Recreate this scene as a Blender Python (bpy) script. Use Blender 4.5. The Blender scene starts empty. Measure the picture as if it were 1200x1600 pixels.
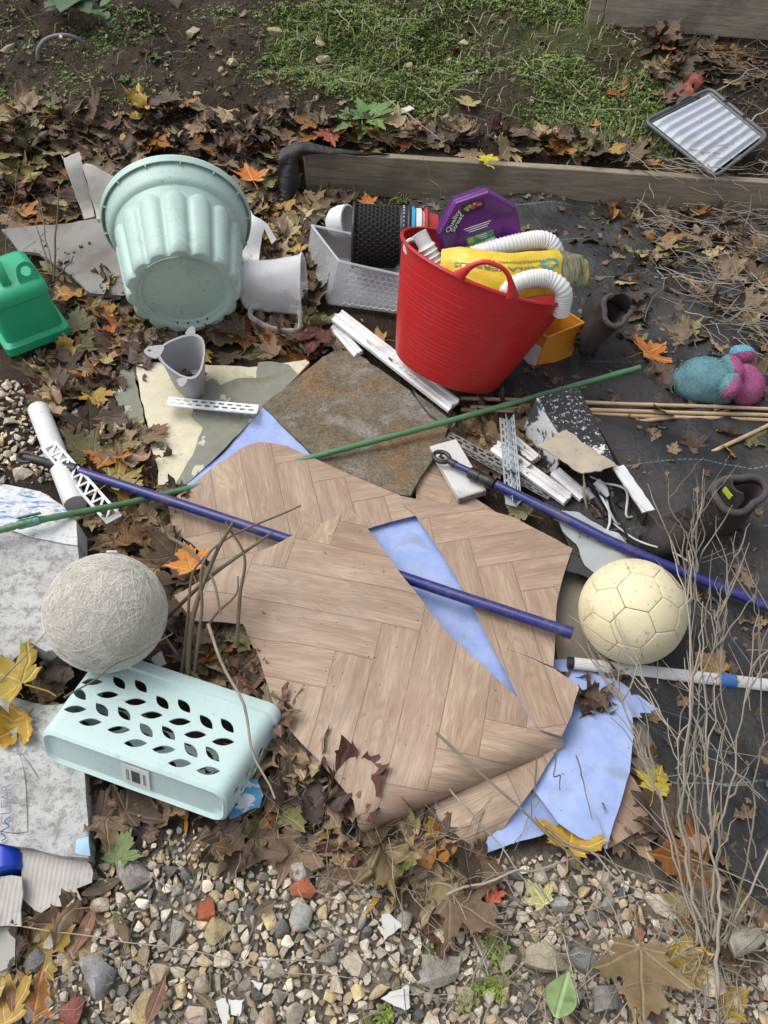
import bpy, bmesh, math, random
import numpy as np
from mathutils import Vector, Matrix, noise
from mathutils.geometry import delaunay_2d_cdt

# ------------------------------------------------------------------ camera, sky, sun, exposure
PITCH = math.radians(52.0); CAMH = 1.5; FPX = 1209.0
sc = bpy.context.scene
COL = sc.collection
cam_d = bpy.data.cameras.new('camera'); cam = bpy.data.objects.new('camera', cam_d); COL.objects.link(cam)
cam_d.sensor_fit = 'VERTICAL'; cam_d.sensor_height = 36.0; cam_d.lens = 36.0 * FPX / 1600.0
cam_d.clip_start = 0.02; cam_d.clip_end = 300
cam.location = (0, 0, CAMH); cam.rotation_euler = (math.pi / 2 - PITCH, 0, 0)
sc.camera = cam

SUN_EL, SUN_AZ = math.radians(60), math.radians(-68)      # azimuth from +Y towards +X
world = bpy.data.worlds.new('World'); sc.world = world; world.use_nodes = True
wn, wl = world.node_tree.nodes, world.node_tree.links
bg = wn['Background']; bg.inputs['Strength'].default_value = 0.15
sky = wn.new('ShaderNodeTexSky'); sky.sky_type = 'NISHITA'; sky.sun_disc = False
sky.sun_elevation = SUN_EL; sky.sun_rotation = SUN_AZ; sky.dust_density = 4.0; sky.air_density = 1.0
hs = wn.new('ShaderNodeHueSaturation'); hs.inputs['Saturation'].default_value = 0.32
wl.new(sky.outputs[0], hs.inputs['Color']); wl.new(hs.outputs[0], bg.inputs['Color'])
sun_d = bpy.data.lights.new('sun', 'SUN'); sun_d.energy = 0.95; sun_d.angle = math.radians(45); sun_d.color = (1, 0.985, 0.96)
sun = bpy.data.objects.new('sun', sun_d); COL.objects.link(sun)
sdir = Vector((math.sin(SUN_AZ) * math.cos(SUN_EL), math.cos(SUN_AZ) * math.cos(SUN_EL), math.sin(SUN_EL)))
sun.rotation_euler = sdir.to_track_quat('Z', 'Y').to_euler()
sc.view_settings.view_transform = 'Standard'; sc.view_settings.look = 'None'
sc.view_settings.gamma = 1.0; sc.view_settings.use_curve_mapping = False
sc.view_settings.exposure = 0.44

R = math.radians
rng = random.Random(7)
nrg = np.random.default_rng(11)

# ------------------------------------------------------------------ survey: photo points to places on the ground
def P(px, py, z=0.0):
    a = (px - 600) / FPX; b = (800 - py) / FPX
    d = Vector((a, math.cos(PITCH) + b * math.sin(PITCH), -math.sin(PITCH) + b * math.cos(PITCH)))
    return Vector((0, 0, CAMH)) + d * ((CAMH - z) / -d.z)

_lat = nrg.random((64, 64))
def vnoise(x, y):
    x = np.asarray(x, float); y = np.asarray(y, float)
    xi = np.floor(x).astype(int); yi = np.floor(y).astype(int); fx = x - xi; fy = y - yi
    fx = fx * fx * (3 - 2 * fx); fy = fy * fy * (3 - 2 * fy)
    g = lambda i, j: _lat[i % 64, j % 64]
    return (g(xi, yi) * (1 - fx) + g(xi + 1, yi) * fx) * (1 - fy) + (g(xi, yi + 1) * (1 - fx) + g(xi + 1, yi + 1) * fx) * fy - 0.5
def fbm(x, y, s, o=4):
    r = 0; a = 1
    for k in range(o):
        r = r + a * vnoise(np.asarray(x) * s + 17.3 * k, np.asarray(y) * s + 9.1 * k); a *= 0.5; s *= 2.07
    return r
def sstep(a, b, x):
    t = np.clip((np.asarray(x, float) - a) / (b - a), 0, 1); return t * t * (3 - 2 * t)
def plank_y(x): return 2.690 - 0.133 * (np.asarray(x, float) + 0.28)
def hgt(x, y):
    x = np.asarray(x, float); y = np.asarray(y, float)
    s = y - plank_y(x)
    zr = np.where(s > 0, 0.115 + 0.27 * np.clip(s, 0, 6), 0.0)
    zl = 0.13 * sstep(2.35, 2.95, y) + 0.27 * np.clip(y - 2.8, 0, 6)
    w = sstep(-0.42, -0.27, x)
    z = zl * (1 - w) + zr * w
    rough = 0.010 + 0.055 * sstep(2.6, 3.2, y)
    return z + rough * fbm(x, y, 5.0, 5) - 0.012
def hz(x, y): return float(hgt(x, y))
def G(px, py, dz=0.0):
    z = 0.0
    for k in range(25):
        p = P(px, py, z + dz); z = 0.6 * z + 0.4 * hz(p.x, p.y)
    return P(px, py, z + dz)
def U(px, py, zf):
    z = 0.03
    for k in range(6):
        p = P(px, py, z); z = zf(p.x, p.y)
    return P(px, py, z)

# ------------------------------------------------------------------ node material helpers
class NT:
    def __init__(s, name):
        s.m = bpy.data.materials.new(name); s.m.use_nodes = True
        s.t = s.m.node_tree; s.b = s.t.nodes['Principled BSDF']
    def new(s, t, **kw):
        n = s.t.nodes.new(t)
        for k, v in kw.items(): setattr(n, k, v)
        return n
    def put(s, sock, v):
        if v is None: return
        if isinstance(v, bpy.types.NodeSocket): s.t.links.new(v, sock)
        elif isinstance(v, (tuple, list)):
            sock.default_value = tuple(v) + ((1,) if len(v) == 3 and len(sock.default_value) == 4 else ())
        else: sock.default_value = v
    def math(s, op, a, b=None, c=None, clamp=False):
        n = s.new('ShaderNodeMath', operation=op, use_clamp=clamp)
        for i, v in enumerate((a, b, c)): s.put(n.inputs[i], v)
        return n.outputs[0]
    def mix(s, f, a, b, mode='MIX'):
        n = s.new('ShaderNodeMix', data_type='RGBA', blend_type=mode)
        s.put(n.inputs[0], f); s.put(n.inputs[6], a); s.put(n.inputs[7], b)
        return n.outputs[2]
    def coord(s, which='Object', scale=(1, 1, 1), loc=(0, 0, 0), rot=(0, 0, 0)):
        tc = s.new('ShaderNodeTexCoord'); mp = s.new('ShaderNodeMapping')
        mp.inputs['Scale'].default_value = scale; mp.inputs['Location'].default_value = loc; mp.inputs['Rotation'].default_value = rot
        s.t.links.new(tc.outputs[which], mp.inputs[0]); return mp.outputs[0]
    def noise(s, vec, scale, detail=5, rough=0.55, dist=0.0, col=False):
        n = s.new('ShaderNodeTexNoise'); s.put(n.inputs['Vector'], vec)
        n.inputs['Scale'].default_value = scale; n.inputs['Detail'].default_value = detail
        n.inputs['Roughness'].default_value = rough; n.inputs['Distortion'].default_value = dist
        return n.outputs['Color' if col else 'Fac']
    def ramp(s, f, a, b):
        n = s.new('ShaderNodeMapRange', interpolation_type='SMOOTHSTEP'); s.put(n.inputs[0], f)
        n.inputs[1].default_value = a; n.inputs[2].default_value = b; return n.outputs[0]
    def hsv(s, col, v=None, h=None, sat=None):
        n = s.new('ShaderNodeHueSaturation'); s.put(n.inputs['Color'], col)
        s.put(n.inputs['Value'], v); s.put(n.inputs['Hue'], h); s.put(n.inputs['Saturation'], sat); return n.outputs[0]
    def bump(s, h, strength=0.3, dist=0.01, nrm=None):
        n = s.new('ShaderNodeBump'); s.put(n.inputs['Height'], h); n.inputs['Strength'].default_value = strength
        n.inputs['Distance'].default_value = dist; s.put(n.inputs['Normal'], nrm); return n.outputs[0]
    def done(s, col=None, rough=None, nrm=None, **kw):
        s.put(s.b.inputs['Base Color'], col); s.put(s.b.inputs['Roughness'], rough); s.put(s.b.inputs['Normal'], nrm)
        for k, v in kw.items(): s.put(s.b.inputs[k.replace('_', ' ')], v)
        return s.m

MATS = {}
def pmat(name, col, rough=0.5, var=0.18, scale=14, bump=0.12, bscale=70, bdist=0.002, dirt=(0.07, 0.05, 0.035), damt=0.35, dscale=5, dlo=0.5, dhi=0.75, speck=0.0, **kw):
    """a worn everyday surface: mottled colour, dirt patches, specks, fine relief"""
    if name in MATS: return MATS[name]
    t = NT(name); v = t.coord('Object')
    if col == 'OBJ':
        oi = t.new('ShaderNodeObjectInfo'); c = oi.outputs['Color']
    elif col == 'ATTR':
        at = t.new('ShaderNodeAttribute'); at.attribute_name = 'col'; c = at.outputs['Color']
    else: c = col
    n1 = t.noise(v, scale, 6, 0.6)
    f = t.math('MULTIPLY_ADD', n1, 2 * var, 1 - var)
    c = t.hsv(c if isinstance(c, bpy.types.NodeSocket) else tuple(c) + (1,), v=f)
    n2 = t.noise(v, dscale, 8, 0.65, 0.4)
    if damt > 0: c = t.mix(t.math('MULTIPLY', t.ramp(n2, dlo, dhi), damt), c, tuple(dirt) + (1,))
    if speck > 0:
        n3 = t.noise(v, 95, 3, 0.7); c = t.mix(t.math('MULTIPLY', t.ramp(n3, 0.62, 0.70), speck), c, tuple(dirt) + (1,)); n6 = t.noise(v, 34, 4, 0.75, 0.3); c = t.mix(t.math('MULTIPLY', t.ramp(n6, 0.63, 0.69), speck * .8), c, (0.16, 0.13, 0.095, 1))
    n4 = t.noise(t.coord('Object', (9, 30, 14), rot=(.4, .3, .8)), 3.5, 5, 0.7); c = t.mix(t.math('MULTIPLY', t.ramp(n4, 0.60, 0.70), 0.30 * min(1, damt * 2.5)), c, tuple(0.55 * d + 0.10 for d in dirt) + (1,))
    nb = t.noise(v, bscale, 5, 0.65)
    rg = t.math('MULTIPLY_ADD', n2, 0.25, rough - 0.10, clamp=True)
    MATS[name] = t.done(c, rg, t.bump(nb, bump, bdist), **kw)
    return MATS[name]

# ------------------------------------------------------------------ mesh helpers
def smooth(me, ang=40):
    me.polygons.foreach_set('use_smooth', [True] * len(me.polygons))
    if ang < 180: me.set_sharp_from_angle(angle=R(ang))
def link(o, parent=None):
    COL.objects.link(o)
    if parent is not None: o.parent = parent
    return o
def tag(o, label=None, cat=None, group=None, kind=None):
    if label: o['label'] = label
    if label and cat and not kind: o['kind'] = 'thing'
    if cat: o['category'] = cat
    if group: o['group'] = group
    if kind: o['kind'] = kind
    return o
def thing(name, label, cat, loc=(0, 0, 0), M=None, group=None):
    o = bpy.data.objects.new(name, None); o.empty_display_size = 0.05; link(o)
    if M is not None: o.matrix_world = M
    else: o.location = loc
    return tag(o, label, cat, group)
def frame(origin, x, y=None, z=None):
    """matrix from an origin and two axes"""
    x = Vector(x).normalized()
    if z is not None:
        z = Vector(z); z = (z - x * z.dot(x)).normalized(); y = z.cross(x)
    else:
        y = Vector(y); y = (y - x * y.dot(x)).normalized(); z = x.cross(y)
    M = Matrix((x, y, z)).transposed().to_4x4(); M.translation = Vector(origin); return M

class MB:
    def __init__(s): s.v = []; s.f = []; s.mi = []; s.uv = None
    def add(s, vs, fs, mi=0, M=None):
        o = len(s.v)
        s.v += [tuple(M @ Vector(p)) if M is not None else tuple(p) for p in vs]
        s.f += [tuple(i + o for i in f) for f in fs]; s.mi += [mi] * len(fs); return s
    def box(s, c, d, mi=0, M=None):
        x, y, z = c; a, b, h = d[0] / 2, d[1] / 2, d[2] / 2
        vs = [(x + i * a, y + j * b, z + k * h) for k in (-1, 1) for j in (-1, 1) for i in (-1, 1)]
        return s.add(vs, [(0, 2, 3, 1), (4, 5, 7, 6), (0, 1, 5, 4), (2, 6, 7, 3), (0, 4, 6, 2), (1, 3, 7, 5)], mi, M)
    def ring(s, rings, mi=0, close=True, cap0=True, cap1=True, M=None):
        n = len(rings[0]); vs = [p for r in rings for p in r]; fs = []
        for i in range(len(rings) - 1):
            for j in range(n if close else n - 1):
                k = (j + 1) % n; fs.append((i * n + j, i * n + k, (i + 1) * n + k, (i + 1) * n + j))
        if cap0: fs.append(tuple(range(n - 1, -1, -1)))
        if cap1: fs.append(tuple((len(rings) - 1) * n + j for j in range(n)))
        return s.add(vs, fs, mi, M)
    def tube(s, pts, r, n=8, mi=0, caps=True, M=None, closed=False):
        pts = [Vector(p) for p in pts]; rings = []; up = None
        for i, p in enumerate(pts):
            if closed: t = (pts[(i + 1) % len(pts)] - pts[i - 1]).normalized()
            else: t = (pts[min(i + 1, len(pts) - 1)] - pts[max(i - 1, 0)]).normalized()
            if up is None: up = Vector((0, 0, 1)) if abs(t.z) < 0.9 else Vector((1, 0, 0))
            a = t.cross(up); a = a.normalized() if a.length > 1e-6 else t.orthogonal().normalized(); b = t.cross(a); up = -b
            rr = r[i] if isinstance(r, (list, tuple)) else r
            rings.append([p + (a * math.cos(2 * math.pi * k / n) + b * math.sin(2 * math.pi * k / n)) * rr for k in range(n)])
        if closed: rings.append(rings[0])
        return s.ring(rings, mi, True, caps and not closed, caps and not closed, M)
    def lathe(s, prof, n=48, mi=0, M=None, cap0=False, cap1=False, rf=None):
        rings = [[((rf(2 * math.pi * k / n, i) if rf else 1) * r * math.cos(2 * math.pi * k / n), (rf(2 * math.pi * k / n, i) if rf else 1) * r * math.sin(2 * math.pi * k / n), z) for k in range(n)] for i, (r, z) in enumerate(prof)]
        return s.ring(rings, mi, True, cap0, cap1, M)
    def prism(s, poly, z0, z1, mi=0, M=None):
        return s.ring([[(x, y, z0) for x, y in poly], [(x, y, z1) for x, y in poly]], mi, True, True, True, M)
    def mesh(s, name, ang=40):
        me = bpy.data.meshes.new(name); me.from_pydata(s.v, [], s.f)
        me.polygons.foreach_set('material_index', s.mi)
        if s.uv is not None:
            ul = me.uv_layers.new(name='UVMap'); idx = np.zeros(len(me.loops), dtype=np.int32); me.loops.foreach_get('vertex_index', idx)
            ul.data.foreach_set('uv', np.asarray(s.uv, dtype=np.float32)[idx].ravel())
        me.update(); smooth(me, ang); return me
    def build(s, name, mats, parent=None, ang=40, bevel=0, seg=2, sub=0, solid=0, off=-1, inv=True):
        me = s.mesh(name, ang)
        for m in (mats if isinstance(mats, (list, tuple)) else [mats]): me.materials.append(m)
        o = link(bpy.data.objects.new(name, me), parent)
        if solid: md = o.modifiers.new('solid', 'SOLIDIFY'); md.thickness = solid; md.offset = off; o.modifiers.new('edge', 'EDGE_SPLIT').split_angle = R(max(ang, 40)) if ang < 180 else R(48)
        if bevel: md = o.modifiers.new('bevel', 'BEVEL'); md.width = bevel; md.segments = seg; md.limit_method = 'ANGLE'; md.angle_limit = R(35); md.harden_normals = False
        if sub: md = o.modifiers.new('sub', 'SUBSURF'); md.levels = sub; md.render_levels = sub
        return o

def copy_part(o, parent=None, M=None, color=None):
    c = o.copy(); COL.objects.link(c); c.parent = parent
    if M is not None: c.matrix_local = M
    if color: c.color = color
    return c

def inside(poly, x, y):
    x = np.asarray(x); y = np.asarray(y); c = np.zeros(x.shape, bool); n = len(poly)
    for i in range(n):
        x0, y0 = poly[i]; x1, y1 = poly[(i + 1) % n]
        if y0 == y1: continue
        m = ((y0 > y) != (y1 > y)) & (x < (x1 - x0) * (y - y0) / (y1 - y0) + x0); c ^= m
    return c
def resample(poly, step):
    out = []
    for i in range(len(poly)):
        a = Vector(poly[i]); b = Vector(poly[(i + 1) % len(poly)]); k = max(1, int(round((b - a).length / step)))
        out += [tuple(a.lerp(b, j / k)) for j in range(k)]
    return out
def rounded(poly, it=2, t=0.22):
    for _ in range(it):
        o = []
        for i in range(len(poly)):
            a = Vector(poly[i]); b = Vector(poly[(i + 1) % len(poly)]); o += [tuple(a.lerp(b, t)), tuple(a.lerp(b, 1 - t))]
        poly = o
    return poly
def fill(outline, step, holes=(), seed=1, keep=False):
    """2-D triangulation of an outline with holes: (verts, tris)"""
    rr = np.random.default_rng(seed)
    loops = [outline if keep else resample(outline, step)] + [list(h) for h in holes]
    pts = []; edges = []
    for L in loops:
        o = len(pts); pts += [tuple(p) for p in L]; edges += [(o + i, o + (i + 1) % len(L)) for i in range(len(L))]
    A = np.array(pts)
    lo, hi = A.min(0), A.max(0)
    gx, gy = np.meshgrid(np.arange(lo[0] + step / 2, hi[0], step), np.arange(lo[1] + step / 2, hi[1], step * 0.87))
    gx = gx + (np.arange(gx.shape[0]) % 2)[:, None] * step / 2
    g = np.stack([gx.ravel(), gy.ravel()], 1) + rr.normal(0, step * 0.06, (gx.size, 2))
    ok = inside(loops[0], g[:, 0], g[:, 1])
    for h in loops[1:]: ok &= ~inside(h, g[:, 0], g[:, 1])
    g = g[ok]
    if len(g):
        dd = np.full(len(g), 9.0)
        for i in range(0, len(A), 64):
            dd = np.minimum(dd, np.min(np.linalg.norm(g[:, None, :] - A[None, i:i + 64, :], axis=2), axis=1))
        g = g[dd > step * 0.45]
    allp = [Vector(p) for p in pts] + [Vector(p) for p in g.tolist()]
    v, e, f = delaunay_2d_cdt(allp, edges, [], 0, 1e-6)[:3]
    V = np.array([tuple(p) for p in v]); F = np.array([t for t in f if len(t) == 3])
    c = V[F].mean(1); ok = inside(loops[0], c[:, 0], c[:, 1])
    for h in loops[1:]: ok &= ~inside(h, c[:, 0], c[:, 1])
    F = F[ok]
    ar = (V[F[:, 1], 0] - V[F[:, 0], 0]) * (V[F[:, 2], 1] - V[F[:, 0], 1]) - (V[F[:, 2], 0] - V[F[:, 0], 0]) * (V[F[:, 1], 1] - V[F[:, 0], 1])
    F[ar < 0] = F[ar < 0][:, ::-1]
    return V, F[np.abs(ar) > 1e-12]
def idw(ctrl, amp=0.0, fr=6.0, power=2.2, seed=0):
    """a height field through control points given as photo points with heights"""
    W = [(P(a, b, z).x, P(a, b, z).y, z) for a, b, z in ctrl]
    def f(x, y):
        n = d = 0.0
        for a, b, z in W:
            w = 1.0 / ((x - a) ** 2 + (y - b) ** 2 + 0.0015) ** (power / 2); n += w * z; d += w
        return n / d + (amp * float(fbm(x + seed, y - seed, fr, 3)) if amp else 0)
    return f
def ppoly(px): return [(P(a, b).x, P(a, b).y) for a, b in px]
def curve_pts(ctrl, n=8):
    """Catmull-Rom through points"""
    c = [Vector(p) for p in ctrl]; c = [c[0] * 2 - c[1]] + c + [c[-1] * 2 - c[-2]]; out = []
    for i in range(1, len(c) - 2):
        for k in range(n):
            t = k / n; a, b, d, e = c[i - 1], c[i], c[i + 1], c[i + 2]
            out.append(0.5 * ((2 * b) + (d - a) * t + (2 * a - 5 * b + 4 * d - e) * t * t + (3 * b - a - 3 * d + e) * t ** 3))
    out.append(c[-2]); return out
def text_mesh(s, size, align='CENTER', bold=0.0, shear=0.0):
    cu = bpy.data.curves.new('lettering', 'FONT'); cu.body = s; cu.size = size; cu.align_x = align; cu.align_y = 'CENTER'; cu.offset = bold; cu.shear = shear; cu.resolution_u = 3
    o = bpy.data.objects.new('lettering', cu); COL.objects.link(o)
    dg = bpy.context.evaluated_depsgraph_get(); me = bpy.data.meshes.new_from_object(o.evaluated_get(dg)); bpy.data.objects.remove(o); return me
def lettering(s, size, mat, parent, M, **kw):
    me = text_mesh(s, size, **kw); me.materials.clear(); me.materials.append(mat)
    o = link(bpy.data.objects.new('lettering', me), parent); o.matrix_local = M; return o
# ------------------------------------------------------------------ materials shared by the setting
def soil_mat():
    t = NT('soil'); v = t.coord('Object')
    n = t.noise(v, 3, 8, 0.6); n2 = t.noise(v, 38, 8, 0.7); n3 = t.noise(v, 160, 4, 0.7)
    c = t.mix(t.ramp(n, 0.35, 0.65), (0.038, 0.028, 0.020, 1), (0.080, 0.059, 0.042, 1))
    c = t.mix(t.math('MULTIPLY', t.ramp(n2, 0.5, 0.72), 0.6), c, (0.09, 0.068, 0.048, 1))
    c = t.mix(t.math('MULTIPLY', t.ramp(n3, 0.62, 0.72), 0.5), c, (0.20, 0.17, 0.13, 1))
    at = t.new('ShaderNodeAttribute'); at.attribute_name = 'cover'; sp = t.new('ShaderNodeSeparateColor'); t.put(sp.inputs[0], at.outputs['Color'])
    c = t.mix(t.math('MULTIPLY', sp.outputs[0], t.ramp(n2, 0.30, 0.55)), c, (0.085, 0.105, 0.032, 1))
    c = t.mix(t.math('MULTIPLY', sp.outputs[1], t.ramp(n2, 0.25, 0.60)), c, (0.27, 0.238, 0.192, 1))
    h = t.math('MULTIPLY_ADD', n3, 0.35, n2)
    return t.done(c, 0.95, t.bump(h, 1.0, 0.02), Specular_IOR_Level=0.2)
SOIL = soil_mat()
def leaf_mat(name, src):
    t = NT(name)
    if src == 'OBJ': c = t.new('ShaderNodeObjectInfo').outputs['Color']
    else: a = t.new('ShaderNodeAttribute'); a.attribute_name = 'col'; c = a.outputs['Color']
    tc = t.new('ShaderNodeTexCoord'); uv = tc.outputs['UV']; ob = t.coord('Object')
    sx = t.new('ShaderNodeSeparateXYZ'); t.put(sx.inputs[0], uv); x, y = sx.outputs[0], sx.outputs[1]
    x = t.math('SUBTRACT', x, 0.5); y = t.math('SUBTRACT', y, 0.1)
    vein = None
    for ang in (90, 32, 148, 56, 124, 2, 178):
        s_, c_ = math.sin(R(ang)), math.cos(R(ang))
        along = t.math('ADD', t.math('MULTIPLY', x, c_), t.math('MULTIPLY', y, s_))
        across = t.math('ABSOLUTE', t.math('SUBTRACT', t.math('MULTIPLY', x, s_), t.math('MULTIPLY', y, c_)))
        if ang in (56, 124): side = t.math('ADD', across, 0.016)
        else: side = across
        d = t.math('ADD', side, t.math('MULTIPLY', t.math('LESS_THAN', along, 0.0), 1.0))
        vein = d if vein is None else t.math('MINIMUM', vein, d)
    vf = t.math('SUBTRACT', 1.0, t.ramp(vein, 0.003, 0.016))
    n = t.noise(uv, 5, 6, 0.6); n2 = t.noise(uv, 16, 6, 0.65)
    c = t.hsv(c, v=t.math('MULTIPLY_ADD', n2, 1.0, 0.5), h=t.math('MULTIPLY_ADD', n, 0.05, 0.482))
    c = t.mix(t.math('MULTIPLY', t.ramp(n, 0.56, 0.70), 0.55), c, (0.045, 0.024, 0.014, 1))
    vein_col = t.hsv(c, v=1.7, sat=0.85)  # veins are paler than the blade
    c = t.mix(t.math('MULTIPLY', vf, 0.65), c, vein_col)
    h = t.math('ADD', t.math('MULTIPLY', n2, 0.6), t.math('MULTIPLY', vf, -0.5))
    return t.done(c, t.math('MULTIPLY_ADD', n, 0.4, 0.35), t.bump(h, 0.6, 0.006), Specular_IOR_Level=0.35)
LEAF_O = leaf_mat('fallen_leaf', 'OBJ'); LEAF_A = leaf_mat('leaf_litter', 'ATTR')
def stone_mat(name, src):
    t = NT(name)
    if src == 'OBJ': c = t.new('ShaderNodeObjectInfo').outputs['Color']
    else: a = t.new('ShaderNodeAttribute'); a.attribute_name = 'col'; c = a.outputs['Color']
    tc = t.new('ShaderNodeTexCoord'); v = t.new('ShaderNodeNewGeometry').outputs['Position']
    n = t.noise(v, 45, 6, 0.65); n2 = t.noise(v, 210, 5, 0.7); n3 = t.noise(v, 16, 5, 0.6)
    c = t.hsv(c, v=t.math('MULTIPLY_ADD', n, 1.5, 0.30))
    c = t.mix(t.math('MULTIPLY', t.ramp(n3, 0.50, 0.70), 0.38), c, (0.10, 0.075, 0.05, 1))
    c = t.mix(t.math('MULTIPLY', t.ramp(n2, 0.58, 0.70), 0.45), c, (0.09, 0.075, 0.06, 1))
    c = t.mix(t.math('MULTIPLY', t.ramp(n2, 0.42, 0.33), 0.35), c, (0.55, 0.53, 0.48, 1))
    h = t.math('MULTIPLY_ADD', n2, 0.5, n)
    return t.done(c, 0.85, t.bump(h, 1.0, 0.010), Specular_IOR_Level=0.3)
STONE_O = stone_mat('stone', 'OBJ'); STONE_A = stone_mat('gravel', 'ATTR')
STALK_A = pmat('dry_stalk', 'ATTR', 0.75, 0.3, 40, 0.3, 200, 0.001, (0.06, 0.045, 0.03), 0.4, 12)
STALK_O = pmat('dead_stem', 'OBJ', 0.75, 0.3, 40, 0.4, 220, 0.001, (0.07, 0.055, 0.04), 0.5, 14)
MOSS = pmat('moss_leaf', 'ATTR', 0.6, 0.25, 20, 0.0, 50, damt=0.0)
PLANT_O = pmat('green_leaf', 'OBJ', 0.5, 0.3, 30, 0.3, 120, 0.002, (0.03, 0.04, 0.015), 0.3, 14)
OLDWOOD = None
def oldwood(name, c1, c2, mossy=0.0):
    t = NT(name); v = t.coord('Object', (1.2, 14, 14)); v0 = t.coord('Object')
    n = t.noise(v, 5, 8, 0.65, 0.6); n2 = t.noise(v, 22, 6, 0.7); n3 = t.noise(v0, 5, 6, 0.6)
    c = t.mix(t.ramp(n, 0.35, 0.65), tuple(c1) + (1,), tuple(c2) + (1,))
    c = t.hsv(c, v=t.math('MULTIPLY_ADD', n2, 0.8, 0.6))
    c = t.mix(t.math('MULTIPLY', t.ramp(n3, 0.5, 0.7), 0.4), c, (0.06, 0.055, 0.045, 1))
    if mossy: c = t.mix(t.math('MULTIPLY', t.ramp(n3, 0.42, 0.6), mossy), c, (0.10, 0.11, 0.045, 1))
    return t.done(c, 0.85, t.bump(t.math('ADD', n, n2), 0.5, 0.004), Specular_IOR_Level=0.2)
TIMBER = oldwood('weathered_timber', (0.34, 0.28, 0.205), (0.225, 0.19, 0.142), 0.2)
TIMBER_G = oldwood('grey_timber', (0.37, 0.32, 0.255), (0.24, 0.21, 0.17))

# ------------------------------------------------------------------ the ground, one sheet with the bank
def axis(fine0, fine1, step, far):
    a = list(np.arange(fine0, fine1 + 1e-9, step)); s = step; lo = fine0; hi = fine1; L = []; H = []
    while hi < far: s *= 1.5; hi += s; H.append(hi)
    s = step
    while lo > -far: s *= 1.5; lo -= s; L.append(lo)
    return np.array(L[::-1] + a + H)
ax, ay = axis(-2.4, 2.4, 0.02, 40), axis(-0.5, 4.6, 0.02, 40)
X, Y = np.meshgrid(ax, ay)
Z = hgt(X, Y) + 0.010 * fbm(X, Y, 26, 3) * (X > -3) * (X < 3) * (Y < 5)
nx, ny = len(ax), len(ay)
i = np.arange((ny - 1) * (nx - 1)); r_, c_ = i // (nx - 1), i % (nx - 1); q = r_ * nx + c_
me = bpy.data.meshes.new('ground'); me.from_pydata(np.stack([X.ravel(), Y.ravel(), Z.ravel()], 1).tolist(), [], np.stack([q, q + 1, q + nx + 1, q + nx], 1).tolist())
smooth(me, 180); me.materials.append(SOIL)
def ppoly_g(px): return [(G(a, b).x, G(a, b).y) for a, b in px]
MPOLY = ppoly_g([(470, 15), (540, 0), (900, -30), (965, 40), (1020, 90), (1050, 180), (1040, 240), (960, 245), (880, 215), (820, 195), (740, 165), (650, 175), (560, 150), (480, 125), (420, 85), (430, 20)])
GPOLY = ppoly([(-60, 1420), (140, 1345), (330, 1335), (560, 1345), (760, 1365), (900, 1345), (1060, 1400), (1260, 1440), (1300, 1760), (-100, 1760)])
xr, yr = X.ravel(), Y.ravel(); cov = np.zeros((len(xr), 4)); cov[:, 3] = 1
def soft(poly, seed):
    k = np.zeros(len(xr)); r2 = np.random.default_rng(seed)
    for i_ in range(10): d_ = r2.normal(0, .05, 2); k += inside(poly, xr + d_[0], yr + d_[1])
    return k / 10
cov[:, 0] = soft(MPOLY, 1) * np.clip(.75 + 1.2 * fbm(xr, yr, 3.0, 4), 0, 1); cov[:, 1] = soft(GPOLY, 2)
at_ = me.color_attributes.new('cover', 'FLOAT_COLOR', 'POINT'); at_.data.foreach_set('color', cov.astype(np.float32).ravel())
tag(link(bpy.data.objects.new('ground', me)), kind='structure')

# ------------------------------------------------------------------ black weed membrane over the ground
def membrane_mat():
    t = NT('weed_membrane'); tc = t.new('ShaderNodeTexCoord'); v = tc.outputs['UV']
    n = t.noise(v, 4, 7, 0.6); n2 = t.noise(v, 60, 4, 0.6)
    wv = t.noise(v, 3.5, 2, 0.5)
    sx = t.new('ShaderNodeSeparateXYZ'); t.put(sx.inputs[0], v); x, y = sx.outputs[0], sx.outputs[1]
    yy = t.math('ADD', y, t.math('MULTIPLY', t.math('SUBTRACT', wv, 0.5), 0.035))
    fr = t.math('FRACT', t.math('MULTIPLY', yy, 1 / 0.20))
    d = t.math('MULTIPLY', t.math('ABSOLUTE', t.math('SUBTRACT', fr, 0.5)), 0.20)
    zig = t.math('PINGPONG', t.math('MULTIPLY', x, 150), 1.0)
    line = t.math('MULTIPLY', t.math('LESS_THAN', d, 0.0016), t.math('GREATER_THAN', zig, 0.25))
    weave = t.math('ADD', t.math('SINE', t.math('MULTIPLY', x, 2100)), t.math('SINE', t.math('MULTIPLY', y, 2100)))
    c = t.mix(t.ramp(n, 0.4, 0.7), (0.016, 0.0165, 0.018, 1), (0.032, 0.0325, 0.035, 1))
    c = t.mix(t.math('MULTIPLY', t.ramp(n2, 0.66, 0.74), 0.35), c, (0.14, 0.12, 0.09, 1))
    c = t.mix(t.math('MULTIPLY', t.ramp(n, .42, .58), .28), c, (0.075, 0.062, 0.048, 1))
    c = t.mix(t.math('MULTIPLY', line, t.math('MULTIPLY', t.ramp(wv, .42, .58), 0.5)), c, (0.18, 0.34, 0.30, 1))
    n7 = t.noise(v, 13, 5, .6, 1.2); b = t.bump(t.math('MULTIPLY_ADD', n7, 4.0, n2), 0.5, 0.006)
    return t.done(c, t.math('MULTIPLY_ADD', n, 0.25, 0.45), b, Specular_IOR_Level=0.4)
MEMB = membrane_mat()
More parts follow.
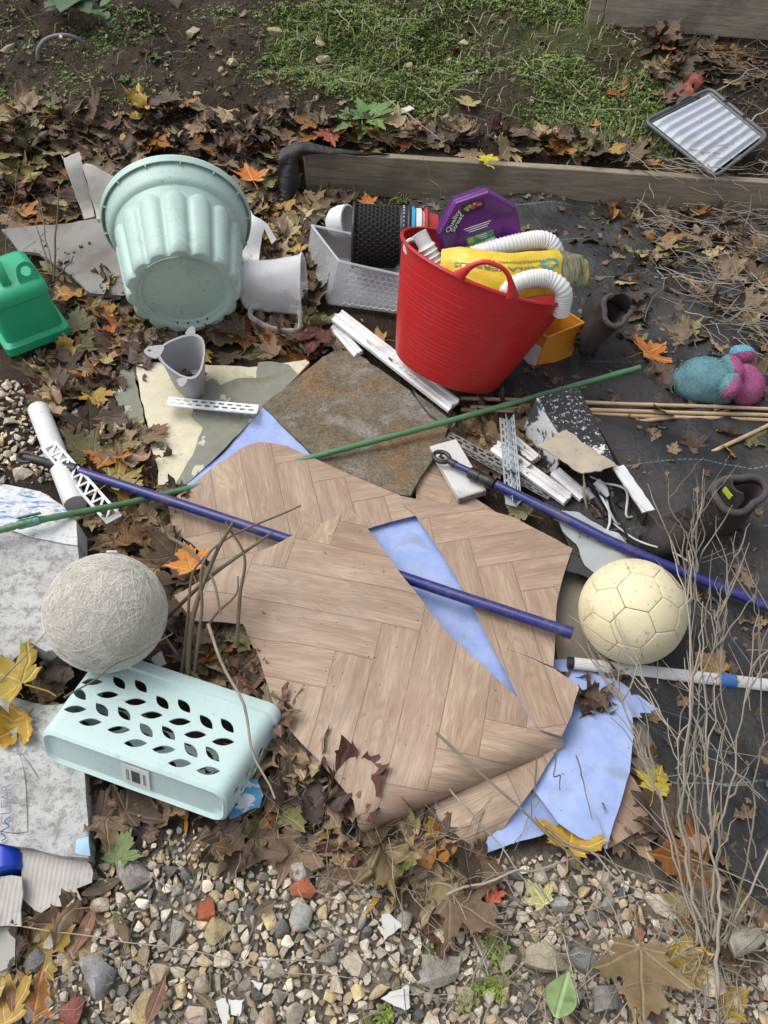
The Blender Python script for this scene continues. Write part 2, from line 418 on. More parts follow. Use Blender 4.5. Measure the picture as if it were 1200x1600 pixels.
def wrinkle(x, y):
    a = fbm(x * 1.0 + 0.6 * y + 3, y * 0.9 - 0.3 * x, 3.6, 2); b = fbm(x * 0.7 - y, y + x * 0.8, 5.5, 2)
    c = np.abs(fbm(x + 5, y * 1.3 + 2, 2.4, 3))
    return 0.048 * np.abs(a) + 0.040 * np.abs(b) + 0.03 * (0.3 - np.clip(c, 0, 0.3))
mp = ppoly([(640, 322), (900, 318), (1010, 330), (1260, 360), (1420, 420), (1420, 1420), (1180, 1420), (1060, 1280), (985, 1100), (940, 1000), (880, 860), (800, 700), (760, 600), (640, 480)])
V, F = fill(mp, 0.022, seed=4)
zz = hgt(V[:, 0], V[:, 1]) * 0 + 0.006 + wrinkle(V[:, 0], V[:, 1])
m = MB(); m.add(np.column_stack([V, zz]).tolist(), F.tolist()); m.uv = V
o = m.build('weed_membrane', MEMB, ang=180, solid=0.0012)
tag(o, 'black woven weed control membrane with pale green stitch lines, spread over the ground', 'membrane')
def memz(x, y): return 0.006 + float(wrinkle(x, y))

# folded membrane end over the plank's corner
ctrl = [[(437, 236, .16), (470, 222, .175), (520, 232, .165), (600, 240, .15)],
        [(436, 252, .15), (462, 232, .180), (512, 240, .160), (600, 243, .14)],
        [(434, 285, .08), (452, 262, .13), (470, 240, .158), (475, 243, .150)],
        [(437, 318, .03), (449, 318, .03), (462, 300, .05), (470, 285, .07)]]
g = [[P(*c) for c in row] for row in ctrl]
rows = [curve_pts(r_, 6) for r_ in g]; cols = [curve_pts([rows[k][j] for k in range(4)], 6) for j in range(len(rows[0]))]
m = MB(); n = len(cols[0])
for j, cc in enumerate(cols):
    for k, p in enumerate(cc): m.v.append((p.x + 0.004 * noise.noise(p * 40), p.y, p.z + 0.005 * noise.noise(p * 30)))
for j in range(len(cols) - 1):
    for k in range(n - 1): m.f.append((j * n + k, (j + 1) * n + k, (j + 1) * n + k + 1, j * n + k + 1)); m.mi.append(0)
m.uv = [(v[0], v[1] * 0.7 + v[2]) for v in m.v]
t_ = thing('membrane_fold', 'folded black membrane end with a frayed edge tucked over the plank corner', 'membrane')
m.build('fold', MEMB, t_, 180, solid=0.002)
m = MB()
for k in range(70):
    u = k / 69; p = g[0][0].lerp(g[3][0], u) + Vector((rng.uniform(-.004, .004), rng.uniform(-.006, .004), 0))
    q = p + Vector((-rng.uniform(.006, .028), rng.uniform(-.01, .01), rng.uniform(-.012, .006)))
    m.tube([p + Vector((.012, 0, 0)), p, q], 0.0011, 3)
o = m.build('frayed_threads', MEMB, t_); o['kind'] = 'stuff'

# ------------------------------------------------------------------ timber edging
def board(name, a, b, w, h, label=None, cat='plank', mat=None, thick_y=0.03, parent=None, seed=0):
    """plank from a to b (bottom back line), standing height h, thickness thick_y towards the camera"""
    a, b = Vector(a), Vector(b); L = (b - a).length
    M = frame(a, b - a, z=(0, 0, 1)); mb = MB(); n = 24; rings = []
    for k in range(n + 1):
        x = L * k / n; e = 0.0025 * noise.noise(Vector((x * 6, seed, 0))); e2 = 0.002 * noise.noise(Vector((x * 9, seed + 5, 3)))
        rings.append([(x, -thick_y + e2, 0), (x, 0, 0), (x, 0.0, h + e), (x, -thick_y + e2, h + e * 0.8)])
    mb.ring(rings)
    o = mb.build(name, mat or TIMBER, parent, 30, bevel=0.003); o.matrix_world = M
    return tag(o, label, cat) if label else o
pa = P(475, 237, 0.14); pb = P(1160, 283, 0.14); dirx = (pb - pa)
board('edging_plank', (pa.x, pa.y + 0.03, -0.01), (pa.x + dirx.x * 1.25, pa.y + 0.03 + dirx.y * 1.25, -0.01), 0, 0.15, 'long weathered timber edging plank at the foot of the mossy bank', 'plank')
# raised bed at the top corner
tb = thing('raised_bed', 'grey timber raised bed with a corner post above the tray', 'raised bed')
ca = G(942, 36); cb = G(1215, 82); dv = (cb - ca); dv.z = 0
zb = ca.z - 0.02
M = frame((ca.x, ca.y, zb), dv, z=(0, 0, 1)); Lb = dv.length * 1.6
for k in range(2):
    mb = MB(); mb.box((Lb / 2, 0.02, 0.075 + 0.152 * k), (Lb, 0.038, 0.148)); o = mb.build('plank', TIMBER_G, tb, bevel=0.003); o.matrix_world = M
mb = MB(); mb.box((-0.03, 0.05, 0.16), (0.058, 0.075, 0.36)); o = mb.build('corner_post', TIMBER_G, tb, bevel=0.004); o.matrix_world = M
mb = MB(); mb.box((0.02, 0.45, 0.10), (0.038, 0.78, 0.16)); o = mb.build('end_plank', TIMBER_G, tb, bevel=0.003); o.matrix_world = M
for k in range(3):
    mb = MB(); mb.box((Lb / 2, 0.07 + 0.062 * k, 0.313 + 0.002 * k), (Lb + 0.02, 0.058, 0.02)); o = mb.build('cap_board', TIMBER_G, tb, bevel=0.003); o.matrix_world = M
# ------------------------------------------------------------------ vinyl flooring offcuts
def vinyl_mat():
    t = NT('herringbone_vinyl'); W, n = 0.080, 5
    tc = t.new('ShaderNodeTexCoord'); sx = t.new('ShaderNodeSeparateXYZ'); t.put(sx.inputs[0], tc.outputs['UV'])
    u = t.math('ADD', t.math('DIVIDE', sx.outputs[0], W), 400.0); v = t.math('ADD', t.math('DIVIDE', sx.outputs[1], W), 400.0)
    i, j = t.math('FLOOR', u), t.math('FLOOR', v); fu, fv = t.math('FRACT', u), t.math('FRACT', v)
    k = t.math('FLOORED_MODULO', t.math('SUBTRACT', i, j), 2.0 * n)
    hor = t.math('LESS_THAN', k, n - 0.5); ver = t.math('SUBTRACT', 1.0, hor)
    s_h = t.math('ADD', k, fu); s_v = t.math('ADD', t.math('SUBTRACT', 2.0 * n - 1, k), fv)
    s = t.math('ADD', t.math('MULTIPLY', hor, s_h), t.math('MULTIPLY', ver, s_v))
    w = t.math('ADD', t.math('MULTIPLY', hor, fv), t.math('MULTIPLY', ver, fu))
    ia = t.math('SUBTRACT', i, t.math('MULTIPLY', hor, k)); jb = t.math('SUBTRACT', j, t.math('MULTIPLY', ver, t.math('SUBTRACT', 2.0 * n - 1, k)))
    cid = t.new('ShaderNodeCombineXYZ'); t.put(cid.inputs[0], ia); t.put(cid.inputs[1], jb); t.put(cid.inputs[2], hor)
    wn_ = t.new('ShaderNodeTexWhiteNoise', noise_dimensions='3D'); t.put(wn_.inputs[0], cid.outputs[0]); rnd = wn_.outputs['Value']
    # wood grain in plank coordinates
    gv = t.new('ShaderNodeCombineXYZ'); t.put(gv.inputs[0], t.math('MULTIPLY_ADD', rnd, 37.0, t.math('MULTIPLY', s, 0.16)))
    t.put(gv.inputs[1], w); t.put(gv.inputs[2], t.math('MULTIPLY', rnd, 91.0))
    g0 = t.noise(gv.outputs[0], 1.6, 3, 0.5, 0.8)
    ringv = t.math('FRACT', t.math('MULTIPLY', t.math('ADD', g0, t.math('MULTIPLY', w, 0.10)), 13.0))
    ring = t.math('SUBTRACT', 1.0, t.ramp(t.math('ABSOLUTE', t.math('SUBTRACT', ringv, 0.5)), 0.05, 0.5))
    gf = t.new('ShaderNodeCombineXYZ'); t.put(gf.inputs[0], t.math('MULTIPLY_ADD', rnd, 53.0, t.math('MULTIPLY', s, 1.3)))
    t.put(gf.inputs[1], t.math('MULTIPLY', w, 36.0)); t.put(gf.inputs[2], rnd)
    fine = t.noise(gf.outputs[0], 1.5, 5, 0.65, 0.2)
    tone = t.noise(gv.outputs[0], 2.2, 4, 0.6)
    c = t.mix(t.ramp(tone, 0.3, 0.7), (0.318, 0.222, 0.148, 1), (0.448, 0.337, 0.243, 1))
    c = t.hsv(c, v=t.math('MULTIPLY_ADD', rnd, 0.26, 0.86), h=t.math('MULTIPLY_ADD', rnd, 0.012, 0.494))
    c = t.mix(t.math('MULTIPLY', ring, 0.42), c, (0.23, 0.145, 0.10, 1))
    c = t.mix(t.math('MULTIPLY', t.ramp(fine, 0.50, 0.68), 0.46), c, (0.165, 0.108, 0.075, 1))
    c = t.mix(t.math('MULTIPLY', t.ramp(fine, 0.48, 0.28), 0.25), c, (0.56, 0.45, 0.35, 1))
    e = t.math('MINIMUM', t.math('MINIMUM', w, t.math('SUBTRACT', 1.0, w)), t.math('MINIMUM', s, t.math('SUBTRACT', float(n), s)))
    seam = t.math('SUBTRACT', 1.0, t.ramp(e, 0.004, 0.022))
    c = t.mix(t.math('MULTIPLY', seam, 0.55), c, (0.10, 0.065, 0.048, 1))
    dv_ = t.noise(tc.outputs['UV'], 7, 6, 0.65); dk = t.noise(tc.outputs['UV'], 120, 3, 0.6)
    c = t.mix(t.math('MULTIPLY', t.ramp(dv_, 0.50, 0.72), 0.34), c, (0.20, 0.155, 0.115, 1))
    c = t.mix(t.math('MULTIPLY', t.ramp(dk, 0.70, 0.76), 0.5), c, (0.12, 0.09, 0.07, 1))
    h = t.math('SUBTRACT', t.math('MULTIPLY', fine, -0.4), seam)
    return t.done(c, t.math('MULTIPLY_ADD', dv_, 0.2, 0.40), t.bump(h, 0.35, 0.0012), Specular_IOR_Level=0.35)
VINYL = vinyl_mat()
def blue_mat():
    t = NT('vinyl_backing'); tc = t.new('ShaderNodeTexCoord'); v = tc.outputs['UV']
    n = t.noise(v, 6, 7, 0.65); n2 = t.noise(v, 24, 6, 0.7); n3 = t.noise(v, 75, 4, 0.6); n4 = t.noise(v, 11, 4, 0.5, 1.0)
    c = t.mix(t.ramp(n2, 0.3, 0.7), (0.275, 0.360, 0.630, 1), (0.350, 0.435, 0.690, 1))
    c = t.mix(t.math('MULTIPLY', t.ramp(n, 0.45, 0.72), 0.25), c, (0.48, 0.53, 0.66, 1))
    c = t.mix(t.math('MULTIPLY', t.ramp(n4, 0.55, 0.70), 0.55), c, (0.24, 0.27, 0.31, 1))
    c = t.mix(t.math('MULTIPLY', t.ramp(n3, 0.68, 0.73), 0.85), c, (0.05, 0.045, 0.04, 1))
    return t.done(c, 0.75, t.bump(t.math('ADD', n2, n3), 0.25, 0.002), Specular_IOR_Level=0.2)
BLUE = blue_mat()

def sheet(name, px, zf, mats, uvdir=None, bend=None, step=0.020, thick=0.0028, seed=1, parent=None, curl=None, rough=0.0018):
    pts = [U(a, b, zf) for a, b in px]
    ol = resample([(p.x, p.y) for p in pts], step)
    ol = [(x + rough * noise.noise(Vector((x * 30, y * 30, seed))), y + rough * noise.noise(Vector((x * 30, y * 30, seed + 9)))) for x, y in ol]
    V, F = fill(ol, step, seed=seed, keep=True)
    vs = [Vector((x, y, zf(x, y))) for x, y in V]
    for bd in (bend or []):                                   # roll the sheet about a line: (a, b, radius, sign) with +1 up, -1 down
        a, b, rad, sg = bd; A = U(a[0], a[1], zf); B = U(b[0], b[1], zf); t_ = (B - A); t_.z = 0; t_.normalize(); nrm = Vector((t_.y, -t_.x, 0))
        for v in vs:
            d = (Vector((v.x, v.y, 0)) - Vector((A.x, A.y, 0))).dot(nrm)
            if d > 0:
                th = d / rad; lim = 2.9
                if th <= lim: dx, dzz = rad * math.sin(th), rad * (1 - math.cos(th))
                else: ex = (th - lim) * rad; dx, dzz = rad * math.sin(lim) + ex * math.cos(lim), rad * (1 - math.cos(lim)) + ex * math.sin(lim)
                v += nrm * (dx - d) + Vector((0, 0, sg * dzz))
    m = MB(); m.add([tuple(v) for v in vs], F.tolist())
    if uvdir:
        a, b = P(*uvdir[0]), P(*uvdir[1]); an = math.atan2(b.y - a.y, b.x - a.x); ca_, sa_ = math.cos(-an), math.sin(-an)
        off = (0, 0); fl = -1 if len(uvdir) > 3 else 1
        if len(uvdir) > 2:
            q = U(uvdir[2][0], uvdir[2][1], zf); u0, v0 = q.x * ca_ - q.y * sa_, (q.x * sa_ + q.y * ca_) * fl; off = (.40 - u0, (0 if fl < 0 else .08) - v0)
        m.uv = [(x * ca_ - y * sa_ + off[0], (x * sa_ + y * ca_) * fl + off[1]) for x, y in V]
    else: m.uv = V
    me = m.mesh(name, 180)
    for mt in mats: me.materials.append(mt)
    o = link(bpy.data.objects.new(name, me), parent)
    md = o.modifiers.new('solid', 'SOLIDIFY'); md.thickness = thick; md.offset = -1; md.material_offset = 1 if len(mats) > 1 else 0; md.material_offset_rim = 1 if len(mats) > 1 else 0
    o.modifiers.new('edge', 'EDGE_SPLIT').split_angle = R(48)
    return o

zH = idw([(412, 637, .028), (560, 745, .022), (300, 750, .022), (430, 760, .016)], .004)
o = sheet('vinyl_offcut', [(412, 637), (455, 668), (500, 703), (562, 748), (600, 800), (420, 830), (285, 765), (300, 748), (345, 712)], zH, [BLUE, VINYL], seed=3)
tag(o, 'upturned vinyl offcut with its blue backing showing, pointed corner lying on the stone slab', 'vinyl offcut', 'vinyl flooring offcuts')
zA = idw([(285, 768, .026), (405, 690, .060), (345, 720, .045), (500, 720, .048), (560, 748, .038), (650, 782, .040), (620, 805, .038), (580, 822, .040), (440, 800, .034), (350, 860, .024), (270, 930, .02), (560, 860, .03)], .004)
o = sheet('vinyl_offcut', [(262, 786), (285, 768), (345, 722), (378, 699), (405, 690), (450, 697), (500, 720), (560, 747), (640, 780), (690, 802), (650, 805), (610, 815), (574, 826), (530, 900), (420, 960), (275, 950), (272, 925), (330, 880), (300, 850), (270, 830)], zA, [VINYL, BLUE], ((451.7, 827), (421.7, 693), (430, 725)), seed=5)
tag(o, 'herringbone wood-print vinyl piece with a humped back edge over the blue corner', 'vinyl offcut', 'vinyl flooring offcuts')
zS = idw([(575, 823, .024), (650, 805, .022), (820, 1100, .030), (700, 960, .018)], .003)
o = sheet('vinyl_offcut', [(560, 815), (655, 790), (760, 960), (850, 1110), (770, 1130), (640, 960), (580, 870)], zS, [BLUE, VINYL], seed=6)
tag(o, 'narrow blue-backed vinyl strip showing through the slit under the long blue pole', 'vinyl offcut', 'vinyl flooring offcuts')
zB = idw([(560, 748, .042), (650, 780, .047), (750, 795, .050), (895, 858, .055), (868, 950, .052), (865, 1040, .052), (905, 1072, .070), (880, 1150, .088), (700, 900, .040), (808, 1085, .070), (640, 805, .038), (760, 990, .048), (840, 1150, .088)], .003)
o = sheet('vinyl_offcut', [(630, 790), (628, 775), (650, 780), (750, 793), (800, 807), (895, 857), (885, 885), (876, 915), (869, 955), (865, 1042), (830, 1027), (770, 1007), (832, 1029), (866, 1045), (905, 1073), (893, 1115), (878, 1150), (845, 1140), (826, 1118), (808, 1085), (780, 1030), (745, 960), (707, 893), (672, 838), (648, 803)], zB, [VINYL, BLUE], ((767, 1007), (727, 857), (745, 887)), seed=8)
tag(o, 'wide herringbone vinyl piece with a cut edge above the football and a slit', 'vinyl offcut', 'vinyl flooring offcuts')
zC = idw([(270, 930, .035), (385, 872, .072), (440, 845, .090), (548, 795, .066), (575, 828, .074), (625, 895, .094), (500, 858, .098), (560, 876, .098), (600, 890, .096), (460, 846, .096), (700, 990, .078), (808, 1087, .062), (880, 1140, .075), (400, 1000, .038), (450, 1130, .034), (600, 1080, .048), (540, 1230, .050), (600, 1270, .064), (700, 1200, .095), (800, 1160, .092), (520, 950, .068)], .003)
o = sheet('vinyl_offcut', [(272, 930), (385, 872), (440, 846), (500, 818), (548, 796), (566, 812), (576, 828), (625, 895), (660, 940), (700, 990), (760, 1045), (812, 1092), (835, 1110), (878, 1142), (900, 1185), (640, 1400), (560, 1290), (552, 1250), (500, 1190), (470, 1160), (430, 1110), (405, 1030), (380, 975), (300, 970)], zC, [VINYL, BLUE], ((548, 1162), (581, 1040), (598, 973), 1), bend=[((575, 1247), (876, 1122), 0.045, -1)], seed=9)
tag(o, 'largest herringbone vinyl piece lying over the pole, front edge rolled under', 'vinyl offcut', 'vinyl flooring offcuts')
zE = idw([(650, 1240, .012), (880, 1150, .050), (840, 1220, .045), (755, 1335, .020), (700, 1300, .018), (760, 1230, .04)], .003)
o = sheet('vinyl_offcut', [(640, 1235), (760, 1180), (885, 1135), (868, 1175), (838, 1225), (800, 1275), (762, 1345), (748, 1330), (700, 1295)], zE, [VINYL, BLUE], ((820, 1190), (680, 1245)), bend=[((700, 1315), (835, 1240), 0.03, -1)], seed=10)
tag(o, 'small vinyl piece tucked below the rolled edge with its pointed tip curling down', 'vinyl offcut', 'vinyl flooring offcuts')
zD = idw([(865, 1030, .012), (960, 1060, .018), (1025, 1110, .022), (985, 1190, .045), (945, 1325, .020), (880, 1290, .045), (825, 1220, .020), (880, 1150, .030), (930, 1220, .062)], .005, 5)
o = sheet('vinyl_offcut', [(860, 1030), (905, 1030), (965, 1062), (1027, 1108), (1012, 1122), (988, 1120), (990, 1150), (984, 1205), (966, 1265), (948, 1326), (905, 1308), (872, 1285), (842, 1245), (818, 1218), (840, 1180), (870, 1120)], zD, [BLUE, VINYL], bend=[((822, 1228), (945, 1335), 0.04, -1)], seed=12)
tag(o, 'large crumpled blue-backed vinyl piece upside down beside the dead stems', 'vinyl offcut', 'vinyl flooring offcuts')
zF = idw([(985, 1215, .030), (1022, 1275, .012), (945, 1327, .012), (960, 1260, .025)], .002)
o = sheet('vinyl_offcut', [(975, 1200), (990, 1215), (1022, 1272), (1010, 1292), (948, 1327), (930, 1300), (940, 1240)], zF, [VINYL, BLUE], ((960, 1300), (1000, 1240)), bend=[((955, 1335), (1030, 1285), 0.02, -1)], seed=13)
tag(o, 'little curled vinyl corner with wood print poking out under the blue piece', 'vinyl offcut', 'vinyl flooring offcuts')
z2 = idw([(755, 1335, .006), (775, 1270, .020), (830, 1225, .020), (845, 1305, .010)], .003)
o = sheet('vinyl_offcut', [(755, 1335), (768, 1285), (800, 1240), (830, 1222), (880, 1285), (845, 1306), (800, 1318)], z2, [BLUE, VINYL], seed=14)
tag(o, 'dirty blue-backed vinyl scrap beneath the yellow-green maple leaf', 'vinyl offcut', 'vinyl flooring offcuts')
zG = idw([(665, 725, .014), (735, 790, .022), (650, 780, .014)], .003)
o = sheet('vinyl_offcut', [(662, 730), (684, 712), (720, 765), (775, 800), (700, 815), (650, 790), (650, 765)], zG, [VINYL, BLUE], ((660, 800), (700, 735)), seed=15)
tag(o, 'faded wood-print vinyl scrap between the stone slab and the white trim block', 'vinyl offcut', 'vinyl flooring offcuts')

# ------------------------------------------------------------------ slabs and boards lying about
def slab(name, px, z, th, mat, label, cat, step=0.03, seed=1, bump=0.003, chip=0.004, bev=0.003, tilt=None):
    zf = tilt or (lambda x, y: z)
    pts = [U(a, b, zf) for a, b in px]; ol = resample([(p.x, p.y) for p in pts], step)
    ol = [(x + chip * noise.noise(Vector((x * 45, y * 45, seed))), y + chip * noise.noise(Vector((x * 45, y * 45, seed + 9)))) for x, y in ol]
    V, F = fill(ol, step, seed=seed, keep=True)
    m = MB(); m.add([(x, y, zf(x, y) + bump * noise.noise(Vector((x * 12, y * 12, seed)))) for x, y in V], F.tolist()); m.uv = V
    o = m.build(name, mat, ang=50, solid=th, bevel=bev, seg=1); return tag(o, label, cat)
def slab_mat():
    t = NT('riven_slab'); v = t.coord('Object')
    n = t.noise(v, 4, 8, 0.65); n2 = t.noise(v, 30, 8, 0.75); n3 = t.noise(v, 150, 4, 0.7); n4 = t.noise(v, 6, 6, 0.6, 1.0)
    c = t.mix(t.ramp(n, 0.35, 0.65), (0.125, 0.105, 0.066, 1), (0.16, 0.138, 0.105, 1))
    c = t.mix(t.math('MULTIPLY', t.ramp(n4, 0.5, 0.68), 0.75), c, (0.21, 0.115, 0.05, 1))
    c = t.mix(t.math('MULTIPLY', t.ramp(n4, 0.46, 0.34), 0.6), c, (0.27, 0.245, 0.23, 1))
    c = t.hsv(c, v=t.math('MULTIPLY_ADD', n2, 1.7, 0.2)); c = t.hsv(c, v=t.math('MULTIPLY_ADD', n3, 2.4, -0.2))
    return t.done(c, 0.9, t.bump(t.math('MULTIPLY_ADD', n3, 0.5, n2), 0.7, 0.006), Specular_IOR_Level=0.2)
SLAB = slab_mat()
sl = thing('stone_slab', 'rough brown stone slab cracked at one corner, under the green cane', 'stone slab')
def slab_part(px, z, th, seed, lab=None):
    o = slab('slab_piece', px, z, th, SLAB, None, None, 0.025, seed, 0.004, 0.006); o.parent = sl
    if lab: o['label'] = lab
slab_part([(410, 634), (505, 558), (524, 546), (552, 549), (640, 610), (655, 630), (672, 652), (700, 668), (694, 690), (664, 735), (641, 774), (600, 770), (500, 720)], 0.032, 0.030, 21)
slab_part([(644, 608), (690, 645), (712, 664), (703, 670), (676, 652), (660, 634)], 0.029, 0.027, 22, 'corner piece broken off the slab')
CONC = pmat('old_concrete', (0.20, 0.175, 0.135), 0.9, 0.3, 10, 0.6, 120, 0.004, (0.09, 0.075, 0.05), 0.6, 5)
slab('paving_slab', [(855, 880), (905, 880), (960, 960), (1060, 1050), (1078, 1180), (1000, 1210), (870, 1030)], 0.008, 0.03, CONC, 'brown concrete paving slab half hidden under the football', 'paving slab', 0.04, 23)

def lichen_mat(name, base, lich, lo=0.52, hi=0.66, spots=(0.62, 0.58, 0.46), scale=7):
    t = NT(name); v = t.coord('Object')
    n = t.noise(v, scale, 8, 0.68, 0.5); n2 = t.noise(v, 42, 6, 0.7); n3 = t.noise(v, 18, 3, 0.5); n5 = t.noise(v, 140, 3, 0.6)
    c = t.hsv(tuple(base) + (1,), v=t.math('MULTIPLY_ADD', n2, 0.5, 0.75))
    c = t.mix(t.math('MULTIPLY', t.ramp(n, lo, hi), 0.85), c, tuple(lich) + (1,))
    c = t.mix(t.math('MULTIPLY', t.ramp(n3, 0.64, 0.68), 0.8), c, tuple(spots) + (1,))
    c = t.mix(t.math('MULTIPLY', t.ramp(n5, 0.68, 0.74), 0.7), c, (0.07, 0.06, 0.045, 1))
    return t.done(c, 0.85, t.bump(t.math('ADD', n2, n), 0.4, 0.003), Specular_IOR_Level=0.25)
CREAM = lichen_mat('cream_board', (0.62, 0.57, 0.42), (0.33, 0.29, 0.18), 0.53, 0.68, (.30, .29, .20))
LICH = lichen_mat('lichened_sheet', (0.225, 0.225, 0.185), (0.14, 0.15, 0.085))
zc = idw([(212, 570, .030), (480, 563, .020), (250, 757, .018), (330, 700, .018)], .003)
def flat(name, px, zf, mat, label, cat, th=0.004, seed=1, bend=None, step=0.022, rough=0.005):
    o = sheet(name, px, zf, [mat], None, bend, step, th, seed, rough=rough); return tag(o, label, cat)
flat('cream_board', [(212, 570), (238, 566), (330, 570), (400, 573), (478, 562), (484, 566), (450, 600), (420, 628), (352, 668), (320, 700), (300, 745), (278, 757), (246, 757), (248, 735), (236, 700), (228, 650), (216, 600)], zc, CREAM, 'stained cream board fragment under the grey caddy', 'board', 0.008, 31)
zl = idw([(325, 590, .045), (405, 565, .030), (440, 585, .030), (300, 640, .042), (320, 660, .028), (270, 750, .022), (410, 635, .026), (340, 600, .032)], .004)
flat('lichened_sheet', [(318, 598), (332, 590), (345, 602), (370, 590), (400, 590), (402, 566), (424, 564), (452, 570), (466, 586), (420, 630), (395, 655), (330, 722), (290, 757), (272, 757), (300, 712), (318, 664), (298, 650), (300, 640)], zl, LICH, 'grey lichen-spotted roofing felt scrap with one curled edge on the cream board', 'roofing felt', 0.004, 32, bend=[((318, 590), (296, 655), 0.012, 1)])
zs = idw([(180, 578, .020), (230, 690, .016)], .002)
flat('lichened_strip', [(181, 577), (208, 577), (222, 640), (232, 697), (221, 704), (205, 660), (190, 615)], zs, LICH, 'wider of two mossy grey strips fanned beside the cream board', 'roofing felt', 0.006, 33)
zs2 = idw([(178, 605, .013), (220, 700, .010)], .002)
flat('lichened_strip', [(175, 606), (186, 606), (205, 650), (222, 698), (210, 706), (190, 655)], zs2, LICH, 'narrow mossy grey strip fanned out beyond the wider strip', 'roofing felt', 0.005, 34)
FELT = pmat('grey_board', (0.235, 0.225, 0.21), 0.9, 0.3, 9, 0.5, 90, 0.003, (0.10, 0.09, 0.075), 0.6, 6)
zb_ = idw([(0, 360, .055), (180, 345, .075), (150, 460, .03), (40, 400, .035)], .002)
flat('grey_board', [(2, 358), (60, 352), (165, 340), (240, 345), (250, 440), (192, 462), (140, 457), (110, 430), (60, 395), (30, 392)], zb_, FELT, 'flat grey weathered board behind the green can, one end under the mint planter', 'board', 0.012, 35)
PALE = pmat('silvered_wood', (0.40, 0.38, 0.35), 0.85, 0.35, 25, 0.5, 120, 0.003, (0.13, 0.12, 0.10), 0.6, 9)
zp = idw([(98, 248, .20), (140, 340, .06)], 0)
flat('wood_offcut', [(97, 247), (104, 246), (136, 272), (148, 338), (132, 342), (113, 292)], zp, PALE, 'thin silvery wood sliver leaning at the leaf bank beside a wider offcut', 'wood offcut', 0.012, 36)
zp = idw([(134, 256, .19), (210, 270, .16), (150, 340, .07), (190, 330, .08)], 0)
flat('wood_offcut', [(134, 255), (160, 266), (230, 282), (240, 345), (151, 342), (142, 300)], zp, PALE, 'wide grey wood offcut leaning up behind the mint planter', 'wood offcut', 0.014, 37)

# ------------------------------------------------------------------ canes and poles
def cane(name, a, b, r, mat, label, cat, nodes=7, n=10, group=None, bump=0.18, seed=0, sag=0.0):
    a, b = Vector(a), Vector(b); L = (b - a).length; pts = []; rad = []; K = nodes * 8
    for k in range(K + 1):
        u = k / K; p = a.lerp(b, u); w = 0.0025 * L
        p = p + Vector((w * noise.noise(Vector((u * 4, seed, 0))), w * noise.noise(Vector((u * 4, seed, 7))), w * noise.noise(Vector((u * 3, seed, 3))) - sag * 4 * u * (1 - u)))
        pts.append(p); rad.append(r * (1 + (bump if k % 8 == 0 and 0 < k < K else 0)) * (1 - 0.15 * u))
    m = MB(); m.tube(pts, rad, n); o = m.build(name, mat, ang=50); return tag(o, label, cat, group)
BAMBOO = pmat('bamboo', (0.48, 0.345, 0.205), 0.5, 0.3, 30, 0.2, 140, 0.001, (0.16, 0.11, 0.06), 0.55, 12)
GCANE = pmat('green_cane', (0.080, 0.190, 0.085), 0.42, 0.25, 25, 0.3, 60, 0.002, (0.035, 0.06, 0.03), 0.5, 9)
BLUEPOLE = pmat('blue_enamel', (0.020, 0.024, 0.150), 0.30, 0.15, 20, 0.05, 60, 0.001, (0.16, 0.14, 0.13), 0.5, 14, speck=0.5)
BLACKP = pmat('black_plastic', (0.014, 0.014, 0.015), 0.42, 0.2, 20, 0.1, 90, 0.001, (0.06, 0.05, 0.04), 0.3, 8)
WHITEP = pmat('white_plastic', (0.70, 0.70, 0.69), 0.38, 0.08, 15, 0.06, 80, 0.001, (0.22, 0.19, 0.15), 0.35, 8, speck=0.35)
BC = [((720, 622), (1320, 643), .030, 'bamboo cane running level past the soft toy, highest of the bundle'), ((735, 636), (1330, 652), .028, 'bamboo cane in the bundle just under the highest one'),
      ((720, 640), (1310, 660), .020, 'bamboo cane lowest in the level bundle near the soft toy'), ((925, 668), (1150, 640), .016, 'short bamboo cane tucked at a slant under the level bundle'), ((996, 764), (1300, 615), .022, 'single bamboo cane slanting up from beside the hiking boot')]
for k, (a, b, z, lab) in enumerate(BC):
    cane('bamboo_cane', P(a[0], a[1], z), P(b[0], b[1], z + 0.012), 0.0058 if k != 4 else 0.0062, BAMBOO, lab, 'cane', 6, 8, 'bamboo canes', seed=k)
gc = thing('garden_cane', 'long green plastic-coated garden cane crossing the slab and passing under the vinyl', 'cane')
gp = [P(-120, 855, .150), P(0, 828, .140), P(60, 813, .135), P(180, 790, .075), P(275, 768, .030), P(400, 738, .026), P(512, 708, .050), P(700, 658, .068), P(1000, 574, .100)]
pts = curve_pts(gp, 16); m = MB(); m.tube(pts, [0.0075 * (1.14 if k % 3 == 0 else 1.0) for k in range(len(pts))], 10); o = m.build('shaft', GCANE, gc, 60)
TEAL = pmat('teal_tape', (0.10, 0.28, 0.22), 0.35, 0.2, 20, 0.2, 60)
m = MB(); a, b = P(28, 820.5, .138), P(62, 812.5, .135)
m.tube([a.lerp(b, k / 6) for k in range(7)], [0.0105 + 0.0008 * (k % 2) for k in range(7)], 12); o = m.build('clip', TEAL, gc)
d = (b - a).normalized(); m = MB(); m.box((0, 0, 0), (0.05, 0.003, 0.014)); o2 = m.build('clip_wing', TEAL, gc, bevel=0.001); o2.matrix_world = frame(a.lerp(b, .5) + Vector((.002, .010, .012)), d, z=(0, -.5, 1))

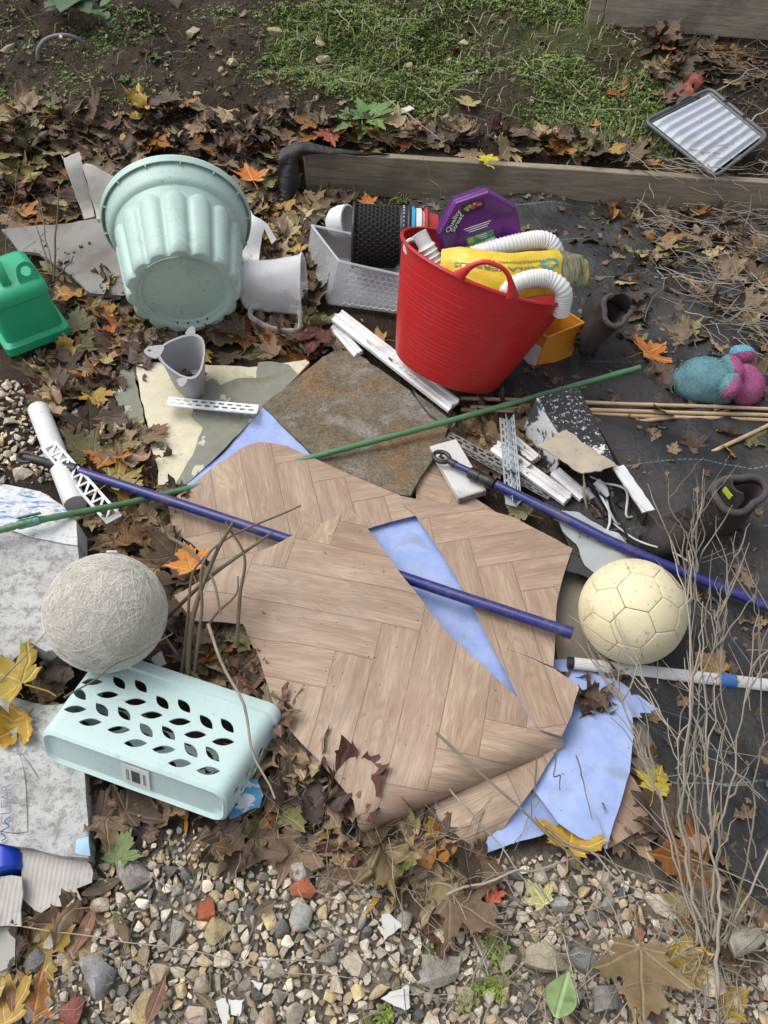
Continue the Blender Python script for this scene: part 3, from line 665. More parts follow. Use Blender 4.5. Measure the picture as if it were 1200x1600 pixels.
bp = thing('blue_pole', 'long blue pole with a black end threaded under the largest vinyl piece', 'pole')
A, B = P(125, 736, .055), P(893, 989, .082)
pts = [P(125, 737, .060), P(270, 784, .064), P(440, 840, .066), P(560, 878, .066), P(690, 922, .066), P(893, 989, .090)]
m = MB(); m.tube(curve_pts(pts, 6), 0.0125, 16); m.build('shaft', BLUEPOLE, bp, 60)
e = B - P(690, 922, .066); e.normalize(); pe = P(893, 989, .090)
m = MB(); m.tube([pe - e * .004, pe + e * .001, pe + e * .002], [.0131, .0131, .011], 16); m.build('end_cap', BLUEPOLE, bp)
h0, h1 = P(120, 735, .060), P(38, 714, .060); m = MB()
m.tube([h0.lerp(h1, u) for u in (0, .12, .13, .35, .36, .5, .55, .8, 1)], [.0165, .0165, .0145, .0145, .017, .0165, .011, .012, .008], 12); m.build('grip', BLACKP, bp)
q = h0.lerp(h1, .97); d = (h1 - h0).normalized(); up = Vector((0, 0, 1)); sd = d.cross(up)
m = MB(); m.tube([q + d * (.022 * math.cos(a_)) + sd * (.015 * math.sin(a_)) for a_ in [2 * math.pi * k / 16 for k in range(16)]], .0045, 8, closed=True); m.build('hanging_loop', BLACKP, bp)

bq = thing('blue_pole', 'blue telescopic pole with a black hook end lying past the football', 'pole')
pts = [P(775, 757, .062), P(880, 808, .066), P(1000, 866, .066), P(1330, 1000, .050)]
m = MB(); m.tube(curve_pts(pts, 8), 0.0115, 16); m.build('shaft', BLUEPOLE, bq, 60)
m = MB(); i0, i1 = P(705, 723, .060), P(760, 749, .062); m.tube([i0, i1], 0.0085, 12); m.build('inner_shaft', BLUEPOLE, bq)
j0, j1 = P(733, 738, .061), P(772, 756, .062)
m = MB(); m.tube([j0.lerp(j1, u) for u in (0, .05, .4, .42, .55, .57, .9, 1)], [.0135, .0155, .0155, .0135, .0135, .0145, .014, .0125], 14); m.build('clamp', BLACKP, bq)
d = (i1 - i0).normalized(); sd = d.cross(Vector((0, 0, 1))); cc = P(690, 714, .060)
m = MB(); m.tube([cc + d * (.021 * math.cos(a_)) + sd * (.0165 * math.sin(a_)) for a_ in [2 * math.pi * k / 20 for k in range(20)]], .0055, 8, closed=True); m.tube([cc + d * .018, i0 + d * .012], [.007, .0105], 10)
m.tube([cc - d * .006 - sd * .012, cc - d * .004, cc + d * .006 + sd * .002], .004, 6); m.build('hook', BLACKP, bq)

ap = thing('white_pole', 'white ribbed metal pole with a blue clip below the football', 'pole')
a, b = P(893, 1036, .030), P(1330, 1085, .034); d = (b - a); L = d.length; M = frame(a, d, z=(0, 0, 1))
m = MB(); prof = []; N = 48
for x in (0, L): prof.append([(x, (.0125 - (.0011 if k % 2 else 0)) * math.cos(2 * math.pi * k / N), (.0125 - (.0011 if k % 2 else 0)) * math.sin(2 * math.pi * k / N)) for k in range(N)])
m.ring(prof); o = m.build('shaft', pmat('white_enamel', (0.62, 0.62, 0.61), 0.35, 0.08, 12, 0.05, 80, 0.001, (0.2, 0.17, 0.13), 0.3, 7, metal=None) if False else pmat('white_enamel', (0.62, 0.62, 0.61), 0.35, 0.08, 12, 0.05, 80), ap, 20); o.matrix_world = M
m = MB(); m.tube([(-.008, 0, 0), (.004, 0, 0)], .0128, 20); o = m.build('end_cap', BLACKP, ap); o.matrix_world = M
xb = (P(1135, 1063, .03) - a).length
m = MB(); m.tube([(xb - .017, 0, 0), (xb - .016, 0, 0), (xb + .016, 0, 0), (xb + .017, 0, 0)], [.0135, .0148, .0148, .0135], 20); o = m.build('clip', pmat('blue_plastic', (0.03, 0.16, 0.50), 0.4, 0.1), ap); o.matrix_world = M
# ------------------------------------------------------------------ mint fluted planter lying on its side
MINT = pmat('mint_plastic', (0.415, 0.560, 0.500), 0.45, 0.06, 6, 0.05, 120, 0.001, (0.17, 0.19, 0.14), 0.55, 5, speck=.6)
ax_ = Vector((math.sin(R(-11)) * math.cos(R(9)), math.cos(R(11)) * math.cos(R(9)), math.sin(R(9))))
ob_ = P(288, 459, .168)
pt = thing('fluted_planter', 'big mint green fluted plastic planter lying on its side, base towards the viewer', 'planter', M=frame(ob_, Vector((0, 0, 1)).cross(ax_) * -1, z=ax_))
NF, NT_, H_ = 15, 240, 0.305
def flute(th, t):
    ph = (th * NF / (2 * math.pi)) % 1.0 - 0.5
    top = 0.70 * (1 - 0.10 * (ph / 0.42) ** 2)
    b = math.sqrt(max(0, 1 - (ph / 0.41) ** 2)); env = 1.0 if t < top - 0.10 else math.sqrt(max(0, 1 - ((t - top + 0.10) / 0.10) ** 2)) if t < top else 0
    return (0.145 + 0.040 * t) + 0.0125 * b * env * (1 - 0.15 * t)
m = MB(); rings = []
ts = [0, .02, .1, .2, .3, .4, .5, .56, .60, .62, .64, .66, .68, .70, .74]
for t in ts:
    rings.append([((flute(2 * math.pi * k / NT_, t) - (.006 if t == 0 else 0)) * math.cos(2 * math.pi * k / NT_), (flute(2 * math.pi * k / NT_, t) - (.006 if t == 0 else 0)) * math.sin(2 * math.pi * k / NT_), t * H_) for k in range(NT_)])
for r, z in [(.186, .755), (.192, .77), (.196, .80), (.203, .90), (.207, .965)]: rings.append([(r * math.cos(2 * math.pi * k / NT_), r * math.sin(2 * math.pi * k / NT_), z * H_) for k in range(NT_)])
m.ring(rings, cap0=False, cap1=False)
inner = [(.200, .97), (.180, .74), (.158, .5), (.140, .04), (.002, .04)]
m.lathe([(r, z * H_) for r, z in inner], 60)
m.build('body', MINT, pt, 50)
m = MB(); m.lathe([(.2065, .965 * H_), (.212, .955 * H_), (.2165, .958 * H_), (.2185, .975 * H_), (.2175, 1.0 * H_), (.213, 1.012 * H_), (.205, 1.01 * H_), (.199, .96 * H_)], 96)
m.lathe([(.2105, .955 * H_), (.2125, .925 * H_), (.215, .925 * H_), (.217, .96 * H_)], 96); m.build('rim', MINT, pt, 50)
for k in range(14):
    a = 2 * math.pi * k / 14; mb = MB(); mb.box((.2085, 0, .935 * H_), (.010, .0025, .02)); o = mb.build('rib', MINT, pt); o.matrix_local = Matrix.Rotation(a, 4, 'Z')
m = MB(); m.ring([[((flute(2 * math.pi * k / NT_, 0) - .006) * math.cos(2 * math.pi * k / NT_), (flute(2 * math.pi * k / NT_, 0) - .006) * math.sin(2 * math.pi * k / NT_), 0) for k in range(NT_)]] +
         [[(r * math.cos(2 * math.pi * k / NT_), r * math.sin(2 * math.pi * k / NT_), z) for k in range(NT_)] for r, z in [(.140, -.001), (.129, -.001), (.127, .001), (.124, .004), (.116, .005), (.114, .012), (.06, .0125), (.004, .011)]], cap0=False, cap1=True)
m.build('base', MINT, pt, 50)
for th in (-35, 60, 150, 235):
    m = MB(); m.tube([(.134 * math.cos(R(th + s)), .134 * math.sin(R(th + s)), -.002) for s in range(0, 44, 4)], .0022, 6); m.build('foot_ridge', MINT, pt)
for s in (-22, -8, 6, 20):
    m = MB(); a = R(90 + s); m.box((.121 * math.cos(a), .121 * math.sin(a), .0045), (.0035, .010, .003)); m.build('drain_slot', BLACKP, pt)

# ------------------------------------------------------------------ green can at the edge
GREEN = pmat('green_plastic', (0.018, 0.385, 0.185), 0.35, 0.07, 6, 0.06, 90, 0.001, (0.06, 0.13, 0.08), 0.5, 5, speck=.4)
c1, c2 = P(19, 561, .012), P(112, 525, .012); e1 = (c2 - c1).normalized(); e2 = Vector((0, 0, 1)).cross(e1)
gw = (c2 - c1).length; gl = 0.21
gcan = thing('green_can', 'green plastic can with a moulded carry handle beside the grey board', 'can', M=frame(c1, e1, z=(0, 0, 1)))
def rbox(x0, x1, y0, y1, z, rad=.02, n=5):
    o = []
    for cx, cy, a0 in ((x1 - rad, y0 + rad, -90), (x1 - rad, y1 - rad, 0), (x0 + rad, y1 - rad, 90), (x0 + rad, y0 + rad, 180)):
        o += [(cx + rad * math.cos(R(a0 + 90 * k / n)), cy + rad * math.sin(R(a0 + 90 * k / n)), z) for k in range(n + 1)]
    return o
m = MB(); s = .006
m.ring([rbox(.006, gw - .006, .006, gl, 0), rbox(-s, gw + s, -s, gl, .010), rbox(-s, gw + s, -s, gl, .034), rbox(s, gw - s, s, gl, .044), rbox(s + .006, gw - s - .006, s + .006, gl, .150)]); m.build('body', GREEN, gcan, 45)
m = MB(); m.ring([rbox(.012, gw - .012, .012, gl, .151), rbox(.007, gw - .007, .007, gl, .154), rbox(.007, gw - .007, .007, gl, .176), rbox(.014, gw - .014, .016, gl - .01, .190), rbox(.03, gw - .03, .05, gl - .03, .197)]); m.build('lid', GREEN, gcan, 45)
m = MB(); hx = gw * .42; rings = []
hp = curve_pts([(hx, .050, .180), (hx, .052, .222), (hx, .075, .248), (hx, .11, .256), (hx, .155, .246), (hx, .17, .18)], 6)
for i, p in enumerate(hp):
    t_ = (hp[min(i + 1, len(hp) - 1)] - hp[max(0, i - 1)]).normalized(); n_ = Vector((1, 0, 0)).cross(t_).normalized()
    rings.append([p + Vector((1, 0, 0)) * (.015 * max(-.8, min(.8, math.cos(2 * math.pi * k / 12) * 1.2))) + n_ * (.010 * max(-.8, min(.8, math.sin(2 * math.pi * k / 12) * 1.2))) for k in range(12)])
m.ring(rings); m.build('handle', GREEN, gcan, 60)
LM = Matrix.Translation((gw * .74, .032, .186)) @ Matrix.Rotation(R(75), 4, 'X')
V, F = fill(resample(rounded([(-.030, 0), (.036, 0), (.026, .05), (.004, .062), (-.020, .050)], 2), .006), .008, holes=[[(.003 + .014 * math.cos(2 * math.pi * k / 16), .034 + .014 * math.sin(2 * math.pi * k / 16)) for k in range(16)]], seed=3, keep=True)
m = MB(); m.add([(x, y, .003) for x, y in V], F.tolist()); o = m.build('lug', GREEN, gcan, 40, solid=.006, bevel=.001); o.matrix_local = LM

# ------------------------------------------------------------------ grey three-cornered sink caddy
GREY = pmat('grey_plastic', (0.32, 0.32, 0.33), 0.45, 0.07, 8, 0.05, 100, 0.001, (0.14, 0.12, 0.10), 0.3, 6)
zt = .140; cor = [P(240, 549, zt), P(316, 520, zt), P(306, 597, zt)]; cen = (cor[0] + cor[1] + cor[2]) / 3
cad = thing('sink_caddy', 'small grey three-cornered sink caddy with debris inside, on the cream board', 'caddy', (cen.x, cen.y, .038))
tri = rounded([((p.x - cen.x) * 1.22, (p.y - cen.y) * 1.22) for p in cor], 3, .24)
m = MB(); hh = zt - .038
m.ring([[(x * k, y * k, z) for x, y in tri] for k, z in ((.66, .004), (.70, 0), (.74, .004), (.88, hh * .6), (1, hh))], cap0=True, cap1=False); m.build('wall', GREY, cad, 50, solid=.003)
m = MB(); m.ring([[(x * k, y * k, z) for x, y in tri] for k, z in ((.985, hh - .001), (1.10, hh), (1.105, hh - .004))], cap0=False, cap1=False); m.build('rim', GREY, cad, 50, solid=.0015)
for (q, ln) in ((P(228, 547, zt), .034), (P(300, 511, zt), .02), (P(284, 603, zt), .018)):
    d = Vector((q.x - cen.x, q.y - cen.y, 0)); L = d.length; d.normalize(); w = .032 if ln > .03 else .016
    pl = rounded([(L - ln - .012, -w), (L - .004, -w * .55), (L + .006, 0), (L - .004, w * .55), (L - ln - .012, w)], 2)
    V, F = fill(pl, .008, holes=[[(L - .010 + .005 * math.cos(2 * math.pi * k / 10), .005 * math.sin(2 * math.pi * k / 10)) for k in range(10)]] if ln > .03 else [], seed=2)
    mb = MB(); mb.add([(x, y, hh + .0005) for x, y in V], F.tolist()); o = mb.build('lug', GREY, cad, solid=.003); o.matrix_local = Matrix.Rotation(math.atan2(d.y, d.x), 4, 'Z')
m = MB()
for k in range(26):
    a, r = rng.uniform(0, 6.28), .042 * math.sqrt(rng.random()); M = Matrix.Translation((r * math.cos(a), r * math.sin(a), .008 + rng.random() * .012)) @ Matrix.Rotation(rng.uniform(0, 6), 4, 'Z') @ Matrix.Rotation(rng.uniform(-.6, .6), 4, 'X')
    m.box((0, 0, 0), (rng.uniform(.008, .022), rng.uniform(.006, .014), .002), M=M)
o = m.build('leaf_debris', pmat('debris', (0.05, 0.032, 0.02), 0.9, 0.5, 60, 0.6, 150), None); o.location = (cen.x, cen.y, .042); tag(o, 'dark leaf crumbs lying in the bottom of the grey caddy', 'debris', kind='stuff')

# ------------------------------------------------------------------ clear plastics
def clear_mat(name, col, alpha, rough=.25):
    t = NT(name); v = t.coord('Object'); n = t.noise(v, 9, 6, .65); n2 = t.noise(v, 60, 4, .6)
    a = t.math('MULTIPLY_ADD', n, .16, alpha - .08, clamp=True)
    lw = t.new('ShaderNodeLayerWeight'); lw.inputs[0].default_value = .35
    a = t.math('ADD', a, t.math('MULTIPLY', lw.outputs['Facing'], .35), clamp=True)
    return t.done(t.mix(t.math('MULTIPLY', t.ramp(n, .5, .75), .4), tuple(col) + (1,), (.33, .30, .26, 1)), rough, t.bump(n2, .08, .001), Alpha=a)
CLEAR = clear_mat('clear_plastic', (.66, .68, .70), .14); FROST = clear_mat('frosted_plastic', (.86, .88, .90), .27, .35); FILM = clear_mat('clear_film', (.58, .61, .61), .42, .15)
j0, j1 = P(379, 446, .096), P(466, 448, .096); jd = (j1 - j0)
jug = thing('measuring_jug', 'frosted plastic measuring jug lying on its side, mouth towards the clear drawer', 'jug', M=frame(j0, jd, z=(0, 0, 1)))
L = jd.length + .015; m = MB()
prof = [(.002, .004), (.058, .002), (.066, .006), (.071, .018), (.076, L * .5), (.081, L * .93), (.0835, L)]
rings = []
for r, x in prof:
    ring = []
    for k in range(56):
        a = 2 * math.pi * k / 56; rr = r
        if x > L * .7: rr += .020 * max(0, math.cos(a - R(85))) ** 8 * (x - L * .7) / (L * .3)
        ring.append((x, rr * math.cos(a), rr * math.sin(a)))
    rings.append(ring)
m.ring(rings, cap0=True, cap1=False); m.build('body', FROST, jug, 60, solid=.0025)
m = MB(); m.tube([(L, (r := .0835 + .020 * max(0, math.cos(2 * math.pi * k / 56 - R(85))) ** 8) * math.cos(2 * math.pi * k / 56), r * math.sin(2 * math.pi * k / 56)) for k in range(56)], .0028, 6, closed=True); m.build('rim', FROST, jug)
hp = curve_pts([(L * .96, -.070, -.035), (L * .98, -.105, -.060), (L * .88, -.122, -.068), (L * .5, -.112, -.066), (L * .18, -.085, -.050), (L * .16, -.062, -.036)], 8)
m = MB(); n_ = Vector((0, .5, -.85)).normalized(); rings = []
for i, p in enumerate(hp):
    t_ = (hp[min(i + 1, len(hp) - 1)] - hp[max(0, i - 1)]).normalized(); b_ = t_.cross(n_).normalized(); c_ = b_.cross(t_)
    rings.append([p + b_ * (.0075 * math.cos(2 * math.pi * k / 10)) + c_ * (.014 * math.sin(2 * math.pi * k / 10)) for k in range(10)])
m.ring(rings); m.build('handle', FROST, jug, 60)
for k in range(9):
    m = MB(); x = L * (.22 + .075 * k); m.tube([(x, .0775 * math.cos(R(a)) * (.94 + .09 * x / L), .0775 * math.sin(R(a)) * (.94 + .09 * x / L)) for a in range(96, 116 + 8 * (k % 2), 4)], .0009, 4); m.build('scale_mark', FROST, jug)

def hexgrid(nu, nv):
    """honeycomb cells in a unit square: verts, faces"""
    vs = {}; V = []; F = []
    def vid(x, y):
        k = (round(x, 4), round(y, 4))
        if k not in vs: vs[k] = len(V); V.append((x, y))
        return vs[k]
    dx, dy = 1 / nu, 1 / nv
    for r_ in range(nv):
        for c_ in range(nu):
            cx = (c_ + .5 + (.5 if r_ % 2 else 0)) * dx; cy = (r_ + .5) * dy
            F.append([vid(cx + a * dx, cy + b * dy) for a, b in ((0, -.667), (.5, -.333), (.5, .333), (0, .667), (-.5, .333), (-.5, -.333))])
    return V, F
BLb, FLb, FRb = P(481, 396, .012), P(513, 474, .012), P(640, 492, .012); BRb = BLb + FRb - FLb
BLt, FLt, FRt = P(487, 352, .125), P(530, 408, .125), P(660, 437, .125); BRt = BLt + FRt - FLt
dr = thing('clear_drawer', 'empty clear plastic drawer with a honeycomb front, black basket sunk in it', 'drawer')
m = MB(); m.add([BLb, FLb, FRb, BRb, BLt, FLt, FRt, BRt], [(0, 1, 2, 3), (0, 4, 5, 1), (1, 5, 6, 2), (2, 6, 7, 3), (3, 7, 4, 0)]); m.build('box', CLEAR, dr, 20, solid=.003)
rim = [BLt, FLt, FRt, BRt]; m = MB()
for k in range(4): m.tube([rim[k], rim[(k + 1) % 4]], .0035, 6)
m.build('rim', FROST, dr)
V, F = hexgrid(11, 7); m = MB()
def quadmap(a, b, c, d, u, v): return a.lerp(b, u).lerp(d.lerp(c, u), v)
off = (FLb - FLt).cross(FRt - FLt).normalized() * -.002
if off.y > 0: off = -off
m.add([tuple(quadmap(FLb, FRb, FRt, FLt, .14 + .84 * min(u, 1), .06 + .80 * v) + off) for u, v in V], F); o = m.build('honeycomb', pmat('honeycomb_white', (.62, .63, .65), .4, .05), dr, 20)
wf = o.modifiers.new('wire', 'WIREFRAME'); wf.thickness = .0032

# ------------------------------------------------------------------ black honeycomb basket with nested tub rims
k0, k1 = P(556, 368, .142), P(640, 372, .135); kd = k1 - k0
KM = frame(k0, kd, z=(0, 0, 1)); kb = thing('honeycomb_basket', 'round black honeycomb basket on its side in the clear drawer', 'basket', M=KM)
V, F = hexgrid(34, 13); m = MB(); L = .155
used = {}
m.v = [(v * L, (.092 - .004 * v) * math.cos(2 * math.pi * u), (.092 - .004 * v) * math.sin(2 * math.pi * u)) for u, v in V]; m.f = [tuple(f) for f in F]; m.mi = [0] * len(F)
o = m.build('lattice', BLACKP, kb, 60); wf = o.modifiers.new('wire', 'WIREFRAME'); wf.thickness = .0042
m = MB(); m.lathe([(.086, 0), (.083, L), (.001, L)], 48, M=Matrix.Rotation(R(90), 4, 'Y')); m.build('inner_shade', pmat('shade_black', (.012, .011, .010), .7), kb, 60)  # black surface added inside, standing in for shade behind the lattice
for x, r in ((-.006, .0945), (L + .004, .091)):
    m = MB(); m.tube([(x, r * math.cos(2 * math.pi * k / 48), r * math.sin(2 * math.pi * k / 48)) for k in range(48)], .0055, 8, closed=True); m.build('rim', BLACKP, kb)
m = MB(); m.lathe([(.0915, L - .022), (.0925, L - .020), (.0925, L - .003), (.0905, L)], 60, M=Matrix.Rotation(R(90), 4, 'Y')); m.build('band', BLACKP, kb)
GEMC = [(.10, .45, .50), (.45, .10, .25), (.5, .55, .6)]
for k in range(40):
    a = 2 * math.pi * k / 40; mb = MB(); mb.lathe([(.0034, 0), (.0026, .0016), (.0004, .0024)], 6)
    o = mb.build('gem', pmat('gem%d' % ((k // 4) % 3), GEMC[(k // 4) % 3], .15, .05, damt=0), kb, 20)
    o.matrix_local = frame((L - .011, .0925 * math.cos(a), .0925 * math.sin(a)), (1, 0, 0), z=(0, math.cos(a), math.sin(a)))
for nm, x, w, r, col, lab in (('blue_tub', .172, .014, .091, (.03, .33, .55), 'bright blue plastic tub rim nested between black basket and white tub'), ('white_tub', .190, .020, .088, (.66, .66, .65), 'white plastic tub rim nested between blue and red ones'), ('red_tub', .212, .012, .091, (.45, .03, .025), 'thin red plastic tub rim at the end of the nested row')):
    m = MB(); m.lathe([(.080, x - w / 2), (r - .004, x - w / 2), (r, x - w / 2 + .003), (r, x + w / 2 - .003), (r - .004, x + w / 2), (.080, x + w / 2), (.072, x + w / 2 + .03), (.001, x + w / 2 + .03)], 56, M=Matrix.Rotation(R(90), 4, 'Y'))
    m.lathe([(.001, x - w / 2 + .002), (.080, x - w / 2)], 56, M=Matrix.Rotation(R(90), 4, 'Y'))
    o = m.build(nm, pmat(nm + '_plastic', col, .35, .06), None, 40); o.matrix_world = KM; tag(o, lab, 'tub')
m = MB(); wb = P(537, 347, .125); m.lathe([(.001, -.055), (.028, -.052), (.045, -.035), (.052, -.01), (.052, .02), (.047, .022), (.045, -.01), (.03, -.04), (.001, -.046)], 40); o = m.build('white_bowl', WHITEP, None, 60)
o.matrix_world = Matrix.Translation(wb) @ Matrix.Rotation(R(70), 4, 'Y') @ Matrix.Rotation(R(20), 4, 'X'); tag(o, 'white plastic bowl peeking out behind the black basket', 'bowl')
zw = idw([(392, 330, .16), (440, 372, .06), (400, 410, .03), (420, 400, .04)], .006)
flat('torn_carton', [(385, 322), (398, 338), (420, 352), (432, 374), (426, 384), (416, 378), (408, 392), (404, 408), (380, 410), (370, 380)], zw, WHITEP, 'torn white plastic carton piece between the mint planter and the leaves', 'carton', .002, 41)

# ------------------------------------------------------------------ red flexible tub and what is in it
RED = pmat('red_rubber', (0.480, 0.013, 0.016), 0.40, 0.14, 5, 0.06, 60, 0.002, (0.15, 0.035, 0.03), 0.6, 4, speck=.6)
ro = Vector((.1735, 1.6269, .066)); up = Vector((.3408, .331, 1)).normalized()
RM = frame(ro, (1, 0, -.3408), z=up)
tub = thing('red_tub', 'large red flexible garden tub leaning over and full of plastic odds and ends', 'tub', M=RM)
HB, rb, rt = .290, .1486, .2274
m = MB(); prof = []
K = 150
for k in range(K + 1):
    t = k / K; z = .004 + t * HB; r = rb + (rt - rb) * t ** .92
    rib = 0.0010 * (1 if (t * 27) % 1 < .13 else 0) * (1 if .04 < t < .86 else 0)
    prof.append((r - rib, z))
def oval(th, i): return 1 + .012 * math.cos(2 * th + .6)
m.lathe([(.001, .006), (rb - .02, 0), (rb - .004, .001)] + prof, 96, rf=oval)
m.lathe([(rt - .004, HB + .004), (rb - .004, .012), (.001, .010)], 96, rf=oval); m.build('wall', RED, tub, 60)
m = MB(); m.tube([(rt * oval(a, 0) * math.cos(a), rt * oval(a, 0) * math.sin(a), HB + .004) for a in [2 * math.pi * k / 96 for k in range(96)]], .0052, 8, closed=True); m.build('rim', RED, tub)
for ac in (R(-104), R(72)):
    hp = []
    for k in range(17):
        s = -1 + 2 * k / 16; a = ac + s * .30; lift = .058 * (1 - abs(s) ** 2.6)
        hp.append((rt * 1.0 * math.cos(a), rt * 1.0 * math.sin(a), HB + .004 + lift))
    m = MB(); rings = []
    for i, p in enumerate(hp):
        p = Vector(p); q0 = Vector(hp[max(0, i - 1)]); q1 = Vector(hp[min(16, i + 1)]); t_ = (q1 - q0).normalized(); o_ = Vector((p.x, p.y, 0)).normalized(); n_ = t_.cross(o_).normalized(); w = .0055 + .012 * abs(-1 + 2 * i / 16) ** 6
        rings.append([p + o_ * (.0065 * math.cos(2 * math.pi * k / 10)) + n_ * (w * math.sin(2 * math.pi * k / 10)) for k in range(10)])
    m.ring(rings); m.build('handle', RED, tub, 60)

PURPLE = pmat('purple_plastic', (0.105, 0.012, 0.150), 0.28, 0.08, 6, 0.03, 80, 0.001, (0.10, 0.08, 0.1), 0.15, 7)
nrm = Vector((.16, -.93, .30)).normalized(); pc = P(749, 366, .405)
PM = frame(pc, Vector((.97, .16, .27)), z=nrm)
pp = thing('sweet_tub', 'purple octagonal sweet tub with lettered lid, propped in the red tub', 'tub', M=PM @ Matrix.Scale(.93, 4))
def octo(r, z, a0=22.5): return [(r * math.cos(R(a0 + 45 * k)), r * math.sin(R(a0 + 45 * k)), z) for k in range(8)]
m = MB(); m.ring([octo(.098, -.10), octo(.112, -.004)], cap1=False); m.build('body', PURPLE, pp, 20, bevel=.004)
m = MB(); m.ring([octo(.112, -.012), octo(.1175, -.010), octo(.1175, .004), octo(.1155, .006), octo(.1155, .018), octo(.111, .023), octo(.106, .023), octo(.064, .002), octo(.001, .002)], cap0=True); m.build('lid', PURPLE, pp, 20, bevel=.0022)
WHITEI = pmat('white_print', (.75, .75, .75), .5, .03, damt=0); BLKI = pmat('black_print', (.02, .02, .02), .5, .03, damt=0)
DPURP = pmat('dark_print', (.035, .006, .055), .35, .05, damt=0)
slope = math.atan2(.021, .0388)
def onpanel(a, r, z=.0125): # frame on a sloped octagon panel, x along the edge, z out
    d = Vector((math.cos(R(a)), math.sin(R(a)), 0)); n = Vector((-d.x * math.sin(slope), -d.y * math.sin(slope), math.cos(slope))).normalized()
    return frame(d * r + Vector((0, 0, z)), Vector((0, 0, 1)).cross(d) * -1, z=n)
for a, w in ((135, .034), (90, .034)):
    mb = MB(); mb.add([(-w, -.017, 0), (w, -.017, 0), (w * .84, .017, 0), (-w * .84, .017, 0)][::1], [(0, 1, 2, 3)]); o = mb.build('printed_patch', DPURP, pp); o.matrix_local = onpanel(a, .079, .0136) @ Matrix.Rotation(R(180), 4, 'Z')
for s, y, sz in (('Quality', .0075, .0215), ('Street', -.0085, .0205)):
    lettering(s, sz, WHITEI, pp, onpanel(135, .079, .0146) @ Matrix.Translation((0, y, 0)), bold=.0004)
for k, (x, y, r, col) in enumerate([(-.020, .0, .0055, (.25, .5, .1)), (-.010, .004, .006, (.7, .35, .05)), (-.002, -.003, .006, (.65, .1, .12)), (.008, .003, .0065, (.6, .05, .15)), (.017, 0, .0055, (.7, .15, .3)), (.003, .007, .004, (.75, .6, .1)), (-.016, -.006, .004, (.7, .6, .15))]):
    mb = MB(); mb.add([(x + r * (1 + .3 * math.cos(5 * q)) * math.cos(q), y + r * (1 + .3 * math.cos(5 * q)) * math.sin(q), 0) for q in [2 * math.pi * i / 20 for i in range(20)]], [tuple(range(20))])
    o = mb.build('printed_sweet', pmat('sweet_print%d' % k, col, .4, .05, damt=0), pp); o.matrix_local = onpanel(90, .080, .0146 + .0002 * k)
LG, LY, DG = pmat('label_green', (.07, .30, .09), .45, .05, damt=0), pmat('label_lime', (.36, .50, .10), .45, .05, damt=0), pmat('label_dark', (.03, .12, .05), .45, .05, damt=0)
mb = MB(); mb.box((.0, -0.0080, .0028), (.074, .020, .0008)); mb.build('label_panel', LG, pp)
mb = MB(); mb.box((-.015, -0.0280, .0028), (.056, .018, .0008)); mb.build('label_panel', LY, pp)
mb = MB(); mb.box((-.026, -0.0080, .0034), (.016, .016, .0006)); mb.build('label_panel', LY, pp)
mb = MB(); mb.box((.026, -0.0270, .0028), (.026, .017, .0008)); mb.build('label_panel', WHITEI, pp)
for k in range(3):
    mb = MB(); mb.box((.004 + .003 * k, -.002 - .005 * k, .0036), (.030 - .006 * k, .0018, .0004)); mb.build('label_line', WHITEI, pp)
for k in range(3):
    mb = MB(); mb.box((.000, +.022 - .0055 * k + .004, .0026), (.075 - .012 * k, .0022, .0004)); mb.build('printed_line', WHITEI, pp)

# yellow bag draped over the contents
def bag_mat(name, col, stripes=False):
    t = NT(name); v = t.coord('Object'); n = t.noise(v, 18, 6, .6, .5); n2 = t.noise(v, 70, 4, .6); c = t.hsv(tuple(col) + (1,), v=t.math('MULTIPLY_ADD', n, .5, .75))
    if stripes:
        br = t.new('ShaderNodeTexBrick'); t.put(br.inputs['Vector'], t.coord('Object', rot=(0.9, .2, .5))); br.inputs['Scale'].default_value = 14; br.inputs['Mortar Size'].default_value = .02
        br.inputs['Color1'].default_value = br.inputs['Color2'].default_value = tuple(col) + (1,); br.inputs['Mortar'].default_value = (.06, .055, .03, 1); c = t.mix(.75, c, br.outputs['Color'])
    return t.done(c, .38, t.bump(t.math('MULTIPLY_ADD', n2, .3, n), .5, .008), Specular_IOR_Level=.5)
YEL, OLV = bag_mat('yellow_bag', (.72, .50, .03)), bag_mat('olive_bag', (.27, .25, .14), True)
bpath = curve_pts([P(690, 420, .385), P(735, 424, .400), P(790, 432, .390), P(840, 428, .370), P(880, 424, .345), P(905, 424, .325), P(918, 426, .310)], 8)
wdir = Vector((.03, .80, .52)).normalized(); nK = len(bpath)
bw = lambda u: .058 * min(1, .86 + u) if u < .62 else .058 - .030 * (u - .62) / .38
bt = lambda u: .022 * math.sin(math.pi * min(1, max(0.03, (u * .93 + .05)))) ** .6
def bagS(u, v, top=True, lift=0):
    x = u * (nK - 1); i = min(int(x), nK - 2); p = bpath[i].lerp(bpath[i + 1], x - i); tn = (bpath[i + 1] - bpath[i]).normalized(); n = tn.cross(wdir).normalized()
    if n.z < 0: n = -n
    h = bt(u) * math.sqrt(max(0, 1 - v * v)); cr = .006 * noise.noise(Vector((u * 9, v * 3, 4 if top else 9))) + .003 * noise.noise(Vector((u * 24 + v * 6, v * 5, 2)))
    return p + wdir * (bw(u) * v * (1 + .06 * noise.noise(Vector((u * 6, v, 0))))) + n * ((h if top else -h) + cr + lift)
bagt = thing('yellow_bag', 'crumpled yellow and olive printed plastic bag stuffed in the red tub', 'bag')
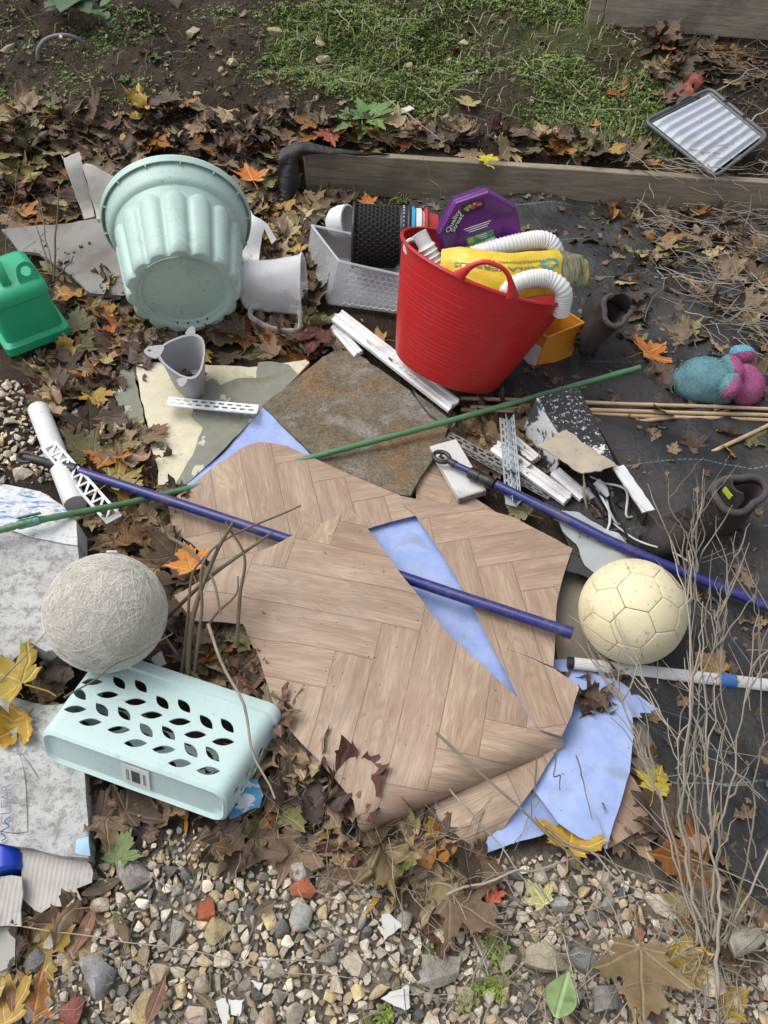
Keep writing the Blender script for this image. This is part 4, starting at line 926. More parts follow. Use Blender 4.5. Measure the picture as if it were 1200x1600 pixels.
for nm, u0, u1, mt in (('yellow_part', 0, .615, YEL), ('printed_part', .615, .90, OLV), ('bag_end', .90, 1.0, YEL)):
    m = MB(); rings = []; nn = max(4, int((u1 - u0) * 50))
    for i in range(nn + 1):
        u = u0 + (u1 - u0) * i / nn; rings.append([bagS(u, math.cos(math.pi * k / 14)) for k in range(15)] + [bagS(u, -math.cos(math.pi * k / 14), False) for k in range(1, 14)])
    m.ring(rings, cap0=u0 == 0, cap1=u1 == 1.0); m.build(nm, mt, bagt, 60)
GREYI = pmat('grey_print', (.19, .19, .10), .45, .05, damt=0); RINGI = pmat('teal_print', (.13, .36, .34), .45, .05, damt=0); YLW = pmat('yellow_print', (.75, .58, .12), .45, .05, damt=0)
def bagprint(me, mat, u0, v0, flip=True, su=.265, name='lettering'):
    me.materials.clear(); me.materials.append(mat)
    bm = bmesh.new(); bm.from_mesh(me); bmesh.ops.subdivide_edges(bm, edges=[e for e in bm.edges if e.calc_length() > .012], cuts=1); bm.to_mesh(me); bm.free()
    for vv in me.vertices:
        x, y = vv.co.x, vv.co.y
        if flip: x, y = -x, -y
        vv.co = bagS(min(.6, max(.01, u0 + x / su)), max(-.98, min(.98, v0 + y / .058)), True, .0012 + vv.co.z)
    o = link(bpy.data.objects.new(name, me), bagt); return o
bagprint(text_mesh('SLABLAYERPLUS', .0165, bold=.0004), GREYI, .31, .16)
bagprint(text_mesh('PROFESSIONAL MIX', .0085, bold=.0002), GREYI, .36, .46)
for (ro_, ri_, mt, zz_) in ((.0150, 0.0, RINGI, 0), (.0085, 0.0, YLW, .0007)):
    bm = bmesh.new(); bmesh.ops.create_circle(bm, cap_ends=True, cap_tris=True, segments=28, radius=ro_); 
    for v_ in bm.verts: v_.co.z = zz_
    me = bpy.data.meshes.new('printed_ring'); bm.to_mesh(me); bm.free(); bagprint(me, mt, .535, .28, False, name='printed_ring')

def hose(name, pts, r, lab, pitch=.0055, smooth_to=0.0):
    c = curve_pts(pts, 40); out = [c[0]]
    for p in c[1:]:
        if (p - out[-1]).length >= pitch / 4: out.append(p)
    rad = [r * (1.0 + (.055 * math.cos(2 * math.pi * i / 4) if i / len(out) > smooth_to else 0)) for i in range(len(out))]
    m = MB(); m.tube(out, rad, 20); o = m.build(name, HOSE, None, 80); return tag(o, lab, 'hose')
HOSE = pmat('white_hose', (.72, .72, .70), .4, .05, 10, .05, 80, .001, (.35, .32, .27), .3, 8)
hose('corrugated_hose', [P(725, 405, .375), P(760, 393, .395), P(815, 379, .405), P(850, 376, .400), P(866, 392, .375), P(868, 430, .30)], .0225, 'white corrugated hose bending behind the yellow bag')
hose('corrugated_hose', [P(775, 478, .33), P(792, 455, .375), P(820, 438, .395), P(856, 436, .390), P(880, 455, .365), P(876, 490, .30)], .0205, 'white ribbed hose arching over the front rim of the red tub')
wp_ = thing('waste_pipe', 'stepped white plastic waste pipe standing in the red tub', 'pipe'); a, b = P(655, 364, .44), P(686, 425, .36)
m = MB(); pts = [a.lerp(b, k / 24) for k in range(25)]; m.tube(pts, [.0185 if k < 8 else (.0205 if k % 3 else .0235) for k in range(25)], 20); m.build('tube', WHITEP, wp_, 30)
m = MB(); m.tube([a + (a - b).normalized() * .0005, a + (a - b).normalized() * .001], .0145, 18); m.build('bore', pmat('pipe_bore', (.35, .35, .35), .6), wp_)
wr = thing('pipe_collar', 'round white pipe collar with a cable tie beside the waste pipe', 'pipe fitting'); c = P(645, 387, .405)
CM = frame(c, (1, 0, .1), z=(-.15, -.75, .65)); m = MB(); m.lathe([(.0235, -.03), (.0235, .004), (.0215, .006), (.0165, .005), (.0160, -.03)], 30); o = m.build('collar', WHITEP, wr, 40); o.matrix_world = CM
m = MB(); m.tube(curve_pts([c + Vector((.02, -.02, -.01)), c + Vector((.035, -.015, .004)), c + Vector((.04, -.03, -.02)), c + Vector((.028, -.04, -.025))], 6), .0022, 6); m.build('cable_tie', WHITEP, wr)
m = MB(); m.lathe([(.001, .0), (.19, .0)], 40); o = m.build('tub_rubble', pmat('debris2', (.05, .04, .03), .9, .5, 40, .8, 60), None); o.matrix_world = RM @ Matrix.Translation((0, 0, .20)); tag(o, 'dark leaf rubbish filling the red tub below the bag', 'rubbish', kind='stuff')

# ------------------------------------------------------------------ orange trough
ORA = pmat('orange_plastic', (.62, .235, .020), .38, .07, 6, .05, 80, .001, (.25, .11, .02), .3, 6)
FLt, FRt, BRt = P(855, 528, .105), P(912, 505, .105), P(880, 484, .105); BLt = BRt + FLt - FRt
FLb, FRb = P(832, 588, .012), P(890, 563, .012); BRb = FRb + (BRt - FRt) * .85; BLb = FLb + (BLt - FLt) * .85
ot = thing('orange_trough', 'small orange plastic planter trough wedged behind the red tub', 'planter')
m = MB(); m.add([FLb, FRb, BRb, BLb, FLt, FRt, BRt, BLt], [(3, 2, 1, 0), (0, 1, 5, 4), (1, 2, 6, 5), (2, 3, 7, 6), (3, 0, 4, 7)]); m.build('box', ORA, ot, 20, solid=.003)
cr4 = [FLt, FRt, BRt, BLt]; m = MB()
for k in range(4): m.tube([cr4[k], cr4[(k + 1) % 4]], .0042, 6)
m.build('rim', ORA, ot)
m = MB(); d1 = (FLb - FLt); q = (FRt - FLt).normalized() * -.004; w_ = (BLt - FLt) * .6
m.add([FLt + q + d1 * .25, FLb + q, FLb + q + w_, FLt + q + d1 * .25 + w_], [(0, 1, 2, 3)]); m.build('label_card', WHITEP, ot, solid=.001)
# ------------------------------------------------------------------ old white box at the edge
def box_mat():
    t = NT('weathered_white_board'); tc = t.new('ShaderNodeTexCoord'); v = tc.outputs['UV']
    n = t.noise(v, 5, 8, .65, .4); n2 = t.noise(v, 45, 8, .8); n3 = t.noise(v, 110, 5, .8); n4 = t.noise(v, 9, 6, .6, 1.2)
    c = t.mix(t.ramp(n, .35, .7), (.52, .52, .50, 1), (.30, .30, .295, 1))
    c = t.mix(t.math('MULTIPLY', t.ramp(n2, .46, .60), .7), c, (.15, .145, .14, 1)); c = t.mix(t.math('MULTIPLY', t.ramp(n3, .56, .66), .6), c, (.05, .05, .05, 1))
    c = t.mix(t.math('MULTIPLY', t.ramp(n4, .60, .74), .6), c, (.23, .18, .10, 1))
    return t.done(c, .8, t.bump(t.math('ADD', n2, n), .4, .004))
def bluebrush_mat():
    t = NT('blue_print_worn'); tc = t.new('ShaderNodeTexCoord'); v = tc.outputs['UV']
    mp = t.new('ShaderNodeMapping'); t.put(mp.inputs[0], v); mp.inputs['Scale'].default_value = (22, 95, 1); mp.inputs['Rotation'].default_value = (0, 0, -.2)
    n = t.noise(mp.outputs[0], 1, 6, .7); n2 = t.noise(v, 12, 4, .6); n3 = t.noise(v, 60, 5, .8)
    k = t.math('MULTIPLY', t.ramp(n, .50, .58), t.ramp(n2, .40, .56))
    c = t.mix(t.math('MULTIPLY', t.ramp(n3, .5, .66), .6), (.60, .61, .60, 1), (.20, .20, .20, 1)); c = t.mix(t.math('MULTIPLY', k, .9), c, (.035, .15, .45, 1))
    return t.done(c, .7, t.bump(n3, .3, .003))
WB = box_mat()
wb = thing('white_box', 'long grime-speckled white box lying along the edge under the fibre ball', 'box')
zW = idw([(60, 770, .105), (122, 850, .095), (0, 900, .11), (-150, 900, .12), (125, 1000, .085)], .004, 5)
o = slab('top_face', [(-260, 775), (10, 757), (62, 767), (98, 790), (120, 815), (123, 870), (122, 960), (118, 1010), (70, 1018), (48, 1004), (10, 1040), (-260, 1040)], 0, .07, WB, None, None, .03, 51, .004, .004, .003, zW); o.parent = wb
wb2 = thing('white_board', 'dirty white board with pen lettering, blue tape at its corner, under the mint basket', 'board')
zV = idw([(120, 1090, .045), (131, 1200, .050), (0, 1200, .062), (0, 1320, .060), (-150, 1300, .06), (138, 1330, .050)], .003, 5)
o = slab('board_face', [(-260, 1075), (0, 1085), (70, 1100), (118, 1098), (127, 1150), (131, 1200), (139, 1300), (137, 1341), (100, 1338), (60, 1328), (0, 1318), (-260, 1300)], 0, .040, WB, None, None, .03, 58, .003, .004, .003, zV); o.parent = wb2
CRS = pmat('crease_dark', (.12, .118, .11), .8)
for (pa_, pb_, pc_) in (((32, 1178), (40, 1220), (44, 1300)), ((8, 1150), (40, 1185), (60, 1215)), ((-20, 1295), (20, 1302), (44, 1300))):
    m = MB(); m.tube(curve_pts([U(q[0], q[1], zV) + Vector((0, 0, .0012)) for q in (pa_, pb_, pc_)], 6), .0006, 4); m.build('crease', CRS, wb2)
zW2 = lambda x, y: zW(x, y) + .0045
o = sheet('printed_flap', [(-200, 800), (0, 760), (12, 758), (62, 768), (97, 790), (119, 815), (121, 851), (100, 850), (40, 836), (0, 822), (-200, 800)][:-1], zW2, [bluebrush_mat()], None, None, .022, .003, 52, wb, rough=.003)
o = sheet('end_flap', [(-200, 1285), (0, 1300), (60, 1308), (138, 1305), (138, 1341), (98, 1338), (50, 1326), (0, 1317), (-200, 1310)], lambda x, y: zV(x, y) + .005, [WB], None, None, .022, .003, 53, wb2, rough=.003)
LB = pmat('pale_blue_tape', (.30, .50, .66), .5, .3, 30)
o = sheet('tape_patch', [(120, 1312), (139, 1308), (139, 1338), (118, 1334)], lambda x, y: zV(x, y) + .0066, [LB], None, None, .01, .001, 54, wb2, rough=.004)
a, b = P(12, 1305, .066), P(12, 1222, .066)
lettering('CLEAR', .026, pmat('pen_ink', (.16, .17, .22), .6, .05, damt=0), wb2, frame((P(10, 1258, .0705)), b - a, z=(0, 0, 1)), shear=.2)
BI = pmat('blue_ink', (.04, .12, .42), .6, .05, damt=0)
m = MB(); c = P(8, 1295, .070); m.tube([c + Vector((.006 * math.sin(k * 1.3), (k - 5) * .004, .0006 * (k % 2))) for k in range(11)], .0011, 4); m.build('pen_scribble', BI, wb2)
CARD = pmat('grey_cardboard', (.36, .345, .32), .9, .2, 12, .3, 60, .002, (.12, .11, .10), .5, 7)
def corr_mat():
    t = NT('corrugated_card'); tc = t.new('ShaderNodeTexCoord'); v = tc.outputs['UV']; w = t.new('ShaderNodeTexWave'); t.put(w.inputs[0], v); w.inputs['Scale'].default_value = 38; w.inputs['Distortion'].default_value = .6
    n = t.noise(v, 9, 6, .65); c = t.mix(t.ramp(n, .4, .7), (.46, .44, .40, 1), (.22, .205, .185, 1)); c = t.mix(t.math('MULTIPLY', w.outputs['Fac'], .18), c, (.62, .60, .55, 1))
    return t.done(c, .9, t.bump(t.math('MULTIPLY_ADD', w.outputs['Fac'], .6, n), .4, .003))
CORR = corr_mat()
zk = idw([(40, 1340, .040), (140, 1360, .035), (60, 1420, .006), (120, 1390, .020)], .004)
flat('cardboard_flap', [(32, 1325), (100, 1335), (142, 1345), (143, 1378), (122, 1384), (127, 1408), (95, 1415), (60, 1428), (36, 1405)], zk, CORR, 'torn grey corrugated cardboard flap poking out under the white box', 'cardboard', .004, 55, rough=.012)
zk = idw([(-30, 1370, .045), (34, 1372, .045), (32, 1448, .018)], .002)
flat('cardboard_flap', [(-60, 1368), (34, 1370), (36, 1395), (33, 1420), (32, 1448), (-60, 1450)], zk, CORR, 'pale ridged cardboard roll beside the blue bottle cap', 'cardboard', .006, 56, rough=.005)
zk = idw([(-30, 1450, .012), (24, 1450, .012), (20, 1520, .006)], .002)
flat('cardboard_flap', [(-60, 1446), (24, 1450), (22, 1510), (-60, 1530)], zk, CARD, 'dark flat cardboard scrap nearest the maple leaf at the corner', 'cardboard', .004, 57)
bc_ = thing('bottle', 'bright blue plastic bottle top sticking out from under the white box', 'bottle'); BLU = pmat('blue_cap', (.008, .045, .40), .3, .08, 6, .03)
a, b = P(8, 1312, .026), P(8, 1368, .030); m = MB(); m.tube([a, a.lerp(b, .55), a.lerp(b, .56), a.lerp(b, .93), b], [.029, .029, .032, .032, .027], 28); m.build('cap', BLU, bc_, 35)
m = MB(); m.tube([a + (a - b) * .5 - Vector((0, 0, .02)), a], [.022, .022], 20); m.build('neck', BLU, bc_, 35)

# ------------------------------------------------------------------ wound fibre ball
FIB = pmat('fibre', (.80, .775, .70), .85, .35, 25, .3, 200, .001, (.34, .32, .25), .4, 8); FIBD = pmat('fibre_core', (.56, .54, .485), .9, .5, 130, .9, 260, .003, (.16, .145, .115), .6, 60)
rB = .116; cB = P(166, 957, .175)
fb = thing('fibre_ball', 'pale round ball wound from fine fibres between the white box and mint basket', 'ball', (cB.x, cB.y, cB.z))
m = MB(); 
bm = bmesh.new(); bmesh.ops.create_icosphere(bm, subdivisions=4, radius=rB * .985)
me = bpy.data.meshes.new('core'); bm.to_mesh(me); bm.free(); smooth(me, 180); me.materials.append(FIBD); link(bpy.data.objects.new('core', me), fb)
m = MB()
for k in range(2200):
    u = Vector((rng.gauss(0, 1), rng.gauss(0, 1), rng.gauss(0, 1))).normalized(); v = u.orthogonal().normalized(); w = u.cross(v); hgt_ = rng.uniform(-.75, .75); a0 = rng.uniform(0, 6.28); span = rng.uniform(.25, 1.5); n = int(3 + span * 6); q = math.sqrt(1 - hgt_ ** 2); rr = rB * rng.uniform(.985, 1.012); wob = rng.uniform(0, .10)
    pts = []
    for i in range(n + 1):
        a = a0 + span * i / n; d = (v * math.cos(a) + w * math.sin(a)) * q + u * (hgt_ + wob * math.sin(3 * a)); pts.append(d.normalized() * rr)
    m.tube(pts, rng.choice((.0002, .0003, .0004)), 3, caps=False)
o = m.build('fibres', FIB, fb, 180); o['kind'] = 'stuff'
m = MB(); m.box((0, 0, 0), (.022, .004, .014)); o = m.build('paper_tag', WHITEP, fb, bevel=.002); o.location = (.012, rB * .80, rB * .62)

# ------------------------------------------------------------------ football of stitched panels
BALLM = pmat('football_skin', (.70, .62, .40), .55, .14, 9, .2, 120, .0015, (.24, .19, .10), .75, 6, speck=.7)
cF = P(988, 955, .1115 + .009); rF = .108
fo = thing('football', 'worn cream football with dark stitched seams next to the vinyl', 'ball', M=Matrix.Translation(cF) @ Matrix.Rotation(.5, 4, 'Z') @ Matrix.Rotation(.7, 4, 'X'))
bm = bmesh.new(); bmesh.ops.create_icosphere(bm, subdivisions=1, radius=1)
iv = [v.co.copy() for v in bm.verts]; ie = [(e.verts[0].index, e.verts[1].index) for e in bm.edges]; fcs = [[v.index for v in f.verts] for f in bm.faces]; bm.free()
tri_pt = lambda a, b: iv[a].lerp(iv[b], 1 / 3)
polys = []
for k in range(12):
    nb = [b if a == k else a for a, b in ie if k in (a, b)]; c = iv[k]; u = c.orthogonal().normalized(); w = c.cross(u)
    nb.sort(key=lambda j: math.atan2(iv[j].dot(w), iv[j].dot(u))); polys.append([tri_pt(k, j) for j in nb])
for f in fcs: polys.append([tri_pt(f[i], f[(i + d) % 3]) if d == 1 else tri_pt(f[(i + 1) % 3], f[i]) for i in range(3) for d in (1, -1)])
for poly in polys:
    c = sum(poly, Vector()) / len(poly); c.normalize(); pl = [p.normalized() for p in poly]; m = MB(); N = 4; rings = []
    if (pl[1] - pl[0]).cross(pl[2] - pl[1]).dot(c) < 0: pl = pl[::-1]
    bnd = []
    for i in range(len(pl)):
        for k in range(5): bnd.append(pl[i].lerp(pl[(i + 1) % len(pl)], k / 5))
    for (s, h) in ((.988, -.016), (.980, -.003), (.95, .001), (.85, .002), (.6, .003), (.3, .004)):
        rings.append([((c.lerp(b, s)).normalized()) * rF * (1 + h + .004 * noise.noise(b * 3)) for b in bnd])
    m.ring(rings, cap0=False, cap1=True); m.build('panel', BALLM, fo, 60)
bm = bmesh.new(); bmesh.ops.create_icosphere(bm, subdivisions=3, radius=rF * .990); me = bpy.data.meshes.new('bladder'); bm.to_mesh(me); bm.free(); me.materials.append(pmat('seam_dark', (.05, .038, .022), .9)); link(bpy.data.objects.new('bladder', me), fo)

# ------------------------------------------------------------------ mint basket with leaf cut-outs
bl, br, tl = P(61, 1138, .135), P(354, 1242, .128), P(121, 1004, .070); ex = (br - bl); Lb_ = ex.length; ex.normalize()
ey = tl - bl; ey = (ey - ex * ey.dot(ex)); Dp = ey.length; ey.normalize()
BMx = frame(bl, ex, ey); hB = .092
def onplane(px, py, M, dz=0.0):
    n = M.to_3x3() @ Vector((0, 0, 1)); o = M.translation + n * dz; c = Vector((0, 0, CAMH)); d = P(px, py) - c; return c + d * ((o - c).dot(n) / d.dot(n))
mbk = thing('storage_basket', 'mint plastic storage basket with leaf-shaped holes lying on its long side', 'basket', M=BMx)
MINT2 = pmat('mint_basket_plastic', (.49, .635, .610), .42, .05, 6, .04, 120, .001, (.20, .20, .16), .25, 6, speck=.25)
def rr(x0, x1, z0, z1, y, rad=.024, n=5):
    o = []
    for cx, cz, a0 in ((x1 - rad, z0 + rad, -90), (x1 - rad, z1 - rad, 0), (x0 + rad, z1 - rad, 90), (x0 + rad, z0 + rad, 180)):
        o += [(cx + rad * math.cos(R(a0 + 90 * k / n)), y, cz + rad * math.sin(R(a0 + 90 * k / n))) for k in range(n + 1)]
    return o
m = MB(); g_ = .010
m.ring([rr(.022, Lb_ - .022, -hB + .022, -.022, .006), rr(.012, Lb_ - .012, -hB + .012, -.012, .006), rr(.006, Lb_ - .006, -hB + .006, -.006, -.001), rr(.001, Lb_ - .001, -hB + .001, -.001, .004),
        rr(0, Lb_, -hB, 0, .016), rr(-g_ * .5, Lb_ + g_ * .5, -hB - .004, .004, Dp * .5), rr(-g_ * .9, Lb_ + g_ * .9, -hB - .008, .008, Dp * .86), rr(-g_ - .005, Lb_ + g_ + .005, -hB - .013, .013, Dp * .875),
        rr(-g_ - .005, Lb_ + g_ + .005, -hB - .013, .013, Dp * .97), rr(-g_ - .002, Lb_ + g_ + .002, -hB - .010, .010, Dp)], cap0=True, cap1=False)
for i_, f_ in enumerate(m.f): m.f[i_] = tuple(f_[::-1])
bo = m.build('shell', MINT2, mbk, 45); bo.modifiers.new('solid', 'SOLIDIFY').thickness = .0025
HC = [(412, 595, 0), (392, 655, 1), (505, 660, 0), (595, 675, 0), (340, 702, 0), (457, 708, 1), (573, 738, 1), (685, 742, 0), (775, 757, 0), (320, 765, 1), (433, 768, 0), (525, 785, 0), (640, 792, 1), (757, 820, 1), (867, 822, 0), (955, 838, 0), (383, 818, 1), (503, 850, 1), (617, 853, 0), (710, 865, 0), (822, 873, 1), (938, 903, 1), (572, 905, 1), (690, 932, 1), (803, 935, 0), (893, 952, 0), (757, 988, 1), (876, 1020, 1)]
cut = MB(); BI_ = BMx.inverted()
for cx, cy, hz_ in HC:
    p = BI_ @ onplane(cx / 2.667 - 3, 820 + cy / 2.667, BMx, .004); an = R(-2) if hz_ else R(-62)
    q = BI_ @ onplane(cx / 2.667 + 10 * math.cos(an), 820 + cy / 2.667 - 10 * math.sin(an), BMx, .004); d = (q - p); d.z = 0; d.normalize(); s_ = Vector((-d.y, d.x, 0)); ll, ww = .0215, .0088
    pl = []
    for k in range(9): t = -1 + 2 * k / 8; pl.append(p + d * (ll * t) + s_ * (ww * (1 - t * t)))
    for k in range(1, 8): t = 1 - 2 * k / 8; pl.append(p + d * (ll * t) - s_ * (ww * (1 - t * t)))
    cut.ring([[(v.x, v.y, -.24) for v in pl[::-1]], [(v.x, v.y, .04) for v in pl[::-1]]])
for k in range(5):
    c = Vector((Lb_, .035 + .024 * k, -.040 - .020 * (k % 2))); pl = [(c.y + .011 * math.cos(a) * abs(math.cos(a)) ** .3, c.z + .012 * math.sin(a)) for a in [2 * math.pi * j / 14 for j in range(14)]]
    cut.ring([[(Lb_ - .04, y, z) for y, z in pl], [(Lb_ + .04, y, z) for y, z in pl]])
cme = cut.mesh('cutter'); bmx = bmesh.new(); bmx.from_mesh(cme); bmesh.ops.recalc_face_normals(bmx, faces=bmx.faces); bmx.to_mesh(cme); bmx.free()
co = link(bpy.data.objects.new('cutter', cme)); co.matrix_world = BMx
bpy.context.view_layer.update()
md = bo.modifiers.new('cut', 'BOOLEAN'); md.object = co; md.operation = 'DIFFERENCE'; md.solver = 'EXACT'
dg = bpy.context.evaluated_depsgraph_get(); nm_ = bpy.data.meshes.new_from_object(bo.evaluated_get(dg)); bo.modifiers.clear(); bo.data = nm_; smooth(nm_, 40); bpy.data.objects.remove(co)
lx = Lb_ * .515; m = MB(); m.box((lx, .003, -hB * .5), (.056, .003, .052)); lab_ = m.build('barcode_label', WHITEP, mbk)
for k in range(8):
    m = MB(); m.box((lx - .007 + .0022 * k, .0010, -hB * .5), (.0006 if k % 3 else .0009, .0012, .032)); o = m.build('barcode_bar', BLKI, lab_)
for x_ in (-.018, -.0145, .0165, .0195):
    m = MB(); m.box((lx + x_, .0010, -hB * .5), (.0011, .0012, .030)); m.build('small_print', pmat('small_print', (.25, .25, .25), .6, damt=0), lab_)

# ------------------------------------------------------------------ soft toy
PLT = pmat('teal_plush', (.12, .25, .275), .95, .22, 12, .6, 320, .003, (.055, .085, .055), .65, 6); PLP = pmat('pink_plush', (.33, .085, .20), .95, .2, 12, .6, 320, .003, (.14, .06, .06), .5, 6); PLB = pmat('blue_plush', (.13, .36, .46), .95, .2, 14, .6, 320, .003, (.09, .15, .14), .4, 6)
ty = thing('soft_toy', 'faded teal and pink plush toy lying face down by the bamboo canes', 'toy')
def blob(name, c, r, mats, M=None, split=None, lump=.06, seed=0):
    bm = bmesh.new(); bmesh.ops.create_icosphere(bm, subdivisions=4, radius=1)
    for v in bm.verts:
        k = 1 + lump * noise.noise(v.co * 1.7 + Vector((seed, 0, 0))); v.co = Vector((v.co.x * r[0], v.co.y * r[1], v.co.z * r[2])) * k
    me = bpy.data.meshes.new(name)
    if split is not None:
        for f in bm.faces: f.material_index = 1 if f.calc_center_median().dot(split) > 0 else 0
    bm.to_mesh(me); bm.free(); smooth(me, 180)
    for mt in mats: me.materials.append(mt)
    o = link(bpy.data.objects.new(name, me), ty); o.matrix_world = Matrix.Translation(c) @ (M or Matrix()); return o
cT = P(1105, 596, .062); blob('body', cT, (.088, .068, .062), [PLT], Matrix.Rotation(R(-8), 4, 'Z'), lump=.10, seed=2)
blob('head', P(1162, 602, .055), (.050, .062, .052), [PLP], lump=.05, seed=4)
blob('arm', P(1144, 574, .112), (.024, .042, .026), [PLT, PLP], Matrix.Rotation(R(14), 4, 'Z'), Vector((.8, -.2, .35)), seed=5)
blob('arm', P(1141, 602, .112), (.027, .042, .026), [PLT, PLP], Matrix.Rotation(R(-24), 4, 'Z'), Vector((.8, -.3, -.1)), seed=6)
blob('foot', P(1120, 624, .030), (.042, .027, .026), [PLB, PLP], Matrix.Rotation(R(10), 4, 'Z'), Vector((.2, -.7, -.25)), seed=7)
blob('foot', P(1160, 553, .085), (.032, .025, .022), [PLB, PLP], Matrix.Rotation(R(-15), 4, 'Z'), Vector((.3, -.8, -.5)), seed=8)

def pile(o, n, ln, cols, seed):
    r2 = np.random.default_rng(seed); me0 = o.data; nv = len(me0.vertices); co = np.zeros(nv * 3); me0.vertices.foreach_get('co', co); co = co.reshape(-1, 3); no = np.zeros(nv * 3); me0.vertices.foreach_get('normal', no); no = no.reshape(-1, 3)
    fi = r2.integers(0, len(me0.polygons), n); m = MB(); C = []
    for f in fi:
        pf = me0.polygons[f]; w = r2.dirichlet((1, 1, 1)); ids = list(pf.vertices); p = sum(co[ids[k]] * w[k] for k in range(3)); nn = no[ids[0]]; t = np.cross(nn, r2.normal(size=3)); t /= np.linalg.norm(t) + 1e-9; d = nn + t * .8; q = p + d * ln * r2.uniform(.5, 1.2); s_ = np.cross(d, t) ; s_ = s_ / (np.linalg.norm(s_) + 1e-9) * .0007
        k = len(m.v); m.v += [tuple(p - s_), tuple(p + s_), tuple(q)]; m.f.append((k, k + 1, k + 2)); m.mi.append(0); c = np.array(cols[pf.material_index if len(cols) > 1 else 0]) * r2.uniform(.82, 1.2); C += [tuple(c)] * 3
    me = m.mesh('pile', 180); at = me.color_attributes.new('col', 'FLOAT_COLOR', 'POINT'); at.data.foreach_set('color', np.column_stack([np.array(C), np.ones(len(C))]).astype(np.float32).ravel()); me.materials.append(pmat('plush_pile', 'ATTR', .95, .3, 14, 0, 50, damt=.45, dirt=(.07, .075, .05), dscale=7)); x = link(bpy.data.objects.new('pile', me), o); x['kind'] = 'stuff'
SEAM = pmat('toy_seam', (.05, .09, .095), .95)
bo_ = [c for c in ty.children if c.name.startswith('body')][0]
for ph in (-.5, .9):
    m = MB(); m.tube([bo_.matrix_world @ (Vector((.088 * math.cos(a), .068 * math.sin(a) * math.cos(ph), .062 * math.sin(a) * math.sin(ph + .9))) * 1.0) for a in [math.pi * k / 14 for k in range(15)]], .0012, 4); m.build('seam', SEAM, ty)
for ch in [c for c in ty.children if not c.name.startswith('seam')]:
    cs_ = [(.135, .275, .305), (.36, .10, .22)] if len(ch.data.materials) > 1 else ([(.36, .10, .22)] if ch.name.startswith('head') else [(.135, .275, .305)])
    if ch.name.startswith('foot'): cs_[0] = (.22, .46, .56)
    pile(ch, 5200 if ch.name.startswith('body') else 2600 if ch.name.startswith('head') else 1200, .0042, cs_, 5)
# ------------------------------------------------------------------ boots
LEA = pmat('dark_leather', (.034, .029, .025), .7, .3, 14, .5, 90, .002, (.075, .062, .048), .6, 6, Specular_IOR_Level=.25); SOLE = pmat('rubber_sole', (.012, .012, .012), .8, .2, 20, .4, 90, .002, (.08, .065, .05), .5, 7); PAD = pmat('boot_lining', (.070, .060, .056), .9, .2, 20, .4, 150, .002, (.06, .05, .04), .4, 8)
def foot(xt, xh, w, z, n=28):
    o = []
    for k in range(n):
        a = 2 * math.pi * k / n; u = .5 - .5 * math.cos(a); x = xt + (xh - xt) * u
        prof_ = (math.sin(math.pi * min(1, max(0, u)) ** .75) ** .42) * (1 - .20 * math.exp(-((u - .62) / .14) ** 2)) * (1 - .12 * u); o.append((x, (1 if a <= math.pi else -1) * w * prof_, z))
    return o
def boot(label, M, green=True):
    b = thing('hiking_boot', label, 'boot', M=M, group='muddy boots')
    m = MB(); m.ring([foot(.004, .282, .048, 0), foot(-.002, .288, .051, .006), foot(-.002, .288, .051, .024), foot(.003, .284, .047, .030)]); m.build('sole', SOLE, b, 40)
    for k in range(11):
        for s in (-1, 1): m = MB(); m.box((.022 + k * .024, s * .040 * (1 - .15 * (k > 5)), .010), (.012, .012, .018)); m.build('tread_lug', SOLE, b, bevel=.002)
    m = MB(); R_ = [foot(.004, .284, .046, .030), foot(.006, .286, .047, .045), foot(.022, .286, .046, .062), foot(.060, .284, .044, .078), foot(.105, .282, .042, .095), foot(.135, .280, .041, .112), foot(.150, .280, .042, .135), foot(.155, .284, .044, .155)]
    m.ring(R_, cap0=True, cap1=False); m.build('upper', LEA, b, 60, solid=.006)
    m = MB(); top = foot(.152, .286, .045, .157); m.tube([Vector(p) + Vector((0, 0, .010 * math.sin(3.1 * i / 28 * 2))) for i, p in enumerate(top)], .0085, 10, closed=True); m.build('collar', PAD, b, 60)
    m = MB(); m.ring([foot(.150, .278, .036, .150), foot(.155, .270, .030, .06), foot(.18, .26, .02, .04)], cap0=False, cap1=True); m.build('lining', PAD, b, 60)
    tg = []
    for (x, z, w) in ((.085, .085, .020), (.125, .104, .026), (.160, .130, .030), (.178, .158, .031), (.182, .185, .030), (.180, .197, .020)):
        tg.append([(x + .010 * (abs(y) / w) ** 2 if w else x, y, z) for y in [w * s / 4 for s in range(-4, 5)]])
    m = MB(); m.ring(tg, close=False, cap0=False, cap1=False); m.build('tongue', LEA, b, 60, solid=.006)
    if green: m = MB(); m.box((0, 0, 0), (.004, .028, .013)); o = m.build('green_tag', pmat('lime_tag', (.33, .42, .05), .5), b); o.matrix_local = Matrix.Translation((.168, 0, .180)) @ Matrix.Rotation(R(8), 4, 'Y')
    for k in range(5):
        x, z, w = .070 + k * .017, .085 + k * .014, .026 + .001 * k
        for s in (1, -1): m = MB(); m.tube(curve_pts([(x, -s * w, z), (x + .006, 0, z + .012), (x + .014, s * w, z + .008)], 4), .0026, 6); m.build('lace', BLACKP, b)
        for s in (1, -1): m = MB(); m.lathe([(.0045, 0), (.0045, .002), (.002, .003)], 8); o = m.build('eyelet', PAD, b); o.matrix_local = Matrix.Translation((x, s * (w + .007), z - .002)) @ Matrix.Rotation(s * R(-60), 4, 'X')
    return b
h_, t_ = P(1135, 822, .02), P(1002, 868, .02)
